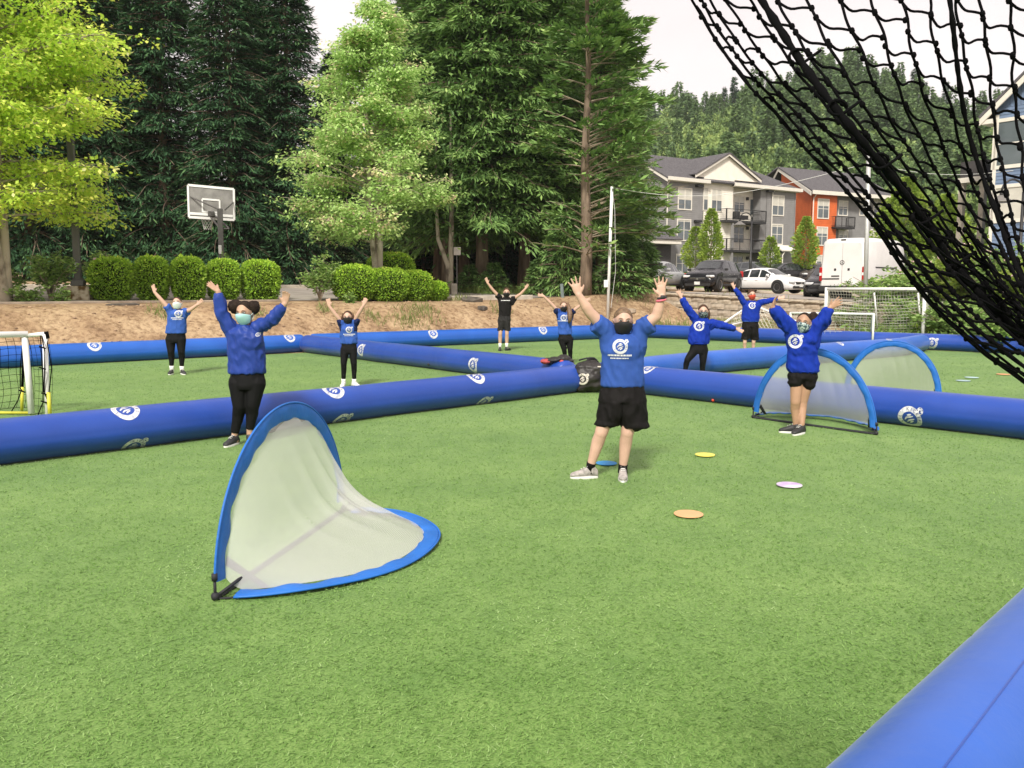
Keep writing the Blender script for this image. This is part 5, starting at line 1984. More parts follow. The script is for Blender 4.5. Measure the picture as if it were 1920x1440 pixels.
net = MB()
for s in (-1, 1):
    for k in range(10):
        pts = []
        for j in range(6):
            a = 2 * math.pi * (k + s * j * 0.5) / 10
            r = 0.23 - 0.022 * j
            pts.append(rc + Vector((r * math.cos(a), r * math.sin(a), -0.085 * j)))
        net.tube(pts, 0.009, 3, cap=False)
net.build('net', M_PAINTW, ro)
mb = MB(); mb.bbox(T(413, 468, Yh - 0.12), (0.12, 0.08, 0.32), 0.01); mb.build('box', M_PAINTW, hp)

# square sign on a post
p = onground(857, 36.5)
sg = empty('street_sign', p); tag(sg, 'square white sign on a thin post in front of the firs', 'sign')
mb = MB(); mb.tube([(0, 0, 0), (0, 0, at(857, 463, 36.5).z - p.z)], 0.03, 6); mb.build('post', M_POLE, sg)
mb = MB(); zc = at(857, 471, 36.5).z - p.z; mb.bbox((0.02, -0.05, zc), (0.30, 0.02, 0.34), 0.008, -0.1); mb.build('panel', M('sign_face', (0.70, 0.62, 0.58), rough=0.5), sg)
p = onground(852, 36.2)
mb = MB(); mb.bbox((0, 0, 0.22), (0.24, 0.24, 0.5), 0.03); tag(mb.build('bollard', M_CONC, loc=p), 'short pale concrete post below the square sign', 'bollard')

# white pole with its line, and the far pole behind the goals
p = onground(1139, 33.0)
wp = empty('net_pole', p); tag(wp, 'slim white pole with a small box, left of the woman in the middle', 'pole')
tp = at(1147.5, 350, 33.2) - p
mb = MB(); mb.tube([(0, 0, -0.1), tp], 0.058, 12); mb.build('shaft', M_PAINTW, wp, True)
mb = MB(); q = at(1141, 532, 33.0) - p; mb.bbox(q + Vector((-0.10, 0, 0)), (0.16, 0.14, 0.28), 0.01); mb.build('box', M_PAINTW, wp)
mb = MB(); mb.tube([tp, tp + Vector((0.12, 0, -0.9)), tp + Vector((0.18, 0, -3.2)), tp + Vector((0.02, 0, -4.6))], 0.008, 4); mb.build('cord', M_PAINTW, wp)
p2 = onground(1621, 30.5)
gpole = empty('net_pole', p2); tag(gpole, 'tall galvanised pole behind the big white goal and the van', 'pole')
tp2 = at(1629, 290, 30.5) - p2
mb = MB(); mb.tube([(0, 0, -0.1), tp2], 0.075, 12); mb.build('shaft', M_GALV, gpole, True)
cab = MB()
a, b = at(1148, 352, 33.2), at(1629, 306, 30.5)
pts = [a.lerp(b, f) - Vector((0, 0, 0.62 * math.sin(math.pi * f) * (1.25 - 0.5 * f))) for f in np.linspace(0, 1, 24)]
cab.tube(pts, 0.008, 4)
b2 = at(1900, 320, 29.0)
cab.tube([b.lerp(b2, f) - Vector((0, 0, 0.25 * math.sin(math.pi * f))) for f in np.linspace(0, 1, 10)], 0.007, 4)
tag(cab.build('wire', M_PAINTW), 'thin pale wire strung from the white pole to the galvanised pole', 'wire')

# swan-neck street lamps
def street_lamp(px, pyb, pyt, Y, side, label):
    p = onground(px, Y)
    e = empty('street_lamp', p); tag(e, label, 'street lamp', 'black street lamps')
    H = at(px, pyt, Y).z - p.z
    r = H * 0.014
    mb = MB(); mb.tube([(0, 0, 0), (0, 0, H * 0.35), (0, 0, H * 0.36), (0, 0, H * 0.9)], [r * 1.5, r * 1.5, r, r * 0.8], 8); mb.build('post', M_DARK, e, True)
    R = H * 0.085
    mb = MB(); mb.tube([(side * (R - R * math.cos(a)), 0, H * 0.9 + R * 1.1 * math.sin(a)) for a in np.linspace(0, math.pi, 12)], r * 0.6, 6)
    mb.tube([(side * 2 * R, 0, H * 0.9), (side * 2 * R, 0, H * 0.87)], r * 1.0, 6); mb.build('arm', M_DARK, e, True)
    mb = MB(); mb.tube([(side * 2 * R, 0, H * 0.875), (side * 2 * R, 0, H * 0.855), (side * 2 * R, 0, H * 0.83), (side * 2 * R, 0, H * 0.82)], [R * 0.25, R * 0.45, R * 0.95, R * 1.05], 12); mb.build('shade', M('lamp_shade_metal', (0.16, 0.15, 0.14), rough=0.5), e, True)


street_lamp(1406, 500, 398, 62, -1, 'black swan-neck street lamp in front of the grey flats')
street_lamp(1905, 450, 335, 33, -1, 'black swan-neck street lamp in front of the blue house')
p = onground(1055, 34.6)
mb = MB(); mb.tube([(0, 0, 0), (-0.05, 0, 0.55)], 0.07, 8); tag(mb.build('marker_post', M('marker_grey', (0.16, 0.20, 0.20)), loc=p), 'short grey marker post among the firs, left of the pale trunk', 'post')

# broken edge of the asphalt and a few stones on the bank
def slab(px, Y, w, d, h, rz, tilt, label, mat, name='broken_asphalt'):
    rs = random.Random(int(px))
    p = onground(px, Y)
    n = 9
    poly = []
    for k in range(n):
        a = 2 * math.pi * k / n
        r = rs.uniform(0.72, 1.1)
        poly.append(Vector((math.cos(a) * w * r, math.sin(a) * d * r, rs.uniform(-0.02, 0.02))))
    R_ = Matrix.Rotation(rz, 3, 'Z') @ Matrix.Rotation(tilt, 3, 'X')
    mb = MB(); mb.prism([R_ @ q for q in poly], R_ @ Vector((0, 0, h)))
    tag(mb.build(name, mat, loc=p + Vector((0, 0, -h * 0.25))), label, name.replace('_', ' '))


M_BROKEN = M('broken_asphalt', (0.10, 0.085, 0.07), rough=0.95, scale=6, var=0.35, bump=0.6, bscale=30)
M_STONE = M('bank_stone', (0.40, 0.33, 0.25), rough=0.95, scale=4, var=0.25, bump=0.5, bscale=20)
slab(882, 31.2, 0.42, 0.22, 0.16, 0.3, 0.35, 'dark broken piece of asphalt topping the bank, left of the man in black', M_BROKEN)
slab(905, 30.4, 0.22, 0.16, 0.12, 1.0, 0.2, 'small dark lump of broken asphalt on the bank, left of the man in black', M_BROKEN)
slab(232, 24.0, 0.55, 0.14, 0.06, 0.75, 0.1, 'thin dark root-like slab lying on the bank below the leftmost box bush', M_BROKEN, 'dead_root')
slab(1180, 34.4, 0.35, 0.22, 0.14, 0.4, 0.1, 'pale flat stone on the bank right of the white pole', M_STONE, 'stone')
slab(845, 31.6, 0.30, 0.20, 0.14, 0.2, 0.1, 'pale flat stone at the right end of the hedge', M_STONE, 'stone')
# ================================================================== vehicles
M_TYRE = M('tyre_rubber', (0.018, 0.018, 0.018), rough=0.85)
M_ALLOY = M('alloy_rim', (0.42, 0.42, 0.43), rough=0.35, metal=0.7, var=0.05)
M_CARGLASS = M('car_glass', (0.03, 0.035, 0.038), rough=0.04, spec=0.9, var=0.1)
M_TRIMBLK = M('black_plastic', (0.022, 0.022, 0.023), rough=0.6)
M_REDLT = M('red_lamp', (0.40, 0.015, 0.015), rough=0.2)
M_HEADLT = M('headlight_glass', (0.62, 0.63, 0.64), rough=0.12, spec=0.8)
M_PLATE = M('number_plate', (0.70, 0.70, 0.68), rough=0.5)
M_CHROME = M('chrome', (0.55, 0.55, 0.56), rough=0.2, metal=0.9)


def paint(name, c, rough=0.25):
    return M(name, c, rough=rough, var=0.04, scale=2, coat=0.2, spec=0.3)


def wheel_meshes(r, w):
    t = MB(); n = 26
    prof = [(r * 0.62, -w / 2), (r * 0.93, -w / 2), (r, -w * 0.36), (r, w * 0.36), (r * 0.93, w / 2), (r * 0.62, w / 2)]
    vs, fs = [], []
    for i in range(n):
        a = 2 * math.pi * i / n
        for q, y in prof: vs.append((q * math.cos(a), y, q * math.sin(a)))
    k = len(prof)
    for i in range(n):
        j = (i + 1) % n
        for q in range(k): fs.append((i * k + q, i * k + (q + 1) % k, j * k + (q + 1) % k, j * k + q))
    t.add(vs, fs)
    rim = MB()
    for side in (-1, 1):
        y = side * w * 0.40
        for s in range(5):
            a = 2 * math.pi * s / 5 + 0.3
            d = Vector((math.cos(a), 0, math.sin(a))); q = Vector((-d.z, 0, d.x))
            for off in (-0.11, 0.11):
                p0 = d * r * 0.10 + q * off * r * 0.5; p1 = d * r * 0.64 + q * off * r * 1.5
                rim.prism([p0 + q * 0.03 + Vector((0, y, 0)), p0 - q * 0.03 + Vector((0, y, 0)), p1 - q * 0.035 + Vector((0, y, 0)), p1 + q * 0.035 + Vector((0, y, 0))], Vector((0, -side * 0.03, 0)))
        rim.tube([(r * 0.62 * math.cos(a), y, r * 0.62 * math.sin(a)) for a in np.linspace(0, 2 * math.pi, 27)], 0.022, 5, cap=False)
        rim.tube([(0, y + side * 0.005, 0), (0, y - side * 0.03, 0)], r * 0.14, 10)
    bk = MB(); bk.tube([(0, -w * 0.2, 0), (0, w * 0.2, 0)], r * 0.61, 20)
    return t.mesh('tyre', True), rim.mesh('rim', False), bk.mesh('brake', False)


def car(name, px, Y, heading, L, W, H, mat, label, kind='sedan', group='cars parked above the stone wall'):
    p = onground(px, Y)
    e = empty(name, p + Vector((0, 0, 0.03)), math.atan2(heading[1], heading[0]))
    tag(e, label, 'car', group)
    w = W / 2
    hb = H * 0.60          # belt
    if kind == 'sedan':
        st = [  # x fraction from the rear, bottom z, shoulder z, top z, half width at shoulder, half width on top
            (0.000, 0.36, 0.60, 0.66, 0.72, 0.60), (0.015, 0.24, 0.70, 0.86, 0.84, 0.70), (0.06, 0.20, 0.80, 0.95, 0.93, 0.74), (0.14, 0.19, 0.84, 1.00, 0.97, 0.76), (0.19, 0.18, 0.85, 1.06, 0.98, 0.74),
            (0.30, 0.17, 0.86, 1.36, 1.0, 0.64), (0.40, 0.17, 0.86, 1.43, 1.0, 0.65), (0.52, 0.17, 0.85, 1.45, 1.0, 0.66), (0.60, 0.17, 0.85, 1.40, 1.0, 0.67), (0.735, 0.17, 0.86, 1.02, 0.99, 0.78),
            (0.80, 0.18, 0.83, 0.96, 0.98, 0.76), (0.90, 0.19, 0.76, 0.88, 0.95, 0.72), (0.96, 0.20, 0.66, 0.78, 0.88, 0.66), (0.99, 0.24, 0.56, 0.66, 0.76, 0.58), (1.0, 0.34, 0.50, 0.56, 0.68, 0.52)]
        win = [(0.225, 0.385), (0.405, 0.535), (0.55, 0.69)]; roofr = (0.30, 0.60); cowl, rear = 0.735, 0.19; wx = (0.185, 0.81); r = 0.325
    else:
        st = [(0.000, 0.42, 0.75, 0.90, 0.78, 0.62), (0.012, 0.30, 0.86, 1.12, 0.88, 0.68), (0.05, 0.27, 0.96, 1.34, 0.94, 0.68), (0.11, 0.25, 1.01, 1.56, 0.97, 0.66), (0.20, 0.24, 1.02, 1.64, 0.99, 0.68),
              (0.35, 0.24, 1.01, 1.68, 1.0, 0.70), (0.50, 0.24, 1.00, 1.68, 1.0, 0.70), (0.58, 0.24, 1.00, 1.62, 1.0, 0.70), (0.725, 0.24, 1.02, 1.16, 0.99, 0.80),
              (0.80, 0.25, 0.98, 1.10, 0.98, 0.78), (0.91, 0.26, 0.90, 1.02, 0.95, 0.74), (0.965, 0.27, 0.78, 0.92, 0.90, 0.68), (0.992, 0.32, 0.62, 0.74, 0.78, 0.58), (1.0, 0.42, 0.56, 0.62, 0.70, 0.52)]
        win = [(0.10, 0.225), (0.245, 0.42), (0.44, 0.655)]; roofr = (0.20, 0.58); cowl, rear = 0.725, 0.035; wx = (0.195, 0.81); r = 0.36
    sc = H / max(s[3] for s in st)

    def sec(f):
        i = max(q for q in range(len(st)) if st[q][0] <= f + 1e-9); i = min(i, len(st) - 2)
        t = (f - st[i][0]) / (st[i + 1][0] - st[i][0])
        return [lerp(a, b, t) for a, b in zip(st[i], st[i + 1])]
    fr_ = sorted(set([s[0] for s in st] + [round(v, 3) for v in np.linspace(0.02, 0.98, 30)]))
    rows = []
    for f in fr_:
        _, zb, zs, zt, ws, wt = sec(f)
        zb, zs, zt = zb * sc, zs * sc, zt * sc
        ws *= w; wt *= w
        half = [(0, zb), (ws * 0.84, zb), (ws * 0.96, zb + 0.10), (ws * 1.0, lerp(zb, zs, 0.55)), (ws * 0.985, zs - 0.035), (ws * 0.955, zs + 0.0), (lerp(ws * 0.93, wt, 0.5), lerp(zs, zt, 0.5)), (wt, zt - 0.06 * min(1, (zt - zs) / 0.4)), (wt * 0.72, zt - 0.006), (0, zt + 0.012)]
        full = [(y, z) for y, z in half] + [(-y, z) for y, z in half[-2:0:-1]]
        rows.append([(f * L - L / 2, y, z) for y, z in full])
    P = np.array(rows)
    me = grid_mesh('body', P.transpose(1, 0, 2), True, close_u=True)
    bm = bmesh.new(); bm.from_mesh(me); bmesh.ops.holes_fill(bm, edges=[q for q in bm.edges if q.is_boundary]); bm.normal_update(); bm.to_mesh(me); bm.free()
    body = link('body', me, mat, e)
    # windows: slightly proud patches
    def side_pt(f, v, s):
        _, zb, zs, zt, ws, wt = sec(f)
        y = lerp(ws * 0.945, wt * 1.005, v) * w
        return Vector((f * L - L / 2, s * (y + 0.012), lerp(zs, zt - 0.05, v) * sc))
    for s in (-1, 1):
        for f0, f1 in win:
            g = MB(); N = 4; idx = []
            for a in range(N + 1):
                f = lerp(f0, f1, a / N)
                hi = 0.92
                zs_, zt_ = sec(f)[2], sec(f)[3]
                for v in (0.10, 0.5, hi): idx.append(side_pt(f, v if zt_ - zs_ > 0.25 else v * 0.6 + 0.1, s))
            g.add(idx, [(a * 3 + b, a * 3 + b + 1, (a + 1) * 3 + b + 1, (a + 1) * 3 + b) for a in range(N) for b in range(2)])
            g.build('side_window', M_CARGLASS, e, True)

    def screen(f0, f1, nm):
        g = MB(); pts = []
        for a in range(5):
            f = lerp(f0, f1, a / 4)
            _, zb, zs, zt, ws, wt = sec(f)
            for b in range(7):
                q = lerp(-1, 1, b / 6)
                pts.append(Vector((f * L - L / 2 + (0.012 if f0 > 0.5 else -0.012), q * wt * w * 0.90, (zt * sc + 0.014 - 0.05 * q ** 4))))
        g.add(pts, [(a * 7 + b, a * 7 + b + 1, a * 7 + b + 8, a * 7 + b + 7) for a in range(4) for b in range(6)])
        g.build(nm, M_CARGLASS, e, True)
    screen(roofr[1] + 0.012, cowl - 0.012, 'windscreen')
    screen(rear + 0.01, roofr[0] - 0.01, 'rear_window')
    tm, rm, bk = wheel_meshes(r, 0.21)
    for f in wx:
        for s in (-1, 1):
            c = (f * L - L / 2, s * (w - 0.11), r)
            ar = MB(); ar.tube([(c[0], s * (w - 0.28), r + 0.02), (c[0], s * (w + 0.006), r + 0.02)], r * 1.16, 24); ar.build('wheel_arch', M_TRIMBLK, e)
            o = link('wheel', tm, None, e, (c[0], s * (w - 0.085), r)); k1 = link('rim', rm, None, o); k2 = link('brake', bk, None, o)
            if not tm.materials: tm.materials.append(M_TYRE); rm.materials.append(M_ALLOY); bk.materials.append(M_TRIMBLK)
    x1 = L / 2
    for s in (-1, 1):
        h = MB(); h.bbox((x1 - 0.14 - (0.0 if kind == 'sedan' else 0.02), s * w * 0.66, sec(0.965)[2] * sc - 0.01), (0.30, 0.46, 0.13), 0.04, s * -0.42); h.build('headlight', M_HEADLT, e)
        h = MB(); h.bbox((-x1 + 0.10, s * w * 0.80, sec(0.03)[2] * sc + 0.02), (0.16, 0.28, 0.20 if kind == 'sedan' else 0.34), 0.04, s * 0.3); h.build('tail_light', M_REDLT, e)
        m_ = MB(); m_.bbox((0.20 * L - 0.05, s * (w + 0.10), hb + 0.14), (0.12, 0.2, 0.13), 0.035); m_.build('mirror', mat if kind == 'sedan' else M_TRIMBLK, e)
        for f in (0.36, 0.52):
            d = MB(); d.bbox((f * L - L / 2, s * (w + 0.0), sec(f)[2] * sc - 0.10), (0.18, 0.03, 0.03), 0.008); d.build('door_handle', M_CHROME if kind != 'sedan' else mat, e)
        sl = MB(); sl.bbox((0, s * (w * 0.97), 0.24 if kind == 'sedan' else 0.33), (L * 0.46, 0.05, 0.10), 0.02); sl.build('sill', M_TRIMBLK, e)
    g = MB(); g.bbox((x1 - 0.015, 0, sec(0.99)[2] * sc - 0.0), (0.07, w * 1.05, 0.16), 0.03); g.build('grille', M_TRIMBLK, e)
    g = MB(); g.bbox((x1 + 0.025, 0, sec(0.99)[2] * sc + 0.055), (0.03, w * 0.9, 0.035), 0.01); g.bbox((x1 + 0.03, 0, sec(0.99)[2] * sc + 0.01), (0.03, 0.13, 0.10), 0.01); g.build('grille_bar', M_CHROME, e)
    g = MB(); g.bbox((x1 - 0.03, 0, 0.33 * sc), (0.09, w * 1.5, 0.15), 0.03); g.build('bumper_intake', M_TRIMBLK, e)
    g = MB(); g.bbox((x1 + 0.02, 0, 0.42 * sc), (0.02, 0.31, 0.155), 0.004); g.build('number_plate', M_PLATE, e)
    g = MB(); g.bbox((-x1 - 0.01, 0, 0.72 * sc), (0.02, 0.31, 0.155), 0.004); g.build('number_plate', M_PLATE, e)
    return e


hd = lambda deg: (-math.cos(math.radians(deg)), -math.sin(math.radians(deg)))
car('parked_car', 1337, 46.6, hd(56), 4.6, 1.86, 1.68, paint('paint_black', (0.016, 0.016, 0.019)), 'black sport utility car in the middle of the parked row', 'suv')
car('parked_car', 1231, 45.6, hd(58), 4.6, 1.82, 1.46, paint('paint_silver', (0.42, 0.43, 0.43)), 'silver saloon parked left of the black sport utility car')
car('parked_car', 1190, 49.5, hd(60), 4.5, 1.80, 1.45, paint('paint_teal', (0.03, 0.06, 0.065)), 'dark green car at the left end of the row, half behind fir branches')
car('parked_car', 1433, 48.0, (0.62, -0.78), 4.6, 1.80, 1.38, paint('paint_white', (0.78, 0.78, 0.78)), 'white saloon parked right of the black sport utility car')
car('parked_car', 1470, 66.0, (-0.9, -0.42), 4.7, 1.82, 1.45, paint('paint_black', (0.016, 0.016, 0.019)), 'dark saloon on the far driveway above the white saloon')
car('parked_car', 1408, 68.0, (0.7, -0.7), 4.5, 1.8, 1.42, paint('paint_gun', (0.08, 0.085, 0.09)), 'dark grey saloon on the far driveway behind the street lamp')
car('parked_car', 1526, 67.0, (-0.8, -0.6), 4.6, 1.84, 1.5, paint('paint_bronze', (0.07, 0.06, 0.055)), 'brownish dark car on the far driveway beside the orange flats')
car('parked_car', 1553, 41.0, (-0.45, -0.89), 4.4, 1.8, 1.45, paint('paint_black', (0.016, 0.016, 0.019)), 'small black car half hidden behind the white van')


def van(px, Y, heading):
    p = onground(px, Y)
    e = empty('delivery_van', p + Vector((0, 0, 0.03)), math.atan2(heading[1], heading[0]))
    tag(e, 'tall white delivery van seen from behind, with red tail lights', 'van')
    L, W, H = 6.2, 1.98, 2.72
    w = W / 2
    mat = paint('paint_van', (0.72, 0.70, 0.68), 0.35)
    st = [(0.0, 0.44, 0.97, 0.86, 2.58), (0.02, 0.40, 1.0, 0.90, 2.66), (0.3, 0.40, 1.0, 0.90, 2.72), (0.70, 0.40, 1.0, 0.90, 2.72), (0.78, 0.40, 1.0, 0.88, 2.60), (0.86, 0.40, 0.99, 0.86, 1.75), (0.96, 0.42, 0.95, 0.80, 1.25), (1.0, 0.46, 0.82, 0.70, 0.95)]
    rows = []
    for f, zb, ws, wt, zt in st:
        hi = min(zt - 0.15, 1.25)
        half = [(0, zb), (ws * w * 0.95, zb), (ws * w, zb + 0.08), (ws * w, hi), (lerp(ws, wt, 0.75) * w, zt - 0.20), (wt * w * 0.95, zt - 0.05), (wt * w * 0.75, zt), (0, zt + 0.02)]
        full = half + [(-y, z) for y, z in half[-2:0:-1]]
        rows.append([(f * L - L / 2, y, z) for y, z in full])
    me = grid_mesh('body', np.array(rows).transpose(1, 0, 2), False, close_u=True)
    bm = bmesh.new(); bm.from_mesh(me); bmesh.ops.holes_fill(bm, edges=[q for q in bm.edges if q.is_boundary])
    bmesh.ops.bevel(bm, geom=[q for q in bm.edges if len(q.link_faces) == 2 and q.calc_face_angle(0) > 0.6], offset=0.05, segments=2, affect='EDGES')
    bm.to_mesh(me); bm.free(); smooth_me(me)
    link('body', me, mat, e)
    xr = -L / 2
    # rear doors: two panels proud of the body with dark gaps between
    for s in (-1, 1):
        d = MB(); q = [(xr - 0.012, s * 0.012, 0.62), (xr - 0.012, s * 0.90 * w, 0.62), (xr - 0.012, s * 0.90 * w, 1.3), (xr - 0.012, s * 0.80 * w, 2.46), (xr - 0.012, s * 0.012, 2.48)]
        d.prism(q, (-0.025, 0, 0)); do = d.build('rear_door', mat, e)
        d = MB(); d.bbox((xr - 0.05, s * 0.30 * w + 0.0, 1.32), (0.03, 0.10, 0.10), 0.02); d.build('latch', M_TRIMBLK, do)
        h = MB(); h.bbox((xr - 0.02, s * w * 0.945, 1.12), (0.12, 0.13, 0.62), 0.03); ho = h.build('tail_light', M_REDLT, e)
        h = MB(); h.bbox((xr - 0.075, s * w * 0.945, 1.12), (0.02, 0.10, 0.13), 0.01); h.build('reversing_lens', M_PLATE, ho)
        sd_ = MB(); sd_.bbox((-0.2, s * (w + 0.004), 0.78), (L * 0.62, 0.03, 0.14), 0.01); sd_.build('side_trim', M_TRIMBLK, e)
        rl = MB(); rl.bbox((-0.6, s * (w - 0.012), 1.42), (2.6, 0.05, 0.05), 0.01); rl.build('door_rail', M_TRIMBLK, e)
        g = MB(); g.prism([(L * 0.29, s * (w * 0.975 + 0.012), 1.4), (L * 0.40, s * (w * 0.96 + 0.012), 1.38), (L * 0.33, s * (w * 0.93 + 0.012), 2.1), (L * 0.285, s * (w * 0.93 + 0.012), 2.1)], (0, s * 0.01, 0)); g.build('side_window', M_CARGLASS, e)
    bp = MB(); bp.bbox((xr - 0.06, 0, 0.50), (0.22, W * 0.98, 0.24), 0.04); bp.build('bumper', M_TRIMBLK, e)
    pl = MB(); pl.bbox((xr - 0.045, -0.42, 0.76), (0.02, 0.34, 0.17), 0.005); pl.build('number_plate', M_PLATE, e)
    hn = MB(); hn.bbox((xr - 0.05, 0.28, 1.04), (0.03, 0.36, 0.05), 0.01); hn.build('door_handle', M_TRIMBLK, e)
    hn = MB(); hn.bbox((xr - 0.05, 0.55, 0.92), (0.03, 0.9, 0.05), 0.01); hn.build('step_strip', M_TRIMBLK, e)
    em = MB()
    em.tube([(xr - 0.045, 0.0 + 0.09 * math.cos(a), 1.62 + 0.09 * math.sin(a)) for a in np.linspace(0, 2 * math.pi, 21)], 0.012, 5, cap=False)
    for k in range(3):
        a = math.pi / 2 + k * 2 * math.pi / 3
        em.tube([(xr - 0.045, 0, 1.62), (xr - 0.045, 0.09 * math.cos(a), 1.62 + 0.09 * math.sin(a))], [0.012, 0.005], 5)
    em.build('badge', M_TRIMBLK, e)
    cl = MB(); cl.bbox((xr + 0.02, 0, 2.60), (0.06, 0.22, 0.06), 0.015); cl.build('brake_light', M_TRIMBLK, e)
    tm, rm, bk = wheel_meshes(0.36, 0.23)
    tm.materials.append(M_TYRE); rm.materials.append(M_ALLOY); bk.materials.append(M_TRIMBLK)
    for x in (-L / 2 + 1.45, L / 2 - 1.0):
        for s in (-1, 1):
            ar = MB(); ar.tube([(x, s * (w - 0.35), 0.40), (x, s * (w + 0.012), 0.40)], 0.46, 24); ar.build('wheel_arch', M_TRIMBLK, e)
            o = link('wheel', tm, None, e, (x, s * (w - 0.085), 0.36)); link('rim', rm, None, o); link('brake', bk, None, o)


van(1627, 39.8, (0.68, 0.73))

# ================================================================== goals
M_NETW = M('white_cord', (0.62, 0.62, 0.54), rough=0.8)
M_NETB = M('black_cord', (0.004, 0.004, 0.0045), rough=0.9, spec=0.05)
M_YEL = M('yellow_plastic', (0.62, 0.58, 0.06), rough=0.5)


def net_panel(fn, nu, nv, r, sub=2, n=3):
    """square-mesh netting over the surface fn(u, v)"""
    mb = MB()
    for i in range(nu + 1):
        mb.tube([fn(i / nu, j / (nv * sub)) for j in range(nv * sub + 1)], r, n, cap=False)
    for j in range(nv + 1):
        mb.tube([fn(i / (nu * sub), j / nv) for i in range(nu * sub + 1)], r, n, cap=False)
    return mb


def big_goal():
    a, b = onground(1546, 29.3), onground(1729, 26.9)
    a.z = b.z = 0.02
    e = empty('football_goal', (a + b) / 2)
    o = e.location.copy()
    tag(e, 'big white football goal with white net behind the far right barrier', 'goal')
    h = 1.80
    up = Vector((0, 0, h))
    back = Vector((b.y - a.y, -(b.x - a.x), 0)).normalized() * -1.25
    if back.y < 0: back = -back
    fr = MB(); fr.tube([a - o, a + up - o], 0.055, 10); fr.build('post', M_PAINTW, e, True)
    fr = MB(); fr.tube([b - o, b + up - o], 0.055, 10); fr.build('post', M_PAINTW, e, True)
    fr = MB(); fr.tube([a + up * 0.97 - o, b + up * 0.97 - o], 0.052, 10); fr.build('crossbar', M_PAINTW, e, True)
    fr = MB()
    for q in (a, b): fr.tube([q + Vector((0, 0, .05)) - o, q + back + Vector((0, 0, .05)) - o], 0.035, 8)
    fr.tube([a + back + Vector((0, 0, .05)) - o, b + back + Vector((0, 0, .05)) - o], 0.035, 8); fr.build('ground_frame', M_PAINTW, e, True)
    fr = MB()
    for f in (0.42, 0.86): fr.tube([a.lerp(b, f) + back * 0.9 + Vector((0, 0, 0)) - o, a.lerp(b, f) + back * 0.5 + up * 0.9 - o], 0.03, 6)
    fr.build('net_support', M_PAINTW, e, True)

    def fn(u, v):
        p = a.lerp(b, u) - o
        d = back * (0.28 + 0.72 * v) * (0.30 + 0.70 * v)
        sag = 0.12 * math.sin(math.pi * u) * math.sin(math.pi * min(1, v * 1.1))
        pull = 0.18 * math.sin(6.0 * u + 1.0) * math.sin(math.pi * v)
        return p + d * (1 + pull) + Vector((0.06 * math.sin(9 * v + 5 * u), 0, h * 0.96 * (1 - v) - sag + 0.04))
    tag(net_panel(fn, 34, 18, 0.0075, 1).build('net', M_NETW, e), kind='stuff')
    for q in (a, b):
        def fs(u, v, q=q):
            dd = back * (0.28 + 0.72 * v) * (0.30 + 0.70 * v)
            return q - o + dd * u + Vector((0.03 * math.sin(7 * v), 0, h * 0.96 * (1 - v) + 0.04))
        tag(net_panel(fs, 10, 18, 0.0075, 1).build('side_net', M_NETW, e), kind='stuff')


def small_goal(pa, pb, Ya, Yb, h, label):
    a, b = at(pa, 600, Ya), at(pb, 600, Yb)
    a.z = b.z = 0
    e = empty('portable_goal', (a + b) / 2); o = e.location.copy()
    tag(e, label, 'goal')
    up = Vector((0, 0, h))
    back = Vector((0.2, 0.75, 0))
    for q in (a, b):
        m_ = MB(); m_.tube([q - o, q + up - o], 0.035, 8); m_.build('post', M_PAINTW, e, True)
        m_ = MB(); m_.tube([q + up - o, q + up * 0.96 + back * 0.35 - o, q + back * 0.42 - o], 0.030, 8); m_.build('back_post', M_PAINTW, e, True)
    m_ = MB(); m_.tube([a + up - o, b + up - o], 0.035, 8); m_.build('crossbar', M_PAINTW, e, True)
    cl = MB()
    for f in (0.1, 0.35, 0.6, 0.9): cl.tube([a.lerp(b, f) + up - o - Vector((0, 0, 0.045)), a.lerp(b, f) + up - o + Vector((0, 0, 0.045))], 0.012, 5)
    for q in (a, b):
        for k in (0.25, 0.5, 0.75): cl.tube([q + up * k - o + Vector((0.03, -0.03, 0)), q + up * k - o + back * 0.1], 0.012, 5)
    tag(cl.build('net_clips', M_NETB, e), kind='stuff')

    def fn(u, v): return a.lerp(b, u) - o + back * (0.35 + 0.25 * v) + Vector((0, 0.08 * math.sin(3 * math.pi * u), h * (1 - v)))
    tag(net_panel(fn, 16, 9, 0.005, 1).build('net', M_NETW, e), kind='stuff')


big_goal()
small_goal(1482, 1638, 27.0, 25.7, 1.02, 'small white portable goal in front of the big white goal')


def tipped_goal():
    ap, l, r = at(1408, 571, 31.0), at(1357, 606, 29.6), at(1502, 606, 27.9)
    e = empty('football_goal', (l.x, l.y, 0)); o = e.location.copy()
    tag(e, 'white goal lying tipped back with loose net, behind the coach in the orange mask', 'goal')
    l2, r2 = at(1352, 632, 30.2), at(1512, 636, 28.6)
    m_ = MB(); m_.tube([l - o, ap - o, r - o], 0.04, 8); m_.tube([l - o, l2 - o], 0.035, 8); m_.tube([r - o, r2 - o], 0.035, 8); m_.build('frame', M_PAINTW, e, True)
    m_ = MB(); m_.tube([l + Vector((0, 0, -0.12)) - o, l.lerp(ap, 0.5) + Vector((0.2, 0, -0.30)) - o], 0.03, 8); m_.build('brace', M_PAINTW, e, True)

    def fn(u, v):
        t = u * 2
        top = l.lerp(ap, t) if t < 1 else ap.lerp(r, t - 1)
        bot = l2.lerp(r2, u) + Vector((0, 0.5, 0)); bot.z = 0.05
        q = top.lerp(bot, v)
        return q - o + Vector((0.10 * math.sin(7 * u + 6 * v), 0.12 * math.sin(5 * u * 3 + 4 * v), -0.08 * math.sin(math.pi * v) + 0.05 * math.sin(11 * u + 9 * v)))
    tag(net_panel(fn, 26, 11, 0.008, 1).build('net', M_NETW, e), kind='stuff')


tipped_goal()


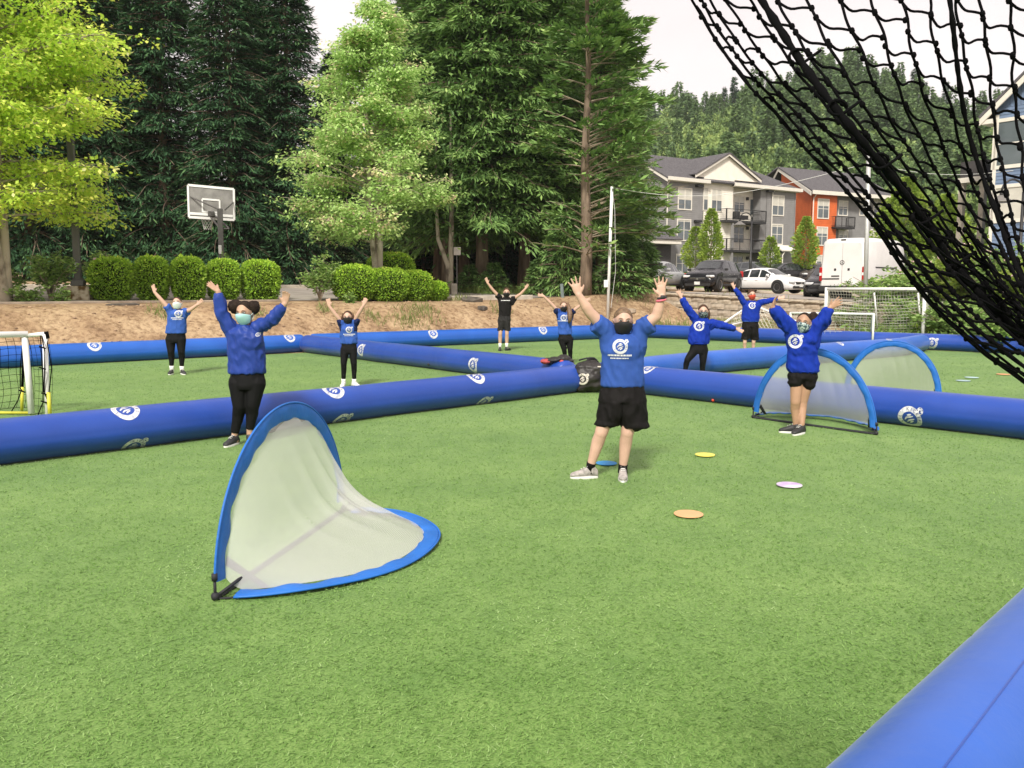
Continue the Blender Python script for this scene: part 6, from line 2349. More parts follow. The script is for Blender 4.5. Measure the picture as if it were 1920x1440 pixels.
def left_goal():
    f1, f2 = gp(59, 778), gp(90, 783)
    e = empty('portable_goal', f1); o = f1.copy()
    tag(e, 'white portable goal with black net and yellow feet at the left edge', 'goal')
    t1, t2 = at(46, 629, f1.y + 0.10), at(84, 627, f2.y + 0.15)
    far_t, far_f = at(-330, 634, f1.y - 1.0), gp(-330, 790)
    far_f.z = 0.02
    def bar_(nm, pts, r, mat, sm=True):
        m_ = MB(); m_.tube([Vector(p) - o for p in pts], r, 10); return m_.build(nm, mat, e, sm)
    bar_('post', [f1 + Vector((0, 0, 0.02)), t1], 0.043, M_PAINTW)
    bar_('post', [f2 + Vector((0, 0, 0.0)), t2], 0.036, M_PAINTW)
    bar_('crossbar', [t1 + Vector((0.05, 0, 0.02)), far_t], 0.045, M_PAINTW)
    bar_('side_bar', [t1 + Vector((0.06, 0, 0)), t2 + Vector((0.01, 0, 0.01))], 0.03, M_PAINTW)
    bar_('corner_joint', [t2 + Vector((0.02, 0, 0.04)), t2 + Vector((0.035, 0, -0.06))], 0.03, M_NETB)
    bar_('foot_sleeve', [f2 + Vector((0.04, -0.02, 0.0)), f2 + Vector((0.045, -0.03, 0.36))], 0.026, M_YEL)
    bar_('foot_sleeve', [gp(41, 771) + Vector((0, 0, 0.01)), gp(41, 771) + Vector((0.03, 0, 0.36))], 0.022, M_YEL)
    bar_('ground_bar', [f1 + Vector((0, 0, 0.03)), gp(-330, 776) + Vector((0, 0, 0.03))], 0.02, M_YEL)
    bar_('back_bar', [gp(41, 771) + Vector((0.03, 0, 0.36)), at(45, 650, f1.y + 0.3)], 0.018, M_NETB)
    st = MB()
    for pts in ([t2 + Vector((0.02, 0, -0.05)), at(97, 690, f2.y), at(92, 735, f2.y - 0.05)], [t1 + Vector((-0.05, 0.05, -0.05)), at(38, 690, f1.y + 0.2), at(38, 728, f1.y + 0.2), at(42, 733, f1.y + 0.1)],
                [at(40, 733, f1.y + 0.15), at(34, 750, f1.y + 0.2), at(22, 771, f1.y + 0.25)], [at(82, 752, f2.y), at(76, 765, f2.y), at(70, 782, f2.y)],
                [t2 + Vector((-0.05, -0.02, -0.02)), at(77, 650, f2.y), at(80, 700, f2.y), at(81, 752, f2.y)], [t2 + Vector((-0.02, -0.04, -0.02)), at(84, 660, f2.y), at(83, 735, f2.y), at(92, 757, f2.y)]):
        st.tube([Vector(p) - o for p in pts], 0.008, 5)
    for q in ((80, 651), (80, 690), (84, 738), (83, 753), (42, 733)):
        c = at(q[0], q[1], f2.y - 0.02) - o; st.tube([c + Vector((-0.045, 0, 0.01)), c + Vector((0.05, -0.02, -0.015))], 0.011, 5)
    tag(st.build('cords', M_NETB, e), kind='stuff')

    def fn(u, v):
        top = t1.lerp(far_t, u) + Vector((0, 0.05, 0))
        bot = gp(41, 772).lerp(gp(-330, 786), u) + Vector((0, 0.25, 0.02))
        return top.lerp(bot, v) - o + Vector((0, 0.10 * math.sin(math.pi * v), 0)) + Vector((0.02 * math.sin(9 * v + 3 * u), 0, 0.015 * math.sin(20 * u)))
    tag(net_panel(fn, 24, 11, 0.0035, 2).build('net', M_NETB, e), kind='stuff')

    def fs(u, v):
        return (t1.lerp(t2, u) * (1 - v) + f1.lerp(f2, u) * v) - o + Vector((0, 0.06 + 0.10 * math.sin(math.pi * v), 0.02))
    tag(net_panel(fs, 4, 11, 0.003, 1).build('side_net', M_NETB, e), kind='stuff')


left_goal()

# ---- pop-up goals: two sprung bands with white mesh between
def mesh_cloth():
    m = bpy.data.materials.new('white_mesh')
    m.use_nodes = True
    t = m.node_tree
    b = t.nodes['Principled BSDF']
    b.inputs['Base Color'].default_value = (0.92, 0.91, 0.90, 1)
    b.inputs['Roughness'].default_value = 0.8
    tr = t.nodes.new('ShaderNodeBsdfTranslucent'); tr.inputs['Color'].default_value = (0.92, 0.91, 0.90, 1)
    m1 = t.nodes.new('ShaderNodeMixShader'); m1.inputs['Fac'].default_value = 0.4
    t.links.new(b.outputs['BSDF'], m1.inputs[1]); t.links.new(tr.outputs['BSDF'], m1.inputs[2])
    tp = t.nodes.new('ShaderNodeBsdfTransparent')
    uv = t.nodes.new('ShaderNodeAttribute'); uv.attribute_name = 'weave'
    m2 = t.nodes.new('ShaderNodeMixShader')
    t.links.new(uv.outputs['Fac'], m2.inputs['Fac'])
    tc = t.nodes.new('ShaderNodeTexCoord')
    w1 = t.nodes.new('ShaderNodeTexWave'); w1.inputs['Scale'].default_value = 95; w1.bands_direction = 'Z'
    w2 = t.nodes.new('ShaderNodeTexWave'); w2.inputs['Scale'].default_value = 95; w2.bands_direction = 'X'
    t.links.new(tc.outputs['Object'], w1.inputs['Vector']); t.links.new(tc.outputs['Object'], w2.inputs['Vector'])
    mx = t.nodes.new('ShaderNodeMath'); mx.operation = 'MAXIMUM'
    t.links.new(w1.outputs['Fac'], mx.inputs[0]); t.links.new(w2.outputs['Fac'], mx.inputs[1])
    mr = t.nodes.new('ShaderNodeMapRange')
    mr.inputs['To Min'].default_value = 0.14; mr.inputs['To Max'].default_value = 0.70
    t.links.new(mx.outputs['Value'], mr.inputs['Value'])
    t.links.new(mr.outputs['Result'], m2.inputs['Fac'])
    t.links.new(tp.outputs['BSDF'], m2.inputs[1]); t.links.new(m1.outputs['Shader'], m2.inputs[2])
    t.links.new(m2.outputs['Shader'], t.nodes['Material Output'].inputs['Surface'])
    return m


M_MESH = mesh_cloth()
M_BAND = M('blue_band', (0.012, 0.135, 0.50), rough=0.55, scale=4, var=0.10, bump=0.25, bscale=22, aniso=(1, 1, 1))
M_STRAP = M('black_strap', (0.015, 0.015, 0.02), rough=0.7)


def popup_goal(A, B, h, tip, label, band=0.105, sag=0.42, lean=0.0, loop_z=0.02, lpow=0.85, grime=True, crease=1.0):
    A, B, tip = Vector(A), Vector(B), Vector(tip)
    e = empty('popup_goal', (A.x, A.y, 0)); o = Vector((A.x, A.y, 0))
    tag(e, label, 'pop-up goal', 'blue pop-up goals with white mesh')
    C = (A + B) / 2
    t = (B - A)
    hw = t.length / 2
    t.normalize()
    fwd = tip - C; fwd.z = 0
    dep = fwd.length
    fwd = fwd - t * fwd.dot(t) * 0.0
    skew = fwd.dot(t)
    fdir = fwd.normalized()
    upv = (Vector((0, 0, 1)) - fdir * lean).normalized()

    def arch(q, inset=0.0):
        a = math.pi * (1 - q)
        s, c = max(math.sin(a), 0) ** lpow, math.cos(a)
        rx, rz = hw - inset, h - inset
        return C + t * (c * rx) + upv * (s * rz)

    def loop(q, inset=0.0):
        a = math.pi * (1 - q)
        s, c = max(math.sin(a), 0) ** lpow, math.cos(a)
        return C + t * (c * (hw - inset)) + fdir * (s * (dep - inset)) + Vector((0, 0, loop_z + 0.012 * math.sin(9 * q) ** 2 + (lean * 0 if True else 0)))
    N = 90
    q0, q1 = 0.03, 0.97
    for fn, nm, nrm in ((arch, 'arch_band', fdir), (loop, 'ground_band', Vector((0, 0, 1)))):
        rows = []
        for i in range(N + 1):
            q = lerp(q0, q1, i / N)
            out, inn = fn(q, 0.0), fn(q, band)
            ring = []
            fold = 0.008 * math.sin(46 * q + 3 * math.sin(11 * q)) * crease
            for k in range(10):
                a = 2 * math.pi * k / 10
                f = 0.5 - 0.5 * math.cos(a)
                p = out.lerp(inn, f) + nrm * (math.sin(a) * 0.011 + fold * f + 0.006 * math.sin(80 * q + 4 * f) * f)
                ring.append(p - o)
            rows.append(ring)
        me = grid_mesh(nm, np.array(rows).transpose(1, 0, 2), True, close_u=True)
        bo = link(nm, me, M_BAND, e)
        pp = MB(); pp.tube([fn(lerp(q0, q1, i / N), -0.004) - o for i in range(N + 1)], 0.008, 6); pp.build('piping', M_BAND, bo, True)
    nt_, nu_ = 70, 30
    P = np.zeros((nt_ + 1, nu_ + 1, 3))
    for i in range(nt_ + 1):
        q = lerp(0.035, 0.965, i / nt_)
        a_, l_ = arch(q, band * 0.93), loop(q, band * 0.93)
        base = A.lerp(B, 0.5 - 0.5 * math.cos(math.pi * q))
        for j in range(nu_ + 1):
            u = j / nu_
            p = a_.lerp(l_, u)
            k = sag * 4 * u * (1 - u) * (math.sin(math.pi * q) ** 0.6)
            p = p.lerp(base, k * 0.62)
            cr = 0.0
            for cq, cs in ((0.47, 0.026), (0.56, 0.042), (0.64, 0.040), (0.72, 0.028), (0.36, 0.012)):
                dq = (q - cq - 0.03 * math.sin(3 * u)) / 0.016
                cr += cs * math.exp(-dq * dq) * math.sin(math.pi * min(1, max(0, u * 1.08 - 0.04)))
            p = p + (fdir + Vector((0, 0, 1))).normalized() * cr * crease + Vector((0, 0, 0.005))
            P[i, j] = p - o
    me = grid_mesh('mesh_net', P, True)
    link('mesh_net', me, M_MESH, e)
    # base line strap between the corners, corner pegs
    st = MB(); st.tube([A + Vector((0, 0, 0.012)) - o, C + Vector((0, 0, 0.010)) - o, B + Vector((0, 0, 0.012)) - o], 0.019, 6); st.build('base_strap', M_STRAP, e)
    for q, s in ((A, 1), (B, -1)):
        pg = MB()
        pg.tube([q - o + Vector((0, 0, 0.006)), q - o + Vector((0, 0, 0.13))], 0.009, 6)
        pg.tube([q - o + Vector((0, 0, 0.010)), q + t * s * 0.03 + fdir * 0.14 - o + Vector((0, 0, 0.012))], 0.007, 6)
        pg.tube([q - o + Vector((0, 0, 0.12)), q - o + Vector((0, 0, 0.16))], 0.018, 8)
        pg.tube([q - o + Vector((0, 0, 0.02)), q + t * s * 0.12 + fdir * 0.10 - o + Vector((0, 0, 0.10))], 0.010, 6)
        pg.ball(q - o + Vector((0.0, 0, 0.025)), 0.026, 8, 6)
        pg.build('corner_peg', M_STRAP, e, True)
        pat = MB(); d0 = arch(0.055 if s > 0 else 0.945, band); d1 = loop(0.075 if s > 0 else 0.925, band)
        pat.prism([d0 - o, d0 + t * s * 0.02 - o + Vector((0, 0, 0.05)), d1 + t * s * 0.05 - o, d1 - o], fdir * 0.004); pat.build('corner_patch', M_STRAP, e)
    if grime:
        tp_ = MB()
        pts = [arch(q, band * 0.95) + fdir * 0.004 - o for q in np.linspace(0.40, 0.60, 9)] + [arch(q, band * 0.95) * 0.0 + Vector((arch(q, band).x, arch(q, band).y, arch(0.40, band).z)) + fdir * 0.012 - o for q in np.linspace(0.60, 0.40, 9)]
        tp_.add(pts, [tuple(range(len(pts)))])
        tp_.build('mesh_reinforcement', M('grey_mesh', (0.42, 0.38, 0.36), rough=0.8, alpha=0.55), e)
    return e


gA, gB, gT = gp(404, 1126), gp(645, 958), gp(814, 1030)
popup_goal(gA, gB, 1.01, gT, 'large blue-rimmed pop-up goal with white mesh in the left foreground', 0.112, sag=0.66, lpow=0.95)
rA, rB = gp(1412, 784), gp(1643, 816)
rC = (rA + rB) / 2
rtip = rC + Vector((0.42, 0.50, 0))
popup_goal(rA, rB, 1.02, rtip, 'blue-rimmed pop-up goal standing behind the coach in short shorts at right', 0.085, sag=0.15, loop_z=0.05, grime=False, crease=0.6, lpow=1.0)
sA, sB = at(1583, 742, 14.2), at(1764, 760, 13.2)
sA.z = sB.z = 0.0
sA, sB = Vector((sA.x, sA.y, 0)), Vector((sB.x, sB.y, 0))
popup_goal(sA, sB, 0.95, (sA + sB) / 2 + Vector((0.5, 0.6, 0)), 'blue-rimmed pop-up goal beyond the right barrier, with pale mesh', 0.085, sag=0.15, grime=False, crease=0.6)

# ---- flat markers, plug, bags
def disc(px, py, r, col, label, name='marker_disc', col2=None):
    p = gp(px, py)
    mb = MB()
    n = 36
    rings = [(r * 0.97, 0.0), (r, 0.003), (r, 0.006), (r * 0.985, 0.008), (r * 0.3, 0.0085)]
    vs = [(q * math.cos(2 * math.pi * k / n), q * math.sin(2 * math.pi * k / n), z + 0.011) for q, z in rings for k in range(n)]
    fs = [(i * n + k, i * n + (k + 1) % n, (i + 1) * n + (k + 1) % n, (i + 1) * n + k) for i in range(len(rings) - 1) for k in range(n)]
    fs += [tuple(range(n - 1, -1, -1)), tuple((len(rings) - 1) * n + k for k in range(n))]
    mb.add(vs, fs)
    tag(mb.build(name, M('rubber_' + label.split()[0], col, rgb2=col2 or tuple(min(1, c * 1.08) for c in col), rough=0.5, scale=5), loc=(p.x, p.y, 0)), label, 'marker disc', 'flat rubber discs on the turf')


disc(1137, 871, 0.108, (0.03, 0.22, 0.50), 'blue flat disc behind the feet of the coach in the middle')
disc(1322, 855, 0.106, (0.72, 0.62, 0.10), 'yellow flat disc on the turf, right of the coach in the middle')
disc(1480, 912, 0.114, (0.42, 0.27, 0.52), 'purple and white flat disc on the turf, nearest the right side', col2=(0.74, 0.68, 0.76))
disc(1291, 967, 0.116, (0.66, 0.36, 0.17), 'orange flat disc on the turf, closest of the discs to the camera')
disc(1822, 709, 0.13, (0.36, 0.50, 0.52), 'pale blue flat disc beyond the right barrier, left of its pair')
disc(1806, 715, 0.13, (0.30, 0.42, 0.45), 'greyish blue flat disc beyond the right barrier, nearer of its pair')
disc(1881, 703, 0.13, (0.62, 0.30, 0.14), 'terracotta flat disc beyond the right barrier, beside the hanging net')
o_, bv_, base_, _, _ = TUBES['B']
h_ = bv_.ray_cast(CAM, ray(1337, 750).normalized())
if h_[0] is not None:
    mb = MB(); mb.ball((0, 0, 0), 0.027, 12, 8)
    q = mb.build('valve_plug', M('red_plastic', (0.62, 0.06, 0.03), rough=0.35), o_, True); q.location = h_[0] - base_
o_, bv_, base_, _, _ = TUBES['C']
h_ = bv_.ray_cast(CAM, ray(804, 683).normalized())
if h_[0] is not None:
    mb = MB(); mb.ball((0, 0, 0), 0.03, 10, 6)
    q = mb.build('valve_plug', M_TRIMBLK, o_, True); q.location = h_[0] - base_

M_BAGB = M('black_nylon', (0.022, 0.019, 0.018), rough=0.5, scale=7, var=0.3, bump=0.35, bscale=14, spec=0.4)


def ball_bag():
    c = gp(1106, 738)
    e = empty('ball_bag', (c.x, c.y + 0.22, 0))
    tag(e, 'black drawstring ball bag with round emblem, where the barriers meet', 'bag')
    mb = MB(); mb.ball((0, 0, 0.27), (0.285, 0.25, 0.28), 40, 28)
    for k, (x, z) in enumerate(((-0.10, 0.16), (0.10, 0.17), (0.0, 0.34), (-0.12, 0.36), (0.13, 0.36))): mb.ball((x, -0.06, z), 0.165, 20, 14)
    mb.ball((0.05, 0.02, 0.55), (0.10, 0.09, 0.07), 14, 8)
    me = remesh(mb, 0.014, 6, 'sack')
    nrm_ = [v.normal.copy() for v in me.vertices]
    for v, vn in zip(me.vertices, nrm_):
        p = v.co
        f = noise.noise(Vector((p.x * 5, p.y * 5, p.z * 11))) * 0.024 + noise.noise(Vector((p.x * 14, p.y * 14, p.z * 20 + 4))) * 0.010
        v.co += vn * f
        if v.co.z < 0.004: v.co.z = 0.004
    me.update()
    sk = link('sack', me, M_BAGB, e)
    st = MB(); st.tube([(0.24, -0.16, 0.40), (0.29, -0.17, 0.30), (0.27, -0.20, 0.18), (0.20, -0.25, 0.10)], 0.014, 6); st.tube([(-0.16, -0.18, 0.50), (-0.28, -0.08, 0.40), (-0.29, -0.05, 0.2)], 0.012, 6)
    st.tube([(-0.18, -0.05, 0.56), (-0.05, -0.1, 0.60), (0.08, -0.06, 0.60), (0.16, 0.0, 0.52)], 0.016, 6)
    st.build('strap', M_STRAP, e, True)
    me.calc_loop_triangles()
    bv = BVHTree.FromPolygons([tuple(v.co) for v in me.vertices], [tuple(t_.vertices) for t_ in me.loop_triangles])
    d = Vector((0, 1, -0.1)).normalized()
    org = at(1093, 711, e.location.y - 0.3) - e.location
    print_on(bv, sk, org, Vector((1, 0, 0)), Vector((0, 0.1, 1)).normalized(), d, emblem_2d(0.098), ('emblem', 'lettering'), (M('bag_print', (0.66, 0.60, 0.53)), M_BAGB), 0.004)
    tg = MB(); tg.bbox((0.16, -0.235, 0.465), (0.07, 0.006, 0.022), 0.002, -0.3); tg.build('label_tag', M('bag_print', (0.66, 0.60, 0.53)), e)


ball_bag()
M_REDCL = M('red_nylon', (0.36, 0.05, 0.05), rough=0.6, scale=8, var=0.25, bump=0.3)
rb = empty('gear_bag', at(1040, 690, 15.72))
rb.location.z = 0.40
tag(rb, 'flattened black and red gear bag lying on the barrier beside the ball bag', 'bag')
mb = MB()
for x, y, z, r in ((-0.12, 0, 0.06, (0.12, 0.12, 0.06)), (0.02, 0.02, 0.08, (0.15, 0.13, 0.06)), (0.17, 0.0, 0.10, (0.13, 0.12, 0.08)), (0.26, 0.02, 0.06, (0.09, 0.1, 0.05))): mb.ball((x, y, z), r, 18, 12)
me = remesh(mb, 0.012, 3, 'sack')
for v in me.vertices: v.co += v.normal * 0.012 * noise.noise(v.co * 16)
link('sack', me, M_BAGB, rb)
mb = MB(); mb.ball((-0.16, -0.03, 0.055), (0.11, 0.11, 0.055), 16, 10); mb.ball((0.13, -0.10, 0.05), (0.05, 0.04, 0.04), 12, 8)
me = remesh(mb, 0.01, 3, 'red_panel')
for v in me.vertices: v.co += v.normal * 0.010 * noise.noise(v.co * 18)
link('red_panel', me, M_REDCL, rb)
mb = MB(); mb.tube([(-0.24, -0.08, 0.03), (-0.12, -0.12, 0.08), (0.0, -0.12, 0.07), (0.16, -0.1, 0.13), (0.25, -0.06, 0.09)], 0.010, 5); mb.build('strap', M_STRAP, rb)

# ================================================================== black net hanging close to the camera
def hanging_net():
    rs = random.Random(21)
    D0 = 1.32
    keys = [  # (u, outline of that warp in sight-line pixels, from the top downwards)
        (0.00, [(1262, -70), (1300, 5), (1342, 75), (1395, 150), (1455, 215), (1520, 290), (1580, 350), (1640, 425), (1700, 515), (1765, 592), (1835, 655), (1930, 725)]),
        (0.16, [(1310, -70), (1345, 0), (1395, 80), (1450, 150), (1510, 215), (1565, 280), (1625, 350), (1685, 430), (1740, 505), (1800, 575), (1865, 635), (1950, 700)]),
        (0.30, [(1385, -70), (1420, 0), (1470, 75), (1525, 150), (1580, 220), (1635, 290), (1690, 360), (1745, 435), (1795, 505), (1850, 565), (1905, 620), (1970, 670)]),
        (0.45, [(1505, -70), (1530, 0), (1565, 80), (1605, 160), (1650, 235), (1700, 305), (1750, 380), (1797, 450), (1842, 515), (1885, 570), (1930, 615), (1985, 650)]),
        (0.60, [(1630, -70), (1645, 0), (1668, 80), (1695, 165), (1728, 250), (1765, 330), (1803, 400), (1843, 465), (1880, 525), (1915, 575), (1950, 615), (1995, 640)]),
        (0.75, [(1755, -70), (1765, 0), (1778, 90), (1795, 180), (1815, 265), (1840, 345), (1867, 415), (1893, 480), (1920, 535), (1945, 580), (1970, 610), (2005, 630)]),
        (0.88, [(1856, -70), (1862, 0), (1869, 80), (1876, 160), (1884, 240), (1892, 320), (1903, 395), (1920, 465), (1940, 525), (1960, 570), (1985, 600), (2010, 620)]),
        (1.00, [(1960, -70), (1962, 0), (1965, 80), (1968, 160), (1970, 240), (1974, 320), (1980, 395), (1985, 465), (1990, 525), (1998, 570), (2008, 600), (2020, 620)])]
    K = 12

    def pix(u, v):
        u = min(max(u, 0.0), 0.9999)
        v = min(max(v, 0), 1) * (K - 1)
        i = min(int(v), K - 2); f = v - i
        k = max(q for q in range(len(keys)) if keys[q][0] <= u + 1e-9); k = min(k, len(keys) - 2)
        g = (u - keys[k][0]) / (keys[k + 1][0] - keys[k][0])
        def q(pl):  # smooth along the warp
            p0, p1, p2, p3 = pl[max(i - 1, 0)], pl[i], pl[i + 1], pl[min(i + 2, K - 1)]
            return tuple(0.5 * (2 * b + (c - a) * f + (2 * a - 5 * b + 4 * c - d) * f * f + (3 * b - a - 3 * c + d) * f ** 3) for a, b, c, d in zip(p0, p1, p2, p3))
        a, b = q(keys[k][1]), q(keys[k + 1][1])
        return lerp(a[0], b[0], g), lerp(a[1], b[1], g)

    def pos(u, v, layer=0):
        x, y = pix(u, v)
        d = D0 + 0.10 * math.sin(u * 11 + v * 3) * (0.4 + v) + 0.16 * layer + 0.05 * math.sin(v * 9 + u * 5)
        return at(x, y, d)
    r = 0.0021
    anchor = Vector((1.02, D0, 2.25))
    o = anchor
    cords, knots = MB(), MB()

    def weave(us, nv, layer, v0, v1, du, jit, rr, slope=0.022):
        for ui, u in enumerate(us):
            pts = []
            for j in range(70):
                v = lerp(v0, v1, j / 69)
                w = 0.0035 * math.sin(v * 60 + ui * 2.1) + 0.004 * math.sin(v * 23 + ui * 1.3)
                pts.append(pos(min(0.999, max(0, u + w)), v, layer) - o)
            cords.tube(pts, rr, 5, cap=False)
        for ui in range(len(us) - 1):
            ph = rs.uniform(0, 1)
            for j in range(nv):
                v = lerp(v0, v1, (j + 0.5 * (ui % 2) + 0.12 * rs.uniform(-1, 1)) / nv)
                v2 = v + slope * rs.uniform(0.6, 1.4)
                if v2 > v1: continue
                a, b = us[ui], us[ui + 1]
                pts = []
                loose = rs.uniform(0.3, 1.0)
                for q in range(9):
                    f = q / 8
                    vv = lerp(v, v2, sstep(0, 1, f)) + 0.010 * loose * math.sin(2 * math.pi * f) + 0.006 * math.sin(math.pi * f) * jit
                    pts.append(pos(lerp(a, b, f), vv, layer) + Vector((0, 0.012 * loose * math.sin(math.pi * f), 0)) - o)
                cords.tube(pts, rr * 0.95, 5, cap=False)
                for e_ in (pts[0], pts[-1]):
                    knots.ball(e_, (rr * 2.2, rr * 2.0, rr * 2.4), 6, 4)
    us = [0.0, 0.06, 0.12, 0.19, 0.27, 0.35, 0.43, 0.51, 0.585, 0.655, 0.72, 0.79, 0.85, 0.915, 0.999]
    weave(us, 16, 0, 0.0, 1.0, 1, 1.0, r)
    us3 = [0.02, 0.13, 0.26, 0.40, 0.55, 0.72]
    weave(us3, 6, -0.6, 0.60, 1.0, 1, 1.6, r, 0.05)
    e = empty('hanging_net', anchor)
    tag(e, 'black knotted net hanging down across the upper right, close to the camera', 'net')
    tag(cords.build('net_cords', M_NETB, e, True), kind='stuff')
    tag(knots.build('net_knots', M_NETB, e, True), kind='stuff')
    rp_ = MB()
    for u0, w in ((0.305, 0.0055), (0.765, 0.0036)):
        pts, rad = [], []
        for j in range(90):
            v = j / 89
            pts.append(pos(u0 + 0.006 * math.sin(v * 14), v, -0.15) - o)
            rad.append(w * (1 + 0.18 * math.sin(j * 1.7) + 0.1 * math.sin(j * 0.6)))
        rp_.tube(pts, rad, 7)
    for v in (0.06, 0.22, 0.34, 0.47, 0.60, 0.70, 0.82):
        c = pos(0.305, v, -0.15) - o
        q = [c + Vector((0.013 * math.cos(a), -0.004, 0.010 * math.sin(a))) for a in np.linspace(0, 5.4, 10)] + [c + Vector((0.03, -0.006, 0.008))]
        rp_.tube(q, 0.0022, 5)
    # folded lower hem: cords gathered together
    for k in range(1):
        pts = [pos(0.004 + 0.012 * k + 0.006 * math.sin(j * 0.8 + k), 0.10 + 0.9 * j / 59, -0.1 * k) - o for j in range(60)]
        rp_.tube(pts, [0.0027 * (1 + 0.25 * math.sin(j * 1.3 + k)) for j in range(60)], 6)
    rp_.build('border_rope', M_NETB, e, True)


hanging_net()
# ================================================================== people
SKIN_PALE = M('skin_pale', (0.56, 0.36, 0.27), rough=0.55, scale=9, var=0.06, spec=0.35)
SKIN_FAIR = M('skin_fair', (0.52, 0.33, 0.24), rough=0.55, scale=9, var=0.06, spec=0.35)
SKIN_TAN = M('skin_tan', (0.40, 0.235, 0.15), rough=0.5, scale=9, var=0.08, spec=0.4)
SKIN_MID = M('skin_mid', (0.46, 0.29, 0.20), rough=0.55, scale=9, var=0.07, spec=0.35)


def cloth(name, c, bump=0.25, rough=0.8, sheen=0.0, bs=16):
    return M(name, c, rough=rough, scale=7, var=0.10, bump=bump, bscale=bs, spec=0.15, sheen=sheen, aniso=(1.0, 1.0, 0.55))


C_TEE = cloth('tee_blue', (0.032, 0.082, 0.31))
C_TEE_D = cloth('tee_blue_light', (0.036, 0.095, 0.36))
C_NAVY = cloth('tee_navy', (0.010, 0.018, 0.07))
C_LONG = cloth('jersey_blue', (0.022, 0.050, 0.25), rough=0.45)
C_SWEAT = cloth('sweatshirt_blue', (0.008, 0.032, 0.300), bump=0.35)
C_BLACK = cloth('black_shorts_cloth', (0.008, 0.007, 0.007), rough=0.75)
C_LEGG = cloth('leggings_black', (0.006, 0.006, 0.0065), bump=0.08, rough=0.7)
C_TEEBLK = cloth('tee_black', (0.011, 0.010, 0.010))
C_GREY = cloth('shorts_charcoal', (0.022, 0.021, 0.021))
C_WHITE = M('white_cotton', (0.78, 0.77, 0.74), rough=0.85, var=0.04)
C_MASKB = M('mask_black', (0.014, 0.013, 0.014), rough=0.8)
C_MASKT = M('mask_teal', (0.38, 0.66, 0.66), rough=0.8, var=0.05)
C_MASKW = M('mask_pale', (0.72, 0.78, 0.76), rough=0.8, var=0.03)
C_MASKR = M('mask_red', (0.62, 0.07, 0.035), rough=0.8, var=0.06)
C_MASKP = M('mask_patterned', (0.05, 0.10, 0.12), rgb2=(0.50, 0.60, 0.58), rough=0.8, scale=38, ramp=(0.45, 0.55))
C_MASKQ = M('mask_dark_patterned', (0.02, 0.03, 0.04), rgb2=(0.30, 0.36, 0.36), rough=0.8, scale=34, ramp=(0.48, 0.6))
H_BLOND = M('hair_dark_blond', (0.15, 0.092, 0.048), rough=0.5, scale=30, var=0.3, bump=0.5, bscale=60)
H_BROWN = M('hair_brown', (0.070, 0.036, 0.020), rough=0.7, scale=30, var=0.35, bump=0.5, bscale=60, spec=0.25)
H_DARK = M('hair_dark', (0.020, 0.012, 0.008), rough=0.75, scale=30, var=0.35, bump=0.6, bscale=60, spec=0.2)
H_LBROWN = M('hair_light_brown', (0.15, 0.085, 0.045), rough=0.5, scale=30, var=0.3, bump=0.5, bscale=60)
M_SHIRT_PRINT = M('shirt_print', (0.60, 0.61, 0.64), rough=0.7, var=0.06, scale=20)
M_EYE = M('eye_dark', (0.02, 0.013, 0.01), rough=0.2)
M_EYEW = M('eye_white', (0.62, 0.60, 0.57), rough=0.3)
S_GREY = M('shoe_grey', (0.34, 0.31, 0.29), rough=0.7, scale=30, var=0.3)
S_WHITE = M('shoe_white', (0.76, 0.75, 0.73), rough=0.6, var=0.05)
S_BLACK = M('shoe_black', (0.025, 0.025, 0.027), rough=0.6, var=0.2)


def hand(mb, wrist, tip, nrm, thumb, spread=1.0, curl=0.1, fat=1.0):
    """palm, four unequal bent fingers and a thumb leaving the side of the palm; thumb = +1 / -1 side"""
    f = (tip - wrist)
    L = max(0.155, min(0.20, f.length))
    f = f.normalized()
    nrm = (nrm - f * nrm.dot(f)).normalized()
    s = f.cross(nrm).normalized() * thumb          # towards the thumb
    pw = 0.041 * fat
    rings = []
    for q, w, th in ((-0.06, 0.62, 0.021), (0.02, 0.68, 0.020), (0.16, 0.92, 0.018), (0.34, 1.02, 0.016), (0.50, 1.0, 0.013), (0.54, 0.92, 0.010)):
        rings.append((wrist + f * (L * q), s * (pw * w), nrm * (th * fat)))
    mb.loft(rings, 14)
    for k, (off, ln, ang) in enumerate(((0.80, 0.44, 11), (0.28, 0.495, 2), (-0.25, 0.46, -6), (-0.76, 0.36, -15))):
        a = math.radians(ang * spread)
        d = (f * math.cos(a) + s * math.sin(a)).normalized()
        b = wrist + f * (L * 0.47) + s * (pw * off)
        r = 0.0098 * fat
        m1 = b + d * (L * ln * 0.45) + nrm * (curl * 0.015)
        d2 = (d + nrm * curl * 1.2).normalized()
        m2 = m1 + d2 * (L * ln * 0.34)
        d3 = (d2 + nrm * curl * 1.0).normalized()
        m3 = m2 + d3 * (L * ln * 0.24)
        mb.limb(b, m1, r * 1.08, r, 8); mb.limb(m1, m2, r, r * 0.93, 8); mb.limb(m2, m3, r * 0.93, r * 0.78, 8)
    b = wrist + f * (L * 0.12) + s * (pw * 0.55)
    d = (f * 0.66 + s * 0.75 + nrm * 0.15).normalized()
    m1 = b + d * (L * 0.24)
    m2 = m1 + (d * 0.8 + f * 0.45).normalized() * (L * 0.17)
    mb.limb(b, m1, 0.0165 * fat, 0.0118 * fat, 8); mb.limb(m1, m2, 0.0115 * fat, 0.0088 * fat, 8)


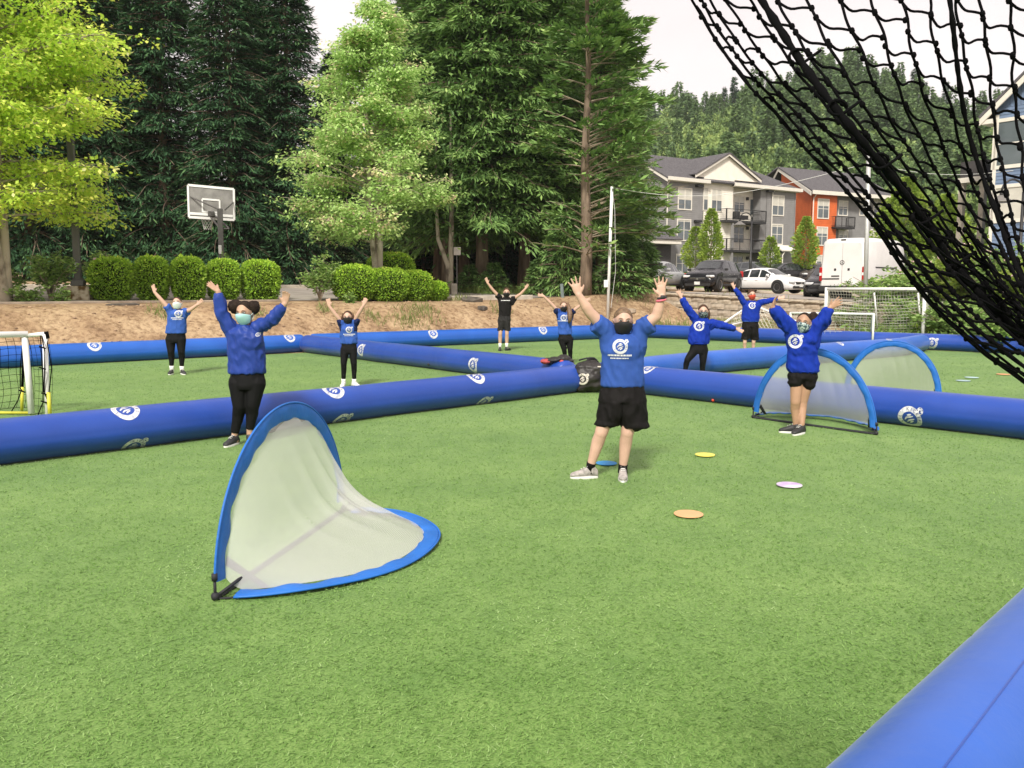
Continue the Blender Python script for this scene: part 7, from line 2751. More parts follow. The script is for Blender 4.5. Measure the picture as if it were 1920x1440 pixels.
def folds(me, amp, sc, seed, stretch=(1, 1, 0.45), pin=None):
    amp *= 1.9
    n_v = len(me.vertices)
    co = np.zeros(n_v * 3); no = np.zeros(n_v * 3)
    me.vertices.foreach_get('co', co)
    me.vertices.foreach_get('normal', no)
    co = co.reshape(-1, 3); no = no.reshape(-1, 3)
    for i in range(n_v):
        p = Vector(co[i])
        q = Vector((p.x * sc * stretch[0] + p.z * sc * 0.25, p.y * sc * stretch[1], p.z * sc * stretch[2] + seed))
        n = noise.noise(q)
        n2 = noise.noise(q * 2.3 + Vector((7, 3, 1)))
        k = amp * ((1 - abs(n) * 2) * 0.8 + 0.35 * n2)
        co[i] += no[i] * k
    me.vertices.foreach_set('co', co.ravel())
    me.update()


def person(spec):
    Y = spec['Y']
    W = lambda p, dy=0.0: at(p[0], p[1], Y + dy + (p[2] if len(p) > 2 else 0.0))
    s = Y / FPX
    foot0 = W(spec['ankles'][0])
    foot1 = W(spec['ankles'][1])
    o = Vector(((foot0.x + foot1.x) / 2, Y, 0))
    e = empty('person', o)
    tag(e, spec['label'], 'person', 'people with raised arms on the pitch')
    vox = spec.get('vox', 0.011)
    fat = spec.get('fat', 1.0)
    hf = spec.get('hf', 1.0)
    L = lambda p, dy=0.0: W(p, dy) - o
    CAMD = Vector((0, -1, 0))
    # ---- head frame
    top, chin = L(spec['head'][0]), L(spec['head'][1])
    ax = (top - chin)
    hz = ax.length / 2 * 0.975
    zc = (top + chin) / 2
    upv = Vector((ax.x, 0, ax.z)).normalized()
    yaw, tilt = math.radians(spec.get('yaw', 0)), math.radians(spec.get('tilt', 0))
    R = Matrix.Rotation(yaw, 3, 'Z') @ Matrix.Rotation(-tilt, 3, 'X')
    R = Matrix(((upv.z, 0, upv.x), (0, 1, 0), (-upv.x, 0, upv.z))) @ R
    hx, hy = hz * 0.71, hz * 0.86
    H = lambda x, y, z: zc + R @ Vector((x, y, z))
    b = MB()
    b.ball(H(0, 0.012, hz * 0.16), (hx, hy, hz * 0.84), 20, 14, R)
    b.ball(H(0, -hy * 0.12, -hz * 0.36), (hx * 0.80, hy * 0.74, hz * 0.64), 18, 12, R)
    b.ball(H(0, -hy * 0.94, -hz * 0.10), (hx * 0.16, hy * 0.20, hz * 0.22), 10, 8, R)
    b.ball(H(0, -hy * 0.80, hz * 0.20), (hx * 0.62, hy * 0.16, hz * 0.10), 12, 8, R)
    for q in (-1, 1):
        b.ball(H(q * hx * 1.0, 0.02, -hz * 0.06), (hx * 0.13, hy * 0.22, hz * 0.24), 10, 8, R)
    # ---- neck, trunk
    shL, shR = L(spec['sh'][0], 0.02), L(spec['sh'][1], 0.02)
    nb = (shL + shR) / 2
    nr = hx * 0.72 * spec.get('neck', 1.0)
    b.limb(H(0, 0.03, -hz * 0.5), Vector((zc.x * 0.5 + nb.x * 0.5, nb.y + 0.01, min(nb.z - 0.02, chin.z - 0.06))), nr, nr * 1.05, 12)
    tr = spec['trunk']                       # rows (y, x0, x1) from hem to under the arms
    dr = spec.get('dr', 0.62)
    def ring(row, grow=0.0, dr_=None, dy=0.0):
        y, x0, x1 = row
        a, c = L((x0, y)), L((x1, y))
        hw = (c.x - a.x) / 2 + grow
        return ((a + c) / 2 + Vector((0, 0.02 + dy, 0)), Vector((hw, 0, 0)), Vector((0, hw * (dr_ or dr), 0)))
    zt_ = min(nb.z + 0.05, chin.z - 0.004)          # the collar sits just below the chin
    tr = [r for r in tr if L((0, r[0])).z < zt_ - 0.105]
    b.loft([ring(r, -0.030) for r in tr] + [(Vector((nb.x, nb.y, zt_ - 0.10)), Vector(((shR.x - shL.x) * 0.34, 0, 0)), Vector((0, 0.070 * fat, 0)))], 16)
    # ---- arms and hands
    ra = spec.get('arm', (0.056, 0.043, 0.030))
    for k, (el, wr, tipp) in enumerate(spec['arms']):
        sh = (shL, shR)[k]
        el_, wr_, tp_ = L(el, spec.get('arm_dy', -0.03)), L(wr, spec.get('arm_dy', -0.03) * 2), L(tipp, spec.get('arm_dy', -0.03) * 2.2)
        b.limb(sh, el_, ra[0], ra[1], 12); b.limb(el_, el_.lerp(wr_, 0.35), ra[1], ra[1] * 0.98, 12); b.limb(el_.lerp(wr_, 0.30), wr_, ra[1] * 0.98, ra[2], 12)
        th = spec.get('thumb', (1, -1))[k]
        hand(b, wr_, tp_, spec.get('palm', (CAMD, CAMD))[k], th, spec.get('spread', (1.3, 1.3))[k], spec.get('curl', (0.12, 0.12))[k], hf)
    # ---- legs
    rl = spec.get('leg', (0.092, 0.062, 0.056, 0.036))
    hips = [L(q, 0.01) for q in spec['hips']]
    knees = [L(q, spec.get('knee_dy', -0.03)) for q in spec['knees']]
    ankles = [L(q) for q in spec['ankles']]
    shrink = 0.012 if spec['legs'] == 'leggings' else 0.0
    for h, k_, a in zip(hips, knees, ankles):
        b.limb(h, k_, (rl[0] - shrink) * (0.84 if spec['legs'] == 'shorts' else 1.0), rl[1] - shrink, 14)
        c = k_.lerp(a, 0.30) + Vector((0, 0.018, 0))
        b.limb(k_, c, (rl[1] - shrink) * 0.95, rl[2] - shrink, 12); b.limb(c, a, rl[2] - shrink, rl[3] - shrink * 0.5, 12)
        b.limb(a, a + Vector((0, 0.01, -max(a.z - 0.05, 0.01))), rl[3] - shrink * 0.5, rl[3], 10)
    body = link('body', remesh(b, vox, 3, 'body'), spec['skin'], e)
    # ---- eyes, brows
    for q in (-1, 1):
        sm = MB(); sm.ball(H(q * hx * 0.40, -hy * 0.80, hz * 0.06), (hx * 0.20, hy * 0.14, hz * 0.062), 10, 6, R); eo = sm.build('eye', M_EYEW, e, True)
        sm = MB(); sm.ball(H(q * hx * 0.40, -hy * 0.90, hz * 0.055), (hx * 0.095, hy * 0.07, hz * 0.050), 8, 6, R); sm.build('iris', M_EYE, eo, True)
        sm = MB(); sm.tube([H(q * hx * 0.20, -hy * 0.96, hz * 0.20), H(q * hx * 0.42, -hy * 0.93, hz * 0.25), H(q * hx * 0.64, -hy * 0.80, hz * 0.19)], [hz * 0.015, hz * 0.022, hz * 0.012], 6); sm.build('eyebrow', spec['hairm'], e, True)
        sm = MB(); sm.tube([H(q * hx * 0.20, -hy * 0.93, hz * 0.085), H(q * hx * 0.40, -hy * 0.955, hz * 0.125), H(q * hx * 0.62, -hy * 0.82, hz * 0.07)], hz * 0.010, 5); sm.build('eyelid', M_EYE, e, True)
    # ---- mask
    if spec.get('mask'):
        nu, nv = 21, 10
        P = np.zeros((nu, nv, 3))
        gaiter = spec.get('gaiter', False)
        for i in range(nu):
            ph = lerp(-1, 1, i / (nu - 1)) * math.radians(98 if gaiter else 74)
            c_ = math.cos(ph * (0.9 if gaiter else 1.05))
            zt = lerp(-0.22, 0.0, max(c_, 0) ** 1.5) * hz
            zb_ = (lerp(-0.78, -1.10, max(c_, 0))) * hz
            for j in range(nv):
                v = j / (nv - 1)
                z = lerp(zt, zb_, v)
                rr = math.sqrt(max(0.0, 1 - (min(1.0, abs(z + 0.05 * hz) / (hz * 1.12))) ** 2.4))
                rr = max(rr, 0.60 - 0.12 * v)
                bul = 0.20 * math.exp(-((z + 0.22 * hz) / (0.36 * hz)) ** 2) * max(math.cos(ph), 0) ** 3
                P[i, j] = H(math.sin(ph) * hx * rr * 1.06, -math.cos(ph) * hy * (rr * 1.06 + bul) - 0.004, z)
        me = grid_mesh('face_mask', P, True)
        mo = link('face_mask', me, spec['mask'], e)
        sd = mo.modifiers.new('thick', 'SOLIDIFY'); sd.thickness = 0.004; sd.offset = 1
        if not gaiter:
            lp_ = MB()
            for q in (-1, 1):
                lp_.tube([H(q * hx * 0.98, -hy * 0.20, -hz * 0.20), H(q * hx * 1.10, 0.01, 0.0), H(q * hx * 1.08, 0.035, -hz * 0.12), H(q * hx * 0.96, -hy * 0.12, -hz * 0.62)], 0.0028, 4)
            lp_.build('ear_loops', spec['mask'], mo)
    # ---- hair
    hl = spec.get('hairline', (46, 8, -42))
    nu, nv = 40, 12
    P = np.zeros((nu, nv, 3))
    puff = spec.get('puff', 1.06)
    for i in range(nu):
        ph = 2 * math.pi * i / nu - math.pi
        a = abs(math.degrees(ph))
        th0 = lerp(hl[0], hl[1], sstep(10, 78, a)) if a < 90 else lerp(hl[1], hl[2], sstep(85, 130, a))
        for j in range(nv):
            th = math.radians(lerp(th0, 90, (j / (nv - 1)) ** 0.9))
            k = puff + 0.025 * noise.noise(Vector((ph * 3, th * 4, spec['seed'])))
            if j == 0: k = 1.005
            if j == 1: k = lerp(1.005, k, 0.75)
            P[i, j] = H(math.sin(ph) * math.cos(th) * hx * k, 0.012 - math.cos(ph) * math.cos(th) * hy * k, hz * 0.13 + math.sin(th) * hz * 0.87 * k)
    me = grid_mesh('hair', P, True, close_u=True)
    ho = link('hair', me, spec['hairm'], e)
    for nm, pts, rads in spec.get('locks', []):
        m_ = MB()
        if len(pts) == 1:
            m_.ball(L(pts[0]), rads[0], 16, 12)
            mm = m_.mesh(nm, True)
            for v in mm.vertices: v.co += (v.co - L(pts[0])) * (0.22 * noise.noise(v.co * 32))
            link(nm, mm, spec['hairm'], ho)
        else:
            m_.tube([L(q) for q in pts], rads, 10)
            mm = m_.mesh(nm, True)
            for v in mm.vertices: v.co += v.normal * (0.010 * noise.noise(Vector((v.co.x * 30, v.co.y * 30, v.co.z * 8))))
            link(nm, mm, spec['hairm'], ho)
    # ---- top
    t = MB()
    rows = [ring(r) for r in tr]
    if spec.get('blouse'): rows = [(c, u * 1.0, v) for c, u, v in rows]
    sw = (shR.x - shL.x) / 2
    cx = nb + Vector((0, 0.0, 0))
    rows += [(Vector((nb.x, nb.y, zt_ - 0.090)), Vector((rows[-1][1].x * 0.97, 0, 0)), Vector((0, 0.115 * fat, 0))), (Vector((nb.x, nb.y, zt_ - 0.050)), Vector((sw * 0.92, 0, 0)), Vector((0, 0.100 * fat, 0))),
             (Vector((lerp(nb.x, zc.x, 0.4), nb.y, zt_ - 0.028)), Vector((sw * 0.56, 0, 0)), Vector((0, 0.088 * fat, 0))),
             (Vector((lerp(nb.x, zc.x, 0.6), nb.y - 0.004, zt_)), Vector((nr * 1.22, 0, 0)), Vector((0, nr * 1.22, 0)))]
    t.loft(rows, 24)
    if 'bust' in spec:
        c = L((spec['bust'][0], spec['bust'][1]), 0.02)
        r_ = spec['bust'][3]
        hw_ = rows[len(tr) // 2][1].x
        t.ball(c + Vector((0, -hw_ * dr * 0.26, 0)), (hw_ * 0.86, hw_ * dr * 0.84, r_ * 1.9), 22, 14)
    for k, (el, wr, tipp) in enumerate(spec['arms']):
        sh = (shL, shR)[k]
        el_, wr_ = L(el, spec.get('arm_dy', -0.03)), L(wr, spec.get('arm_dy', -0.03) * 2)
        g = spec.get('sleeve_r', 0.014)
        pit = Vector((lerp(sh.x, nb.x, 0.22), sh.y, zt_ - 0.15))
        t.limb(sh, pit, ra[0] + g * 0.8, ra[0] + g, 14)
        if spec['sleeve'] == 'short':
            se = L(spec['sleeves'][k], spec.get('arm_dy', -0.03) * 0.6)
            d = (se - sh).normalized()
            u = d.orthogonal().normalized(); w_ = d.cross(u)
            pts = [(sh - d * 0.06, 0.75), (sh, 0.98), (sh.lerp(se, 0.5), 1.0), (se, 1.02)]
            t.loft([(p, u * ((ra[0] + g) * q), w_ * ((ra[0] + g) * q)) for p, q in pts], 16)
        else:
            t.limb(sh, el_, ra[0] + g * 1.1, ra[1] + g * 1.05, 14)
            ce = el_.lerp(wr_, 0.90)
            d = (ce - el_).normalized(); u = d.orthogonal().normalized(); w_ = d.cross(u)
            t.limb(el_, el_.lerp(wr_, 0.2), ra[1] + g * 1.05, ra[1] + g * 1.0, 14)
            t.loft([(el_, u * (ra[1] + g), w_ * (ra[1] + g)), (el_.lerp(wr_, 0.5), u * (ra[1] + g * 0.7), w_ * (ra[1] + g * 0.7)), (el_.lerp(wr_, 0.78), u * (ra[2] + g * 1.05), w_ * (ra[2] + g * 1.05)), (ce, u * (ra[2] + g * 0.55), w_ * (ra[2] + g * 0.55))], 16)
    me = remesh(t, spec.get('cvox', 0.012), 4, 'shirt')
    folds(me, spec.get('fold', 0.007), 13, spec['seed'])
    tn = 'sweatshirt' if spec['top'] == C_SWEAT else 'shirt'
    top_o = link(tn, me, spec['top'], e)
    if 'sleeve_col' in spec:      # darker sleeves of the two-tone tee
        me.materials.append(spec['sleeve_col'])
        for p in me.polygons:
            c = p.center
            if abs(c.x - nb.x) > sw * 0.98 and c.z > shL.z - 0.16: p.material_index = 1
    if 'hemband' in spec:
        hb_ = MB(); c0, u0, v0 = ring(tr[0]); 
        hb_.tube([c0 + u0 * (1.02 * math.cos(a)) + v0 * (1.02 * math.sin(a)) + Vector((0, 0, 0.012)) for a in np.linspace(0, 2 * math.pi, 33)], 0.014, 6, cap=False)
        hb_.build('hem_band', spec['hemband'], e, True)
    # collar edge
    cl = MB(); cc = Vector((lerp(nb.x, zc.x, 0.6), nb.y - 0.004, zt_ - 0.002))
    cl.tube([cc + Vector((nr * 1.25 * math.cos(a), nr * 1.25 * math.sin(a), 0.014 * math.sin(a))) for a in np.linspace(0, 2 * math.pi, 25)], 0.010, 6, cap=False)
    cl.build('collar', spec.get('sleeve_col', spec['top']), top_o, True)
    # ---- bottom
    g = MB()
    wst = spec['waist']; hipr = spec['hiprow']
    if spec['legs'] == 'leggings':
        mid = (hips[0] + hips[1]) / 2
        r0, r1 = ring(wst, -0.012), ring(hipr, 0.0, 0.68)
        g.loft([(r0[0] + Vector((0, 0, 0.05)), r0[1] * 0.96, r0[2] * 0.96), r0, r1, (Vector((mid.x, mid.y, mid.z - 0.07)), r1[1] * 0.93, r1[2] * 0.85)], 20)
        for h, k_, a in zip(hips, knees, ankles):
            g.limb(h, k_, rl[0], rl[1], 16)
            c = k_.lerp(a, 0.30) + Vector((0, 0.018, 0))
            ae = a + (k_ - a) * spec.get('cuff', 0.03)
            g.limb(k_, c, rl[1] * 0.97, rl[2], 14)
            d = (ae - c); dn_ = d.normalized(); u = dn_.orthogonal().normalized(); w_ = dn_.cross(u)
            g.loft([(c, u * rl[2], w_ * rl[2]), (c.lerp(ae, 0.5), u * lerp(rl[2], rl[3] + 0.004, 0.55), w_ * lerp(rl[2], rl[3] + 0.004, 0.55)), (ae, u * (rl[3] + 0.004), w_ * (rl[3] + 0.004))], 14)
        nm, amp = 'leggings', 0.002
    else:
        r0, r1 = ring(wst, -0.004), ring(hipr, 0.004, 0.72)
        crotch = spec['crotch']
        g.loft([(r0[0] + Vector((0, 0, 0.04)), r0[1] * 0.95, r0[2] * 0.95), r0, r1], 22)
        for k in range(2):
            y, x0, x1 = spec['hems'][k]
            a, c = L((x0, y)), L((x1, y))
            hw = (c.x - a.x) / 2
            ctr = (a + c) / 2 + Vector((0, 0.0, 0))
            hc = Vector((lerp(r1[0].x, ctr.x, 0.62), ctr.y + 0.01, L((0, crotch)).z + 0.05))
            q = r1[1].x
            g.loft([(Vector((lerp(r1[0].x, ctr.x, 0.5), r1[0].y, r1[0].z)), Vector((q * 0.52, 0, 0)), Vector((0, q * 0.70, 0))),
                    (hc, Vector((q * 0.52, 0, 0)), Vector((0, q * 0.62, 0))), (ctr.lerp(hc, 0.4), Vector((lerp(hw, q * 0.52, 0.35), 0, 0)), Vector((0, max(hw * 0.95, 0.085), 0))), (ctr, Vector((hw, 0, 0)), Vector((0, max(hw * 0.95, 0.08), 0)))], 18)
            u_ = Vector((1, 0, 0))
            g.limb(hips[k], hips[k].lerp(ctr, 0.72), rl[0] * 0.84 + 0.026, max(hw * 0.90, rl[1] + 0.02), 16)
        nm, amp = 'shorts', 0.007
    me = remesh(g, spec.get('cvox', 0.012), 3, nm)
    folds(me, amp, 14, spec['seed'] + 5)
    link(nm, me, spec['bottom'], e)
    if spec['legs'] == 'leggings' and False: pass
    # ---- shoes and socks
    for k in range(2):
        a = ankles[k]
        toe = gp(*spec['toes'][k]) - o
        d = Vector((toe.x - a.x, toe.y - a.y, 0))
        fl = spec.get('foot', 0.255)
        dn_ = d.normalized() if d.length > 0.03 else Vector((0, -1, 0))
        heel = Vector((a.x, a.y, 0)) - dn_ * 0.062
        sd_ = Vector((-dn_.y, dn_.x, 0))
        up = Vector((0, 0, 1))
        sh_ = MB(); sl = MB()
        prof = [(-0.005, 0.026, 0.035), (0.02, 0.034, 0.050), (0.07, 0.036, 0.056), (0.11, 0.037, 0.050), (0.16, 0.043, 0.038), (0.21, 0.045, 0.029), (0.245, 0.036, 0.023), (0.262, 0.016, 0.015)]
        f_ = fl / 0.255
        sh_.loft([(heel + dn_ * (x * f_) + up * (0.014 + h * 0.9), sd_ * w * f_, up * h * 0.95 * f_) for x, w, h in prof], 16)
        sh_.limb(heel + dn_ * 0.055 + up * 0.06, heel + dn_ * 0.055 + up * 0.095, 0.040, 0.042, 12)
        mm = remesh(sh_, 0.007, 2, 'shoe')
        for v in mm.vertices: v.co.z = max(v.co.z, 0.010)
        so = link('shoe', mm, spec['shoe'][0], e)
        vs = []
        n = 28
        for zz, gr in ((0.0, 0.0), (0.010, 0.002), (0.024, 0.0)):
            for i in range(n):
                an = 2 * math.pi * i / n
                x = 0.128 - 0.136 * math.cos(an)
                w = 0.047 * (math.sin(an)) * (0.82 + 0.18 * sstep(0.02, 0.2, x))
                vs.append(heel + dn_ * ((x - 0.002) * f_) + sd_ * (w * f_ + math.copysign(gr, w)) + up * zz)
        sl.add(vs, [(i * n + q, i * n + (q + 1) % n, (i + 1) * n + (q + 1) % n, (i + 1) * n + q) for i in range(2) for q in range(n)] + [tuple(range(n - 1, -1, -1)), tuple(2 * n + q for q in range(n))])
        sl.build('sole', spec['shoe'][1], so)
        lc = MB()
        for q in (0.10, 0.13, 0.155): 
            c = heel + dn_ * q * f_ + up * (0.016 + lerp(0.10, 0.075, (q - 0.1) / 0.06))
            lc.tube([c - sd_ * 0.02, c + up * 0.003, c + sd_ * 0.02], 0.0035, 5)
        lc.build('laces', spec['shoe'][1], so)
        if spec.get('sock'):
            sk = MB(); q = rl[3] + 0.005
            z0 = a + (knees[k] - a) * spec.get('sock_h', 0.10)
            sk.tube([a + Vector((0, 0.01, -max(a.z - 0.05, 0.01))), a, z0], [q + 0.004, q, q + 0.004], 14)
            sk.build('sock', spec['sock'], e, True)
    # ---- print on the chest
    me = top_o.data
    me.calc_loop_triangles()
    bv = BVHTree.FromPolygons([tuple(v.co) for v in me.vertices], [tuple(t_.vertices) for t_ in me.loop_triangles])
    for (px, py, r, kind) in spec.get('prints', []):
        org = W((px, py)) - o
        h = bv.ray_cast(CAM - o, (W((px, py)) - CAM).normalized())
        if h[0] is not None: org = h[0]
        u, v = Vector((math.cos(spec.get('print_yaw', 0)), math.sin(spec.get('print_yaw', 0)), 0)), Vector((0, 0, 1))
        n_in = Vector((-u.y, u.x, 0))
        if kind == 'emblem':
            print_on(bv, top_o, org, u, v, n_in, emblem_2d(r), ('emblem', 'lettering'), (M_SHIRT_PRINT, spec['top']), 0.004)
        else:      # rows of small letters too small to read
            rs = random.Random(spec['seed'])
            vs, fs = [], []
            for row in range(kind):
                x = -r * (1 - 0.22 * row)
                zz = -row * r * 0.24
                while x < r * (1 - 0.22 * row):
                    w = r * rs.uniform(0.05, 0.12); hgt = r * (0.15 if row == 0 else 0.10)
                    n0 = len(vs)
                    vs += [(x, zz), (x + w, zz), (x + w, zz + hgt), (x, zz + hgt)]
                    fs.append((n0, n0 + 1, n0 + 2, n0 + 3))
                    x += w + r * rs.uniform(0.025, 0.05)
            print_on(bv, top_o, org, u, v, n_in, [(vs, fs)], ('lettering',), (M_WHITE_PRINT,), 0.004)
    return e, L


# -- the coach in the middle
e1, L1 = person(dict(
    Y=7.98, seed=1, label='woman in blue tee, black mask and black shorts, both arms up, in the middle foreground', vox=0.0075, cvox=0.010, skin=SKIN_PALE, hairm=H_BLOND, fat=1.25,
    head=((1170, 577), (1167, 627)), sh=((1137, 619), (1201, 617)), neck=1.12,
    trunk=[(724, 1126.5, 1209), (700, 1127, 1207.5), (672, 1129, 1206), (648, 1128, 1206), (632, 1127, 1207)], dr=0.64, bust=(1168, 657, 17, 0.085),
    arms=[((1105, 585), (1085, 553), (1075, 519)), ((1231, 593), (1241, 556), (1238, 517))], arm=(0.062, 0.050, 0.032), thumb=(1, -1), spread=(1.7, 1.5), curl=(0.06, 0.10), hf=1.05,
    sleeve='short', sleeves=[(1116, 605), (1221, 606)], sleeve_r=0.022, top=C_TEE, fold=0.007,
    waist=(724, 1128, 1208), hiprow=(752, 1122, 1211), crotch=785, hems=[(797, 1114, 1160), (800, 1165, 1217)], legs='shorts', bottom=C_BLACK,
    hips=[(1148, 745), (1188, 745)], knees=[(1127, 812), (1176, 812)], ankles=[(1108, 871), (1168, 874)], leg=(0.100, 0.062, 0.062, 0.038), knee_dy=-0.03,
    toes=[(1081, 897), (1168, 902)], shoe=(S_GREY, S_WHITE), sock=C_BLACK, sock_h=0.05, mask=C_MASKB, gaiter=False, hairline=(37, 6, -40), puff=1.075,
    prints=[(1163, 650, 0.069, 'emblem'), (1162, 668, 0.105, 2)]))
wt = MB()
a_, b_ = L1((1241, 557), -0.06), L1((1240, 551), -0.06)
for f_ in (0.0,):
    d_ = (b_ - a_).normalized(); u_ = d_.orthogonal().normalized(); w_ = d_.cross(u_)
    wt.tube([a_.lerp(b_, -0.2) + u_ * 0.040 * math.cos(q) + w_ * 0.036 * math.sin(q) for q in np.linspace(0, 2 * math.pi, 21)], 0.011, 6, cap=False)
    wt.bbox(a_ + Vector((0, -0.042, 0)), (0.04, 0.014, 0.036), 0.005)
wt.build('wrist_watch', M_TRIMBLK, e1, True)
wt = MB()
c_ = L1((1240, 563), -0.058)
wt.tube([c_ + u_ * 0.043 * math.cos(q) + w_ * 0.040 * math.sin(q) for q in np.linspace(0, 2 * math.pi, 21)], 0.010, 6, cap=False)
wt.build('wristband', M('pink_silicone', (0.70, 0.14, 0.20), rough=0.5), e1, True)

# -- woman with hair buns
person(dict(
    Y=9.72, seed=2, label='woman in long-sleeved blue jersey and black leggings, hair in two buns, pale teal mask', vox=0.008, cvox=0.011, skin=SKIN_MID, hairm=H_DARK, fat=1.25,
    head=((457, 565), (461, 609)), sh=((433, 617), (483, 614)), yaw=-12, neck=1.0,
    trunk=[(699, 428.5, 496), (680, 428, 495), (655, 427, 494.5), (640, 426, 493), (626, 427, 491)], dr=0.66, bust=(466, 641, 13, 0.085),
    arms=[((416, 588), (409, 546), (388, 529)), ((510, 600), (534, 570), (537, 550))], arm=(0.062, 0.05, 0.032), thumb=(1, -1), spread=(0.8, 0.6), curl=(0.05, 0.3),
    palm=(Vector((0.3, -0.6, 0.9)), Vector((0.2, -1, 0))), sleeve='long', sleeve_r=0.016, top=C_LONG, fold=0.010,
    waist=(697, 430, 495), hiprow=(722, 430, 497), legs='leggings', bottom=C_LEGG, hips=[(447, 718), (480, 718)], knees=[(449, 762), (474, 760)], ankles=[(440, 813), (468, 806)], leg=(0.112, 0.076, 0.070, 0.042), knee_dy=-0.02,
    toes=[(430, 837), (472, 828)], shoe=(S_BLACK, S_WHITE), mask=C_MASKT, hairline=(44, 4, -42), puff=1.10,
    locks=[('hair_bun', [(442, 575, 0.02)], [(0.088, 0.080, 0.080)]), ('hair_bun', [(475, 577, 0.03)], [(0.076, 0.074, 0.080)])],
    prints=[(484, 627, 0.022, 'emblem')]))

# -- far left woman
person(dict(
    Y=17.85, seed=3, label='woman in blue tee and black leggings with pale mask, before the far left barrier', vox=0.011, skin=SKIN_PALE, hairm=H_BROWN, fat=1.15,
    head=((330.5, 557), (334, 580)), sh=((318, 580), (347, 584)), neck=1.0, tilt=12, yaw=8,
    trunk=[(624.5, 310.5, 348), (612, 312, 348), (602, 314, 348), (594, 314.5, 347.5), (588, 315, 348)], dr=0.62,
    arms=[((303, 563), (290, 548), (286, 532)), ((356, 581.5), (370, 571.5), (382, 561))], arm=(0.054, 0.042, 0.031), thumb=(1, -1), spread=(0.5, 0.5), curl=(0.1, 0.2),
    sleeve='short', sleeves=[(312, 573), (353, 585.5)], sleeve_r=0.016, top=C_TEE_D, fold=0.008,
    waist=(623, 312, 347.5), hiprow=(637, 311, 347.5), legs='leggings', bottom=C_LEGG, hips=[(320, 636), (339, 636)], knees=[(320.5, 659), (340, 659)], ankles=[(322, 690), (341, 691)], leg=(0.106, 0.072, 0.064, 0.038), cuff=0.14,
    toes=[(318, 703), (345, 702.5)], shoe=(S_BLACK, S_WHITE), sock=C_WHITE, sock_h=0.14, mask=C_MASKW, prints=[(334, 588.5, 0.075, 'emblem'), (331, 597, 0.12, 2)]))

# -- girl with black mask beside the middle-left barrier
person(dict(
    Y=15.45, seed=4, label='girl in two-tone blue tee, black leggings, white shoes and black mask, both arms up', vox=0.011, skin=SKIN_PALE, hairm=H_BROWN, fat=0.95,
    head=((651.5, 582.5), (653, 607)), sh=((640.5, 604), (665, 602)), neck=0.95,
    trunk=[(644.5, 638, 669.5), (634, 637.5, 669), (624, 637, 668.5), (616, 637, 668.5), (610, 638, 668)], dr=0.58,
    arms=[((629, 590), (617, 573.5), (615, 558)), ((671, 590), (682, 572), (687, 557.5))], arm=(0.042, 0.035, 0.027), thumb=(1, -1), spread=(1.0, 0.7), curl=(0.1, 0.1), hf=0.95,
    sleeve='short', sleeves=[(634.5, 606), (671.5, 605)], sleeve_r=0.016, top=C_TEE_D, sleeve_col=C_NAVY, fold=0.009,
    waist=(642.5, 639.5, 668.5), hiprow=(655, 639, 669), legs='leggings', bottom=C_LEGG, hips=[(646.5, 655), (661.5, 655)], knees=[(644.5, 682), (663.5, 682)], ankles=[(644, 714), (664, 714)], leg=(0.080, 0.054, 0.050, 0.032), cuff=0.06,
    toes=[(641, 728), (669, 727)], shoe=(S_WHITE, S_WHITE), sock=C_WHITE, sock_h=0.12, foot=0.235, mask=C_MASKB, gaiter=True, prints=[(654, 618.5, 0.058, 'emblem'), (654, 627.5, 0.10, 2)],
    locks=[('hair_strand', [(645, 588, 0.0), (642, 598, 0.0), (643, 606, 0.02)], [0.03, 0.03, 0.015]), ('hair_strand', [(660, 588, 0.0), (662, 598, 0.0), (661, 606, 0.02)], [0.03, 0.03, 0.015])]))

# -- man in black
person(dict(
    Y=24.6, seed=5, label='man in black tee and charcoal shorts with black mask, before the far barrier', vox=0.012, skin=SKIN_FAIR, hairm=H_BROWN, fat=1.05,
    head=((950, 540), (949.5, 557.5)), sh=((936.5, 557), (963, 560)), neck=1.1,
    trunk=[(592, 935, 957), (582, 935.5, 958), (573, 935.5, 959), (568, 935, 960), (564, 935, 961)], dr=0.62,
    arms=[((924, 543.5), (914.5, 531), (910.5, 520)), ((976.5, 551), (985.5, 541), (991, 532))], arm=(0.052, 0.042, 0.032), thumb=(1, -1), spread=(0.6, 0.5), curl=(0.1, 0.2),
    sleeve='short', sleeves=[(931.5, 553.5), (966, 560.5)], sleeve_r=0.02, top=C_TEEBLK, fold=0.008,
    waist=(592, 935, 957), hiprow=(601, 934, 957.5), crotch=611, hems=[(619.5, 932.5, 943.5), (620, 946, 957.5)], legs='shorts', bottom=C_GREY,
    hips=[(940, 600), (951, 600)], knees=[(938, 627), (950.5, 627)], ankles=[(937.5, 648), (950, 647.5)], leg=(0.085, 0.056, 0.060, 0.038),
    toes=[(937, 658.5), (955, 657)], shoe=(S_BLACK, S_BLACK), sock=C_WHITE, sock_h=0.22, mask=C_MASKB, hairline=(40, 12, -30), puff=1.09, prints=[(948, 564, 0.13, 1)]))

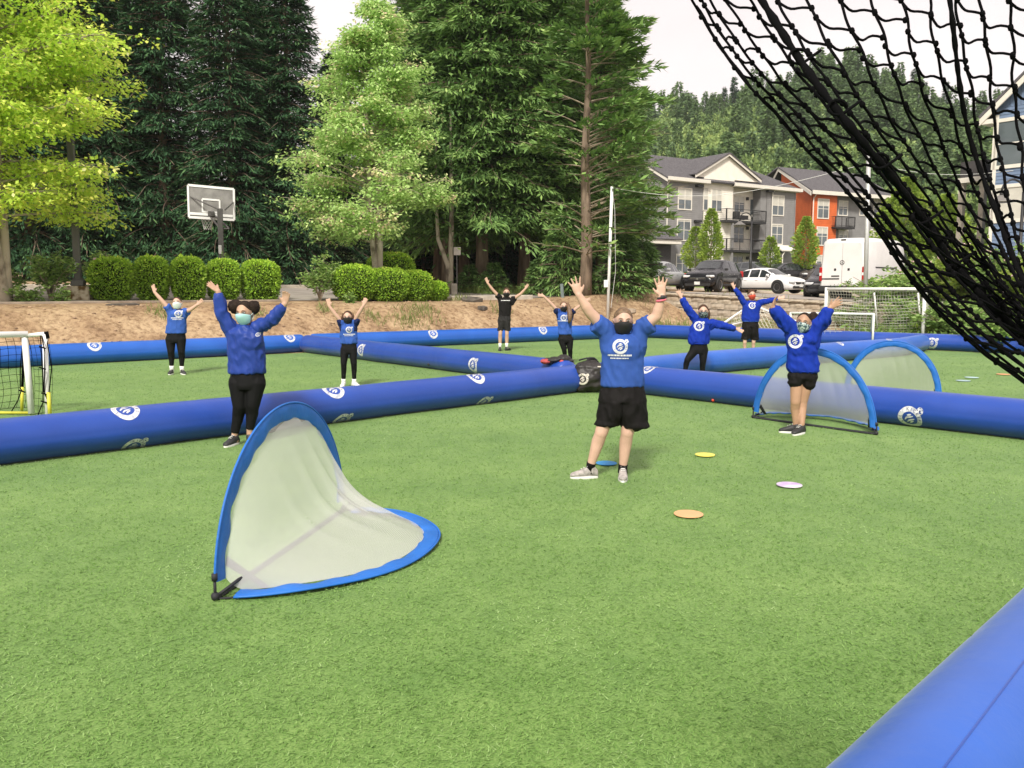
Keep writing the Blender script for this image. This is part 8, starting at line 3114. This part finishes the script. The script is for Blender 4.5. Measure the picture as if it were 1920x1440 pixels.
# -- girl with the long hair
person(dict(
    Y=20.2, seed=6, label='girl with long light-brown hair in blue tee and black leggings, standing behind the bags', vox=0.0115, skin=SKIN_PALE, hairm=H_LBROWN, fat=1.0,
    head=((1056.5, 565), (1057, 584.5)), sh=((1046, 583), (1072, 585)), neck=0.95, yaw=6,
    trunk=[(627, 1046.5, 1073), (616, 1047, 1071.5), (606, 1046, 1072), (598, 1045.5, 1073), (591, 1045, 1073.5)], dr=0.58,
    arms=[((1032, 568), (1019.5, 555.5), (1007, 552.5)), ((1085, 575), (1097, 565), (1109, 559))], arm=(0.045, 0.037, 0.028), thumb=(1, -1), spread=(0.5, 0.5), curl=(0.1, 0.2), hf=0.95,
    sleeve='short', sleeves=[(1040.5, 583), (1077, 582.5)], sleeve_r=0.018, top=C_TEE_D, sleeve_col=C_NAVY, fold=0.008,
    waist=(626, 1047.5, 1072), hiprow=(636, 1046.5, 1074), legs='leggings', bottom=C_LEGG, hips=[(1053, 636), (1068, 636)], knees=[(1058, 656), (1069, 656)], ankles=[(1060, 675), (1070, 676)], leg=(0.090, 0.058, 0.054, 0.034),
    toes=[(1055, 685), (1074, 684)], shoe=(S_BLACK, S_BLACK), mask=C_MASKB, prints=[(1057, 596, 0.075, 'emblem'), (1056, 602.5, 0.12, 1)],
    locks=[('long_hair', [(1063.5, 569, 0.0), (1067, 578, -0.06), (1068.5, 588, -0.14), (1068.5, 598, -0.15), (1067, 606, -0.14)], [0.045, 0.055, 0.062, 0.055, 0.02])]))

# -- girl in the sweatshirt with one arm out
person(dict(
    Y=16.7, seed=7, label='girl in blue sweatshirt and black leggings, one arm up and one held straight out', vox=0.011, skin=SKIN_PALE, hairm=H_BROWN, fat=1.1,
    head=((1319, 571), (1318, 597)), sh=((1303, 597), (1335, 606)), neck=0.95, yaw=-8,
    trunk=[(645, 1293.5, 1328), (640, 1291, 1330), (628, 1292, 1330), (617, 1294.5, 1331), (609, 1297, 1333)], dr=0.66,
    arms=[((1288, 577), (1277.5, 558), (1270, 541)), ((1358, 611), (1381, 616.5), (1395, 623))], arm=(0.045, 0.037, 0.027), thumb=(1, -1), spread=(1.6, 0.6), curl=(0.05, 0.1), hf=0.95,
    palm=(Vector((0, -1, 0)), Vector((0, -1, 0.5))), sleeve='long', sleeve_r=0.026, top=C_SWEAT, fold=0.012, hemband=C_SWEAT,
    waist=(644, 1295, 1327), hiprow=(656, 1293, 1328), legs='leggings', bottom=C_LEGG, hips=[(1303, 656), (1319, 657)], knees=[(1288.5, 675), (1318, 678)], ankles=[(1284, 700), (1317, 703)], leg=(0.094, 0.062, 0.056, 0.036),
    toes=[(1281, 713), (1319, 715)], shoe=(S_BLACK, S_WHITE), mask=C_MASKQ, hairline=(44, 6, -40), puff=1.08, prints=[(1311, 611.5, 0.095, 'emblem')],
    locks=[('hair_tail', [(1325, 580, 0.05), (1327, 590, 0.04), (1326, 600, 0.02)], [0.05, 0.055, 0.03])]))

# -- boy in the orange mask
person(dict(
    Y=23.2, seed=8, label='person in blue sweatshirt, black shorts and orange-red mask, arms spread, before the tipped goal', vox=0.012, skin=SKIN_PALE, hairm=H_BROWN, fat=1.05,
    head=((1409, 543), (1410, 562)), sh=((1395, 568), (1425, 567.5)), neck=1.0,
    trunk=[(603, 1392.5, 1422), (597, 1391, 1424), (587, 1392, 1424), (579, 1392.5, 1424.5), (574, 1393, 1425)], dr=0.64,
    arms=[((1386, 553), (1376.5, 540), (1369, 521.5)), ((1441, 564), (1459, 560), (1478.5, 554.5))], arm=(0.05, 0.042, 0.030), thumb=(1, -1), spread=(0.7, 0.6), curl=(0.05, 0.1),
    palm=(Vector((0, -1, 0)), Vector((0, -1, 0.6))), sleeve='long', sleeve_r=0.024, top=C_SWEAT, fold=0.010, hemband=C_TEE_D,
    waist=(603, 1393, 1421.5), hiprow=(613, 1392, 1422.5), crotch=627, hems=[(636, 1389.5, 1404.5), (637, 1407.5, 1423)], legs='shorts', bottom=C_BLACK,
    hips=[(1399, 611), (1415, 611)], knees=[(1396.5, 642), (1413, 642)], ankles=[(1396.5, 655), (1412.5, 655)], leg=(0.082, 0.052, 0.052, 0.036),
    toes=[(1395, 665), (1414, 665)], shoe=(S_BLACK, S_WHITE), sock=C_BLACK, mask=C_MASKR, hairline=(36, 6, -36), puff=1.16, prints=[(1410.5, 573, 0.09, 'emblem')]))

# -- coach at the right with patterned mask
person(dict(
    Y=10.5, seed=9, label='woman in blue sweatshirt, short black shorts and patterned mask, before the right pop-up goal', vox=0.008, cvox=0.011, skin=SKIN_TAN, hairm=H_DARK, fat=1.2,
    head=((1510, 586), (1503, 624)), sh=((1485, 618), (1527, 617)), yaw=-28, neck=1.0,
    trunk=[(697, 1481, 1535), (690, 1478, 1535.5), (670, 1479, 1534), (648, 1479.5, 1531), (632, 1480, 1530)], dr=0.68, bust=(1503, 655, 11, 0.075),
    arms=[((1465, 598), (1448.5, 576), (1455, 556)), ((1545, 600), (1556, 577), (1580, 561))], arm=(0.056, 0.045, 0.030), thumb=(1, -1), spread=(0.5, 1.1), curl=(0.15, 0.0),
    palm=(Vector((0.9, -0.5, 0.0)), Vector((0.0, -1, 0.1))), sleeve='long', sleeve_r=0.030, top=C_SWEAT, fold=0.013, hemband=C_SWEAT, print_yaw=-0.35,
    waist=(697, 1482, 1533), hiprow=(710, 1479, 1531), crotch=716, hems=[(718.5, 1476.5, 1506), (724, 1502, 1528)], legs='shorts', bottom=C_BLACK,
    hips=[(1494, 708), (1515, 708)], knees=[(1491.5, 754), (1505, 752, 0.05)], ankles=[(1492, 793), (1503.5, 795, -0.05)], leg=(0.098, 0.062, 0.058, 0.036), knee_dy=-0.02,
    toes=[(1464, 811), (1477, 819)], shoe=(S_BLACK, S_WHITE), mask=C_MASKP, hairline=(52, 14, -40), puff=1.05, prints=[(1491, 640, 0.085, 'emblem')],
    locks=[('hair_bun', [(1524, 598, 0.06)], [(0.075, 0.07, 0.085)]), ('hair_tail', [(1522, 604, 0.06), (1526, 616, 0.06), (1524, 628, 0.05)], [0.04, 0.045, 0.02])]))

# ================================================================== thin summer haze over the valley
hz_ = MB()
hz_.box((0, 0, 55), (3400, 3400, 114))
m_ = bpy.data.materials.new('haze')
m_.use_nodes = True
t_ = m_.node_tree
t_.nodes.clear()
ov_ = t_.nodes.new('ShaderNodeOutputMaterial')
pv_ = t_.nodes.new('ShaderNodeVolumePrincipled')
pv_.inputs['Color'].default_value = (0.86, 0.88, 0.90, 1)
pv_.inputs['Density'].default_value = 0.00022
t_.links.new(pv_.outputs['Volume'], ov_.inputs['Volume'])
tag(hz_.build('haze', m_), kind='stuff')
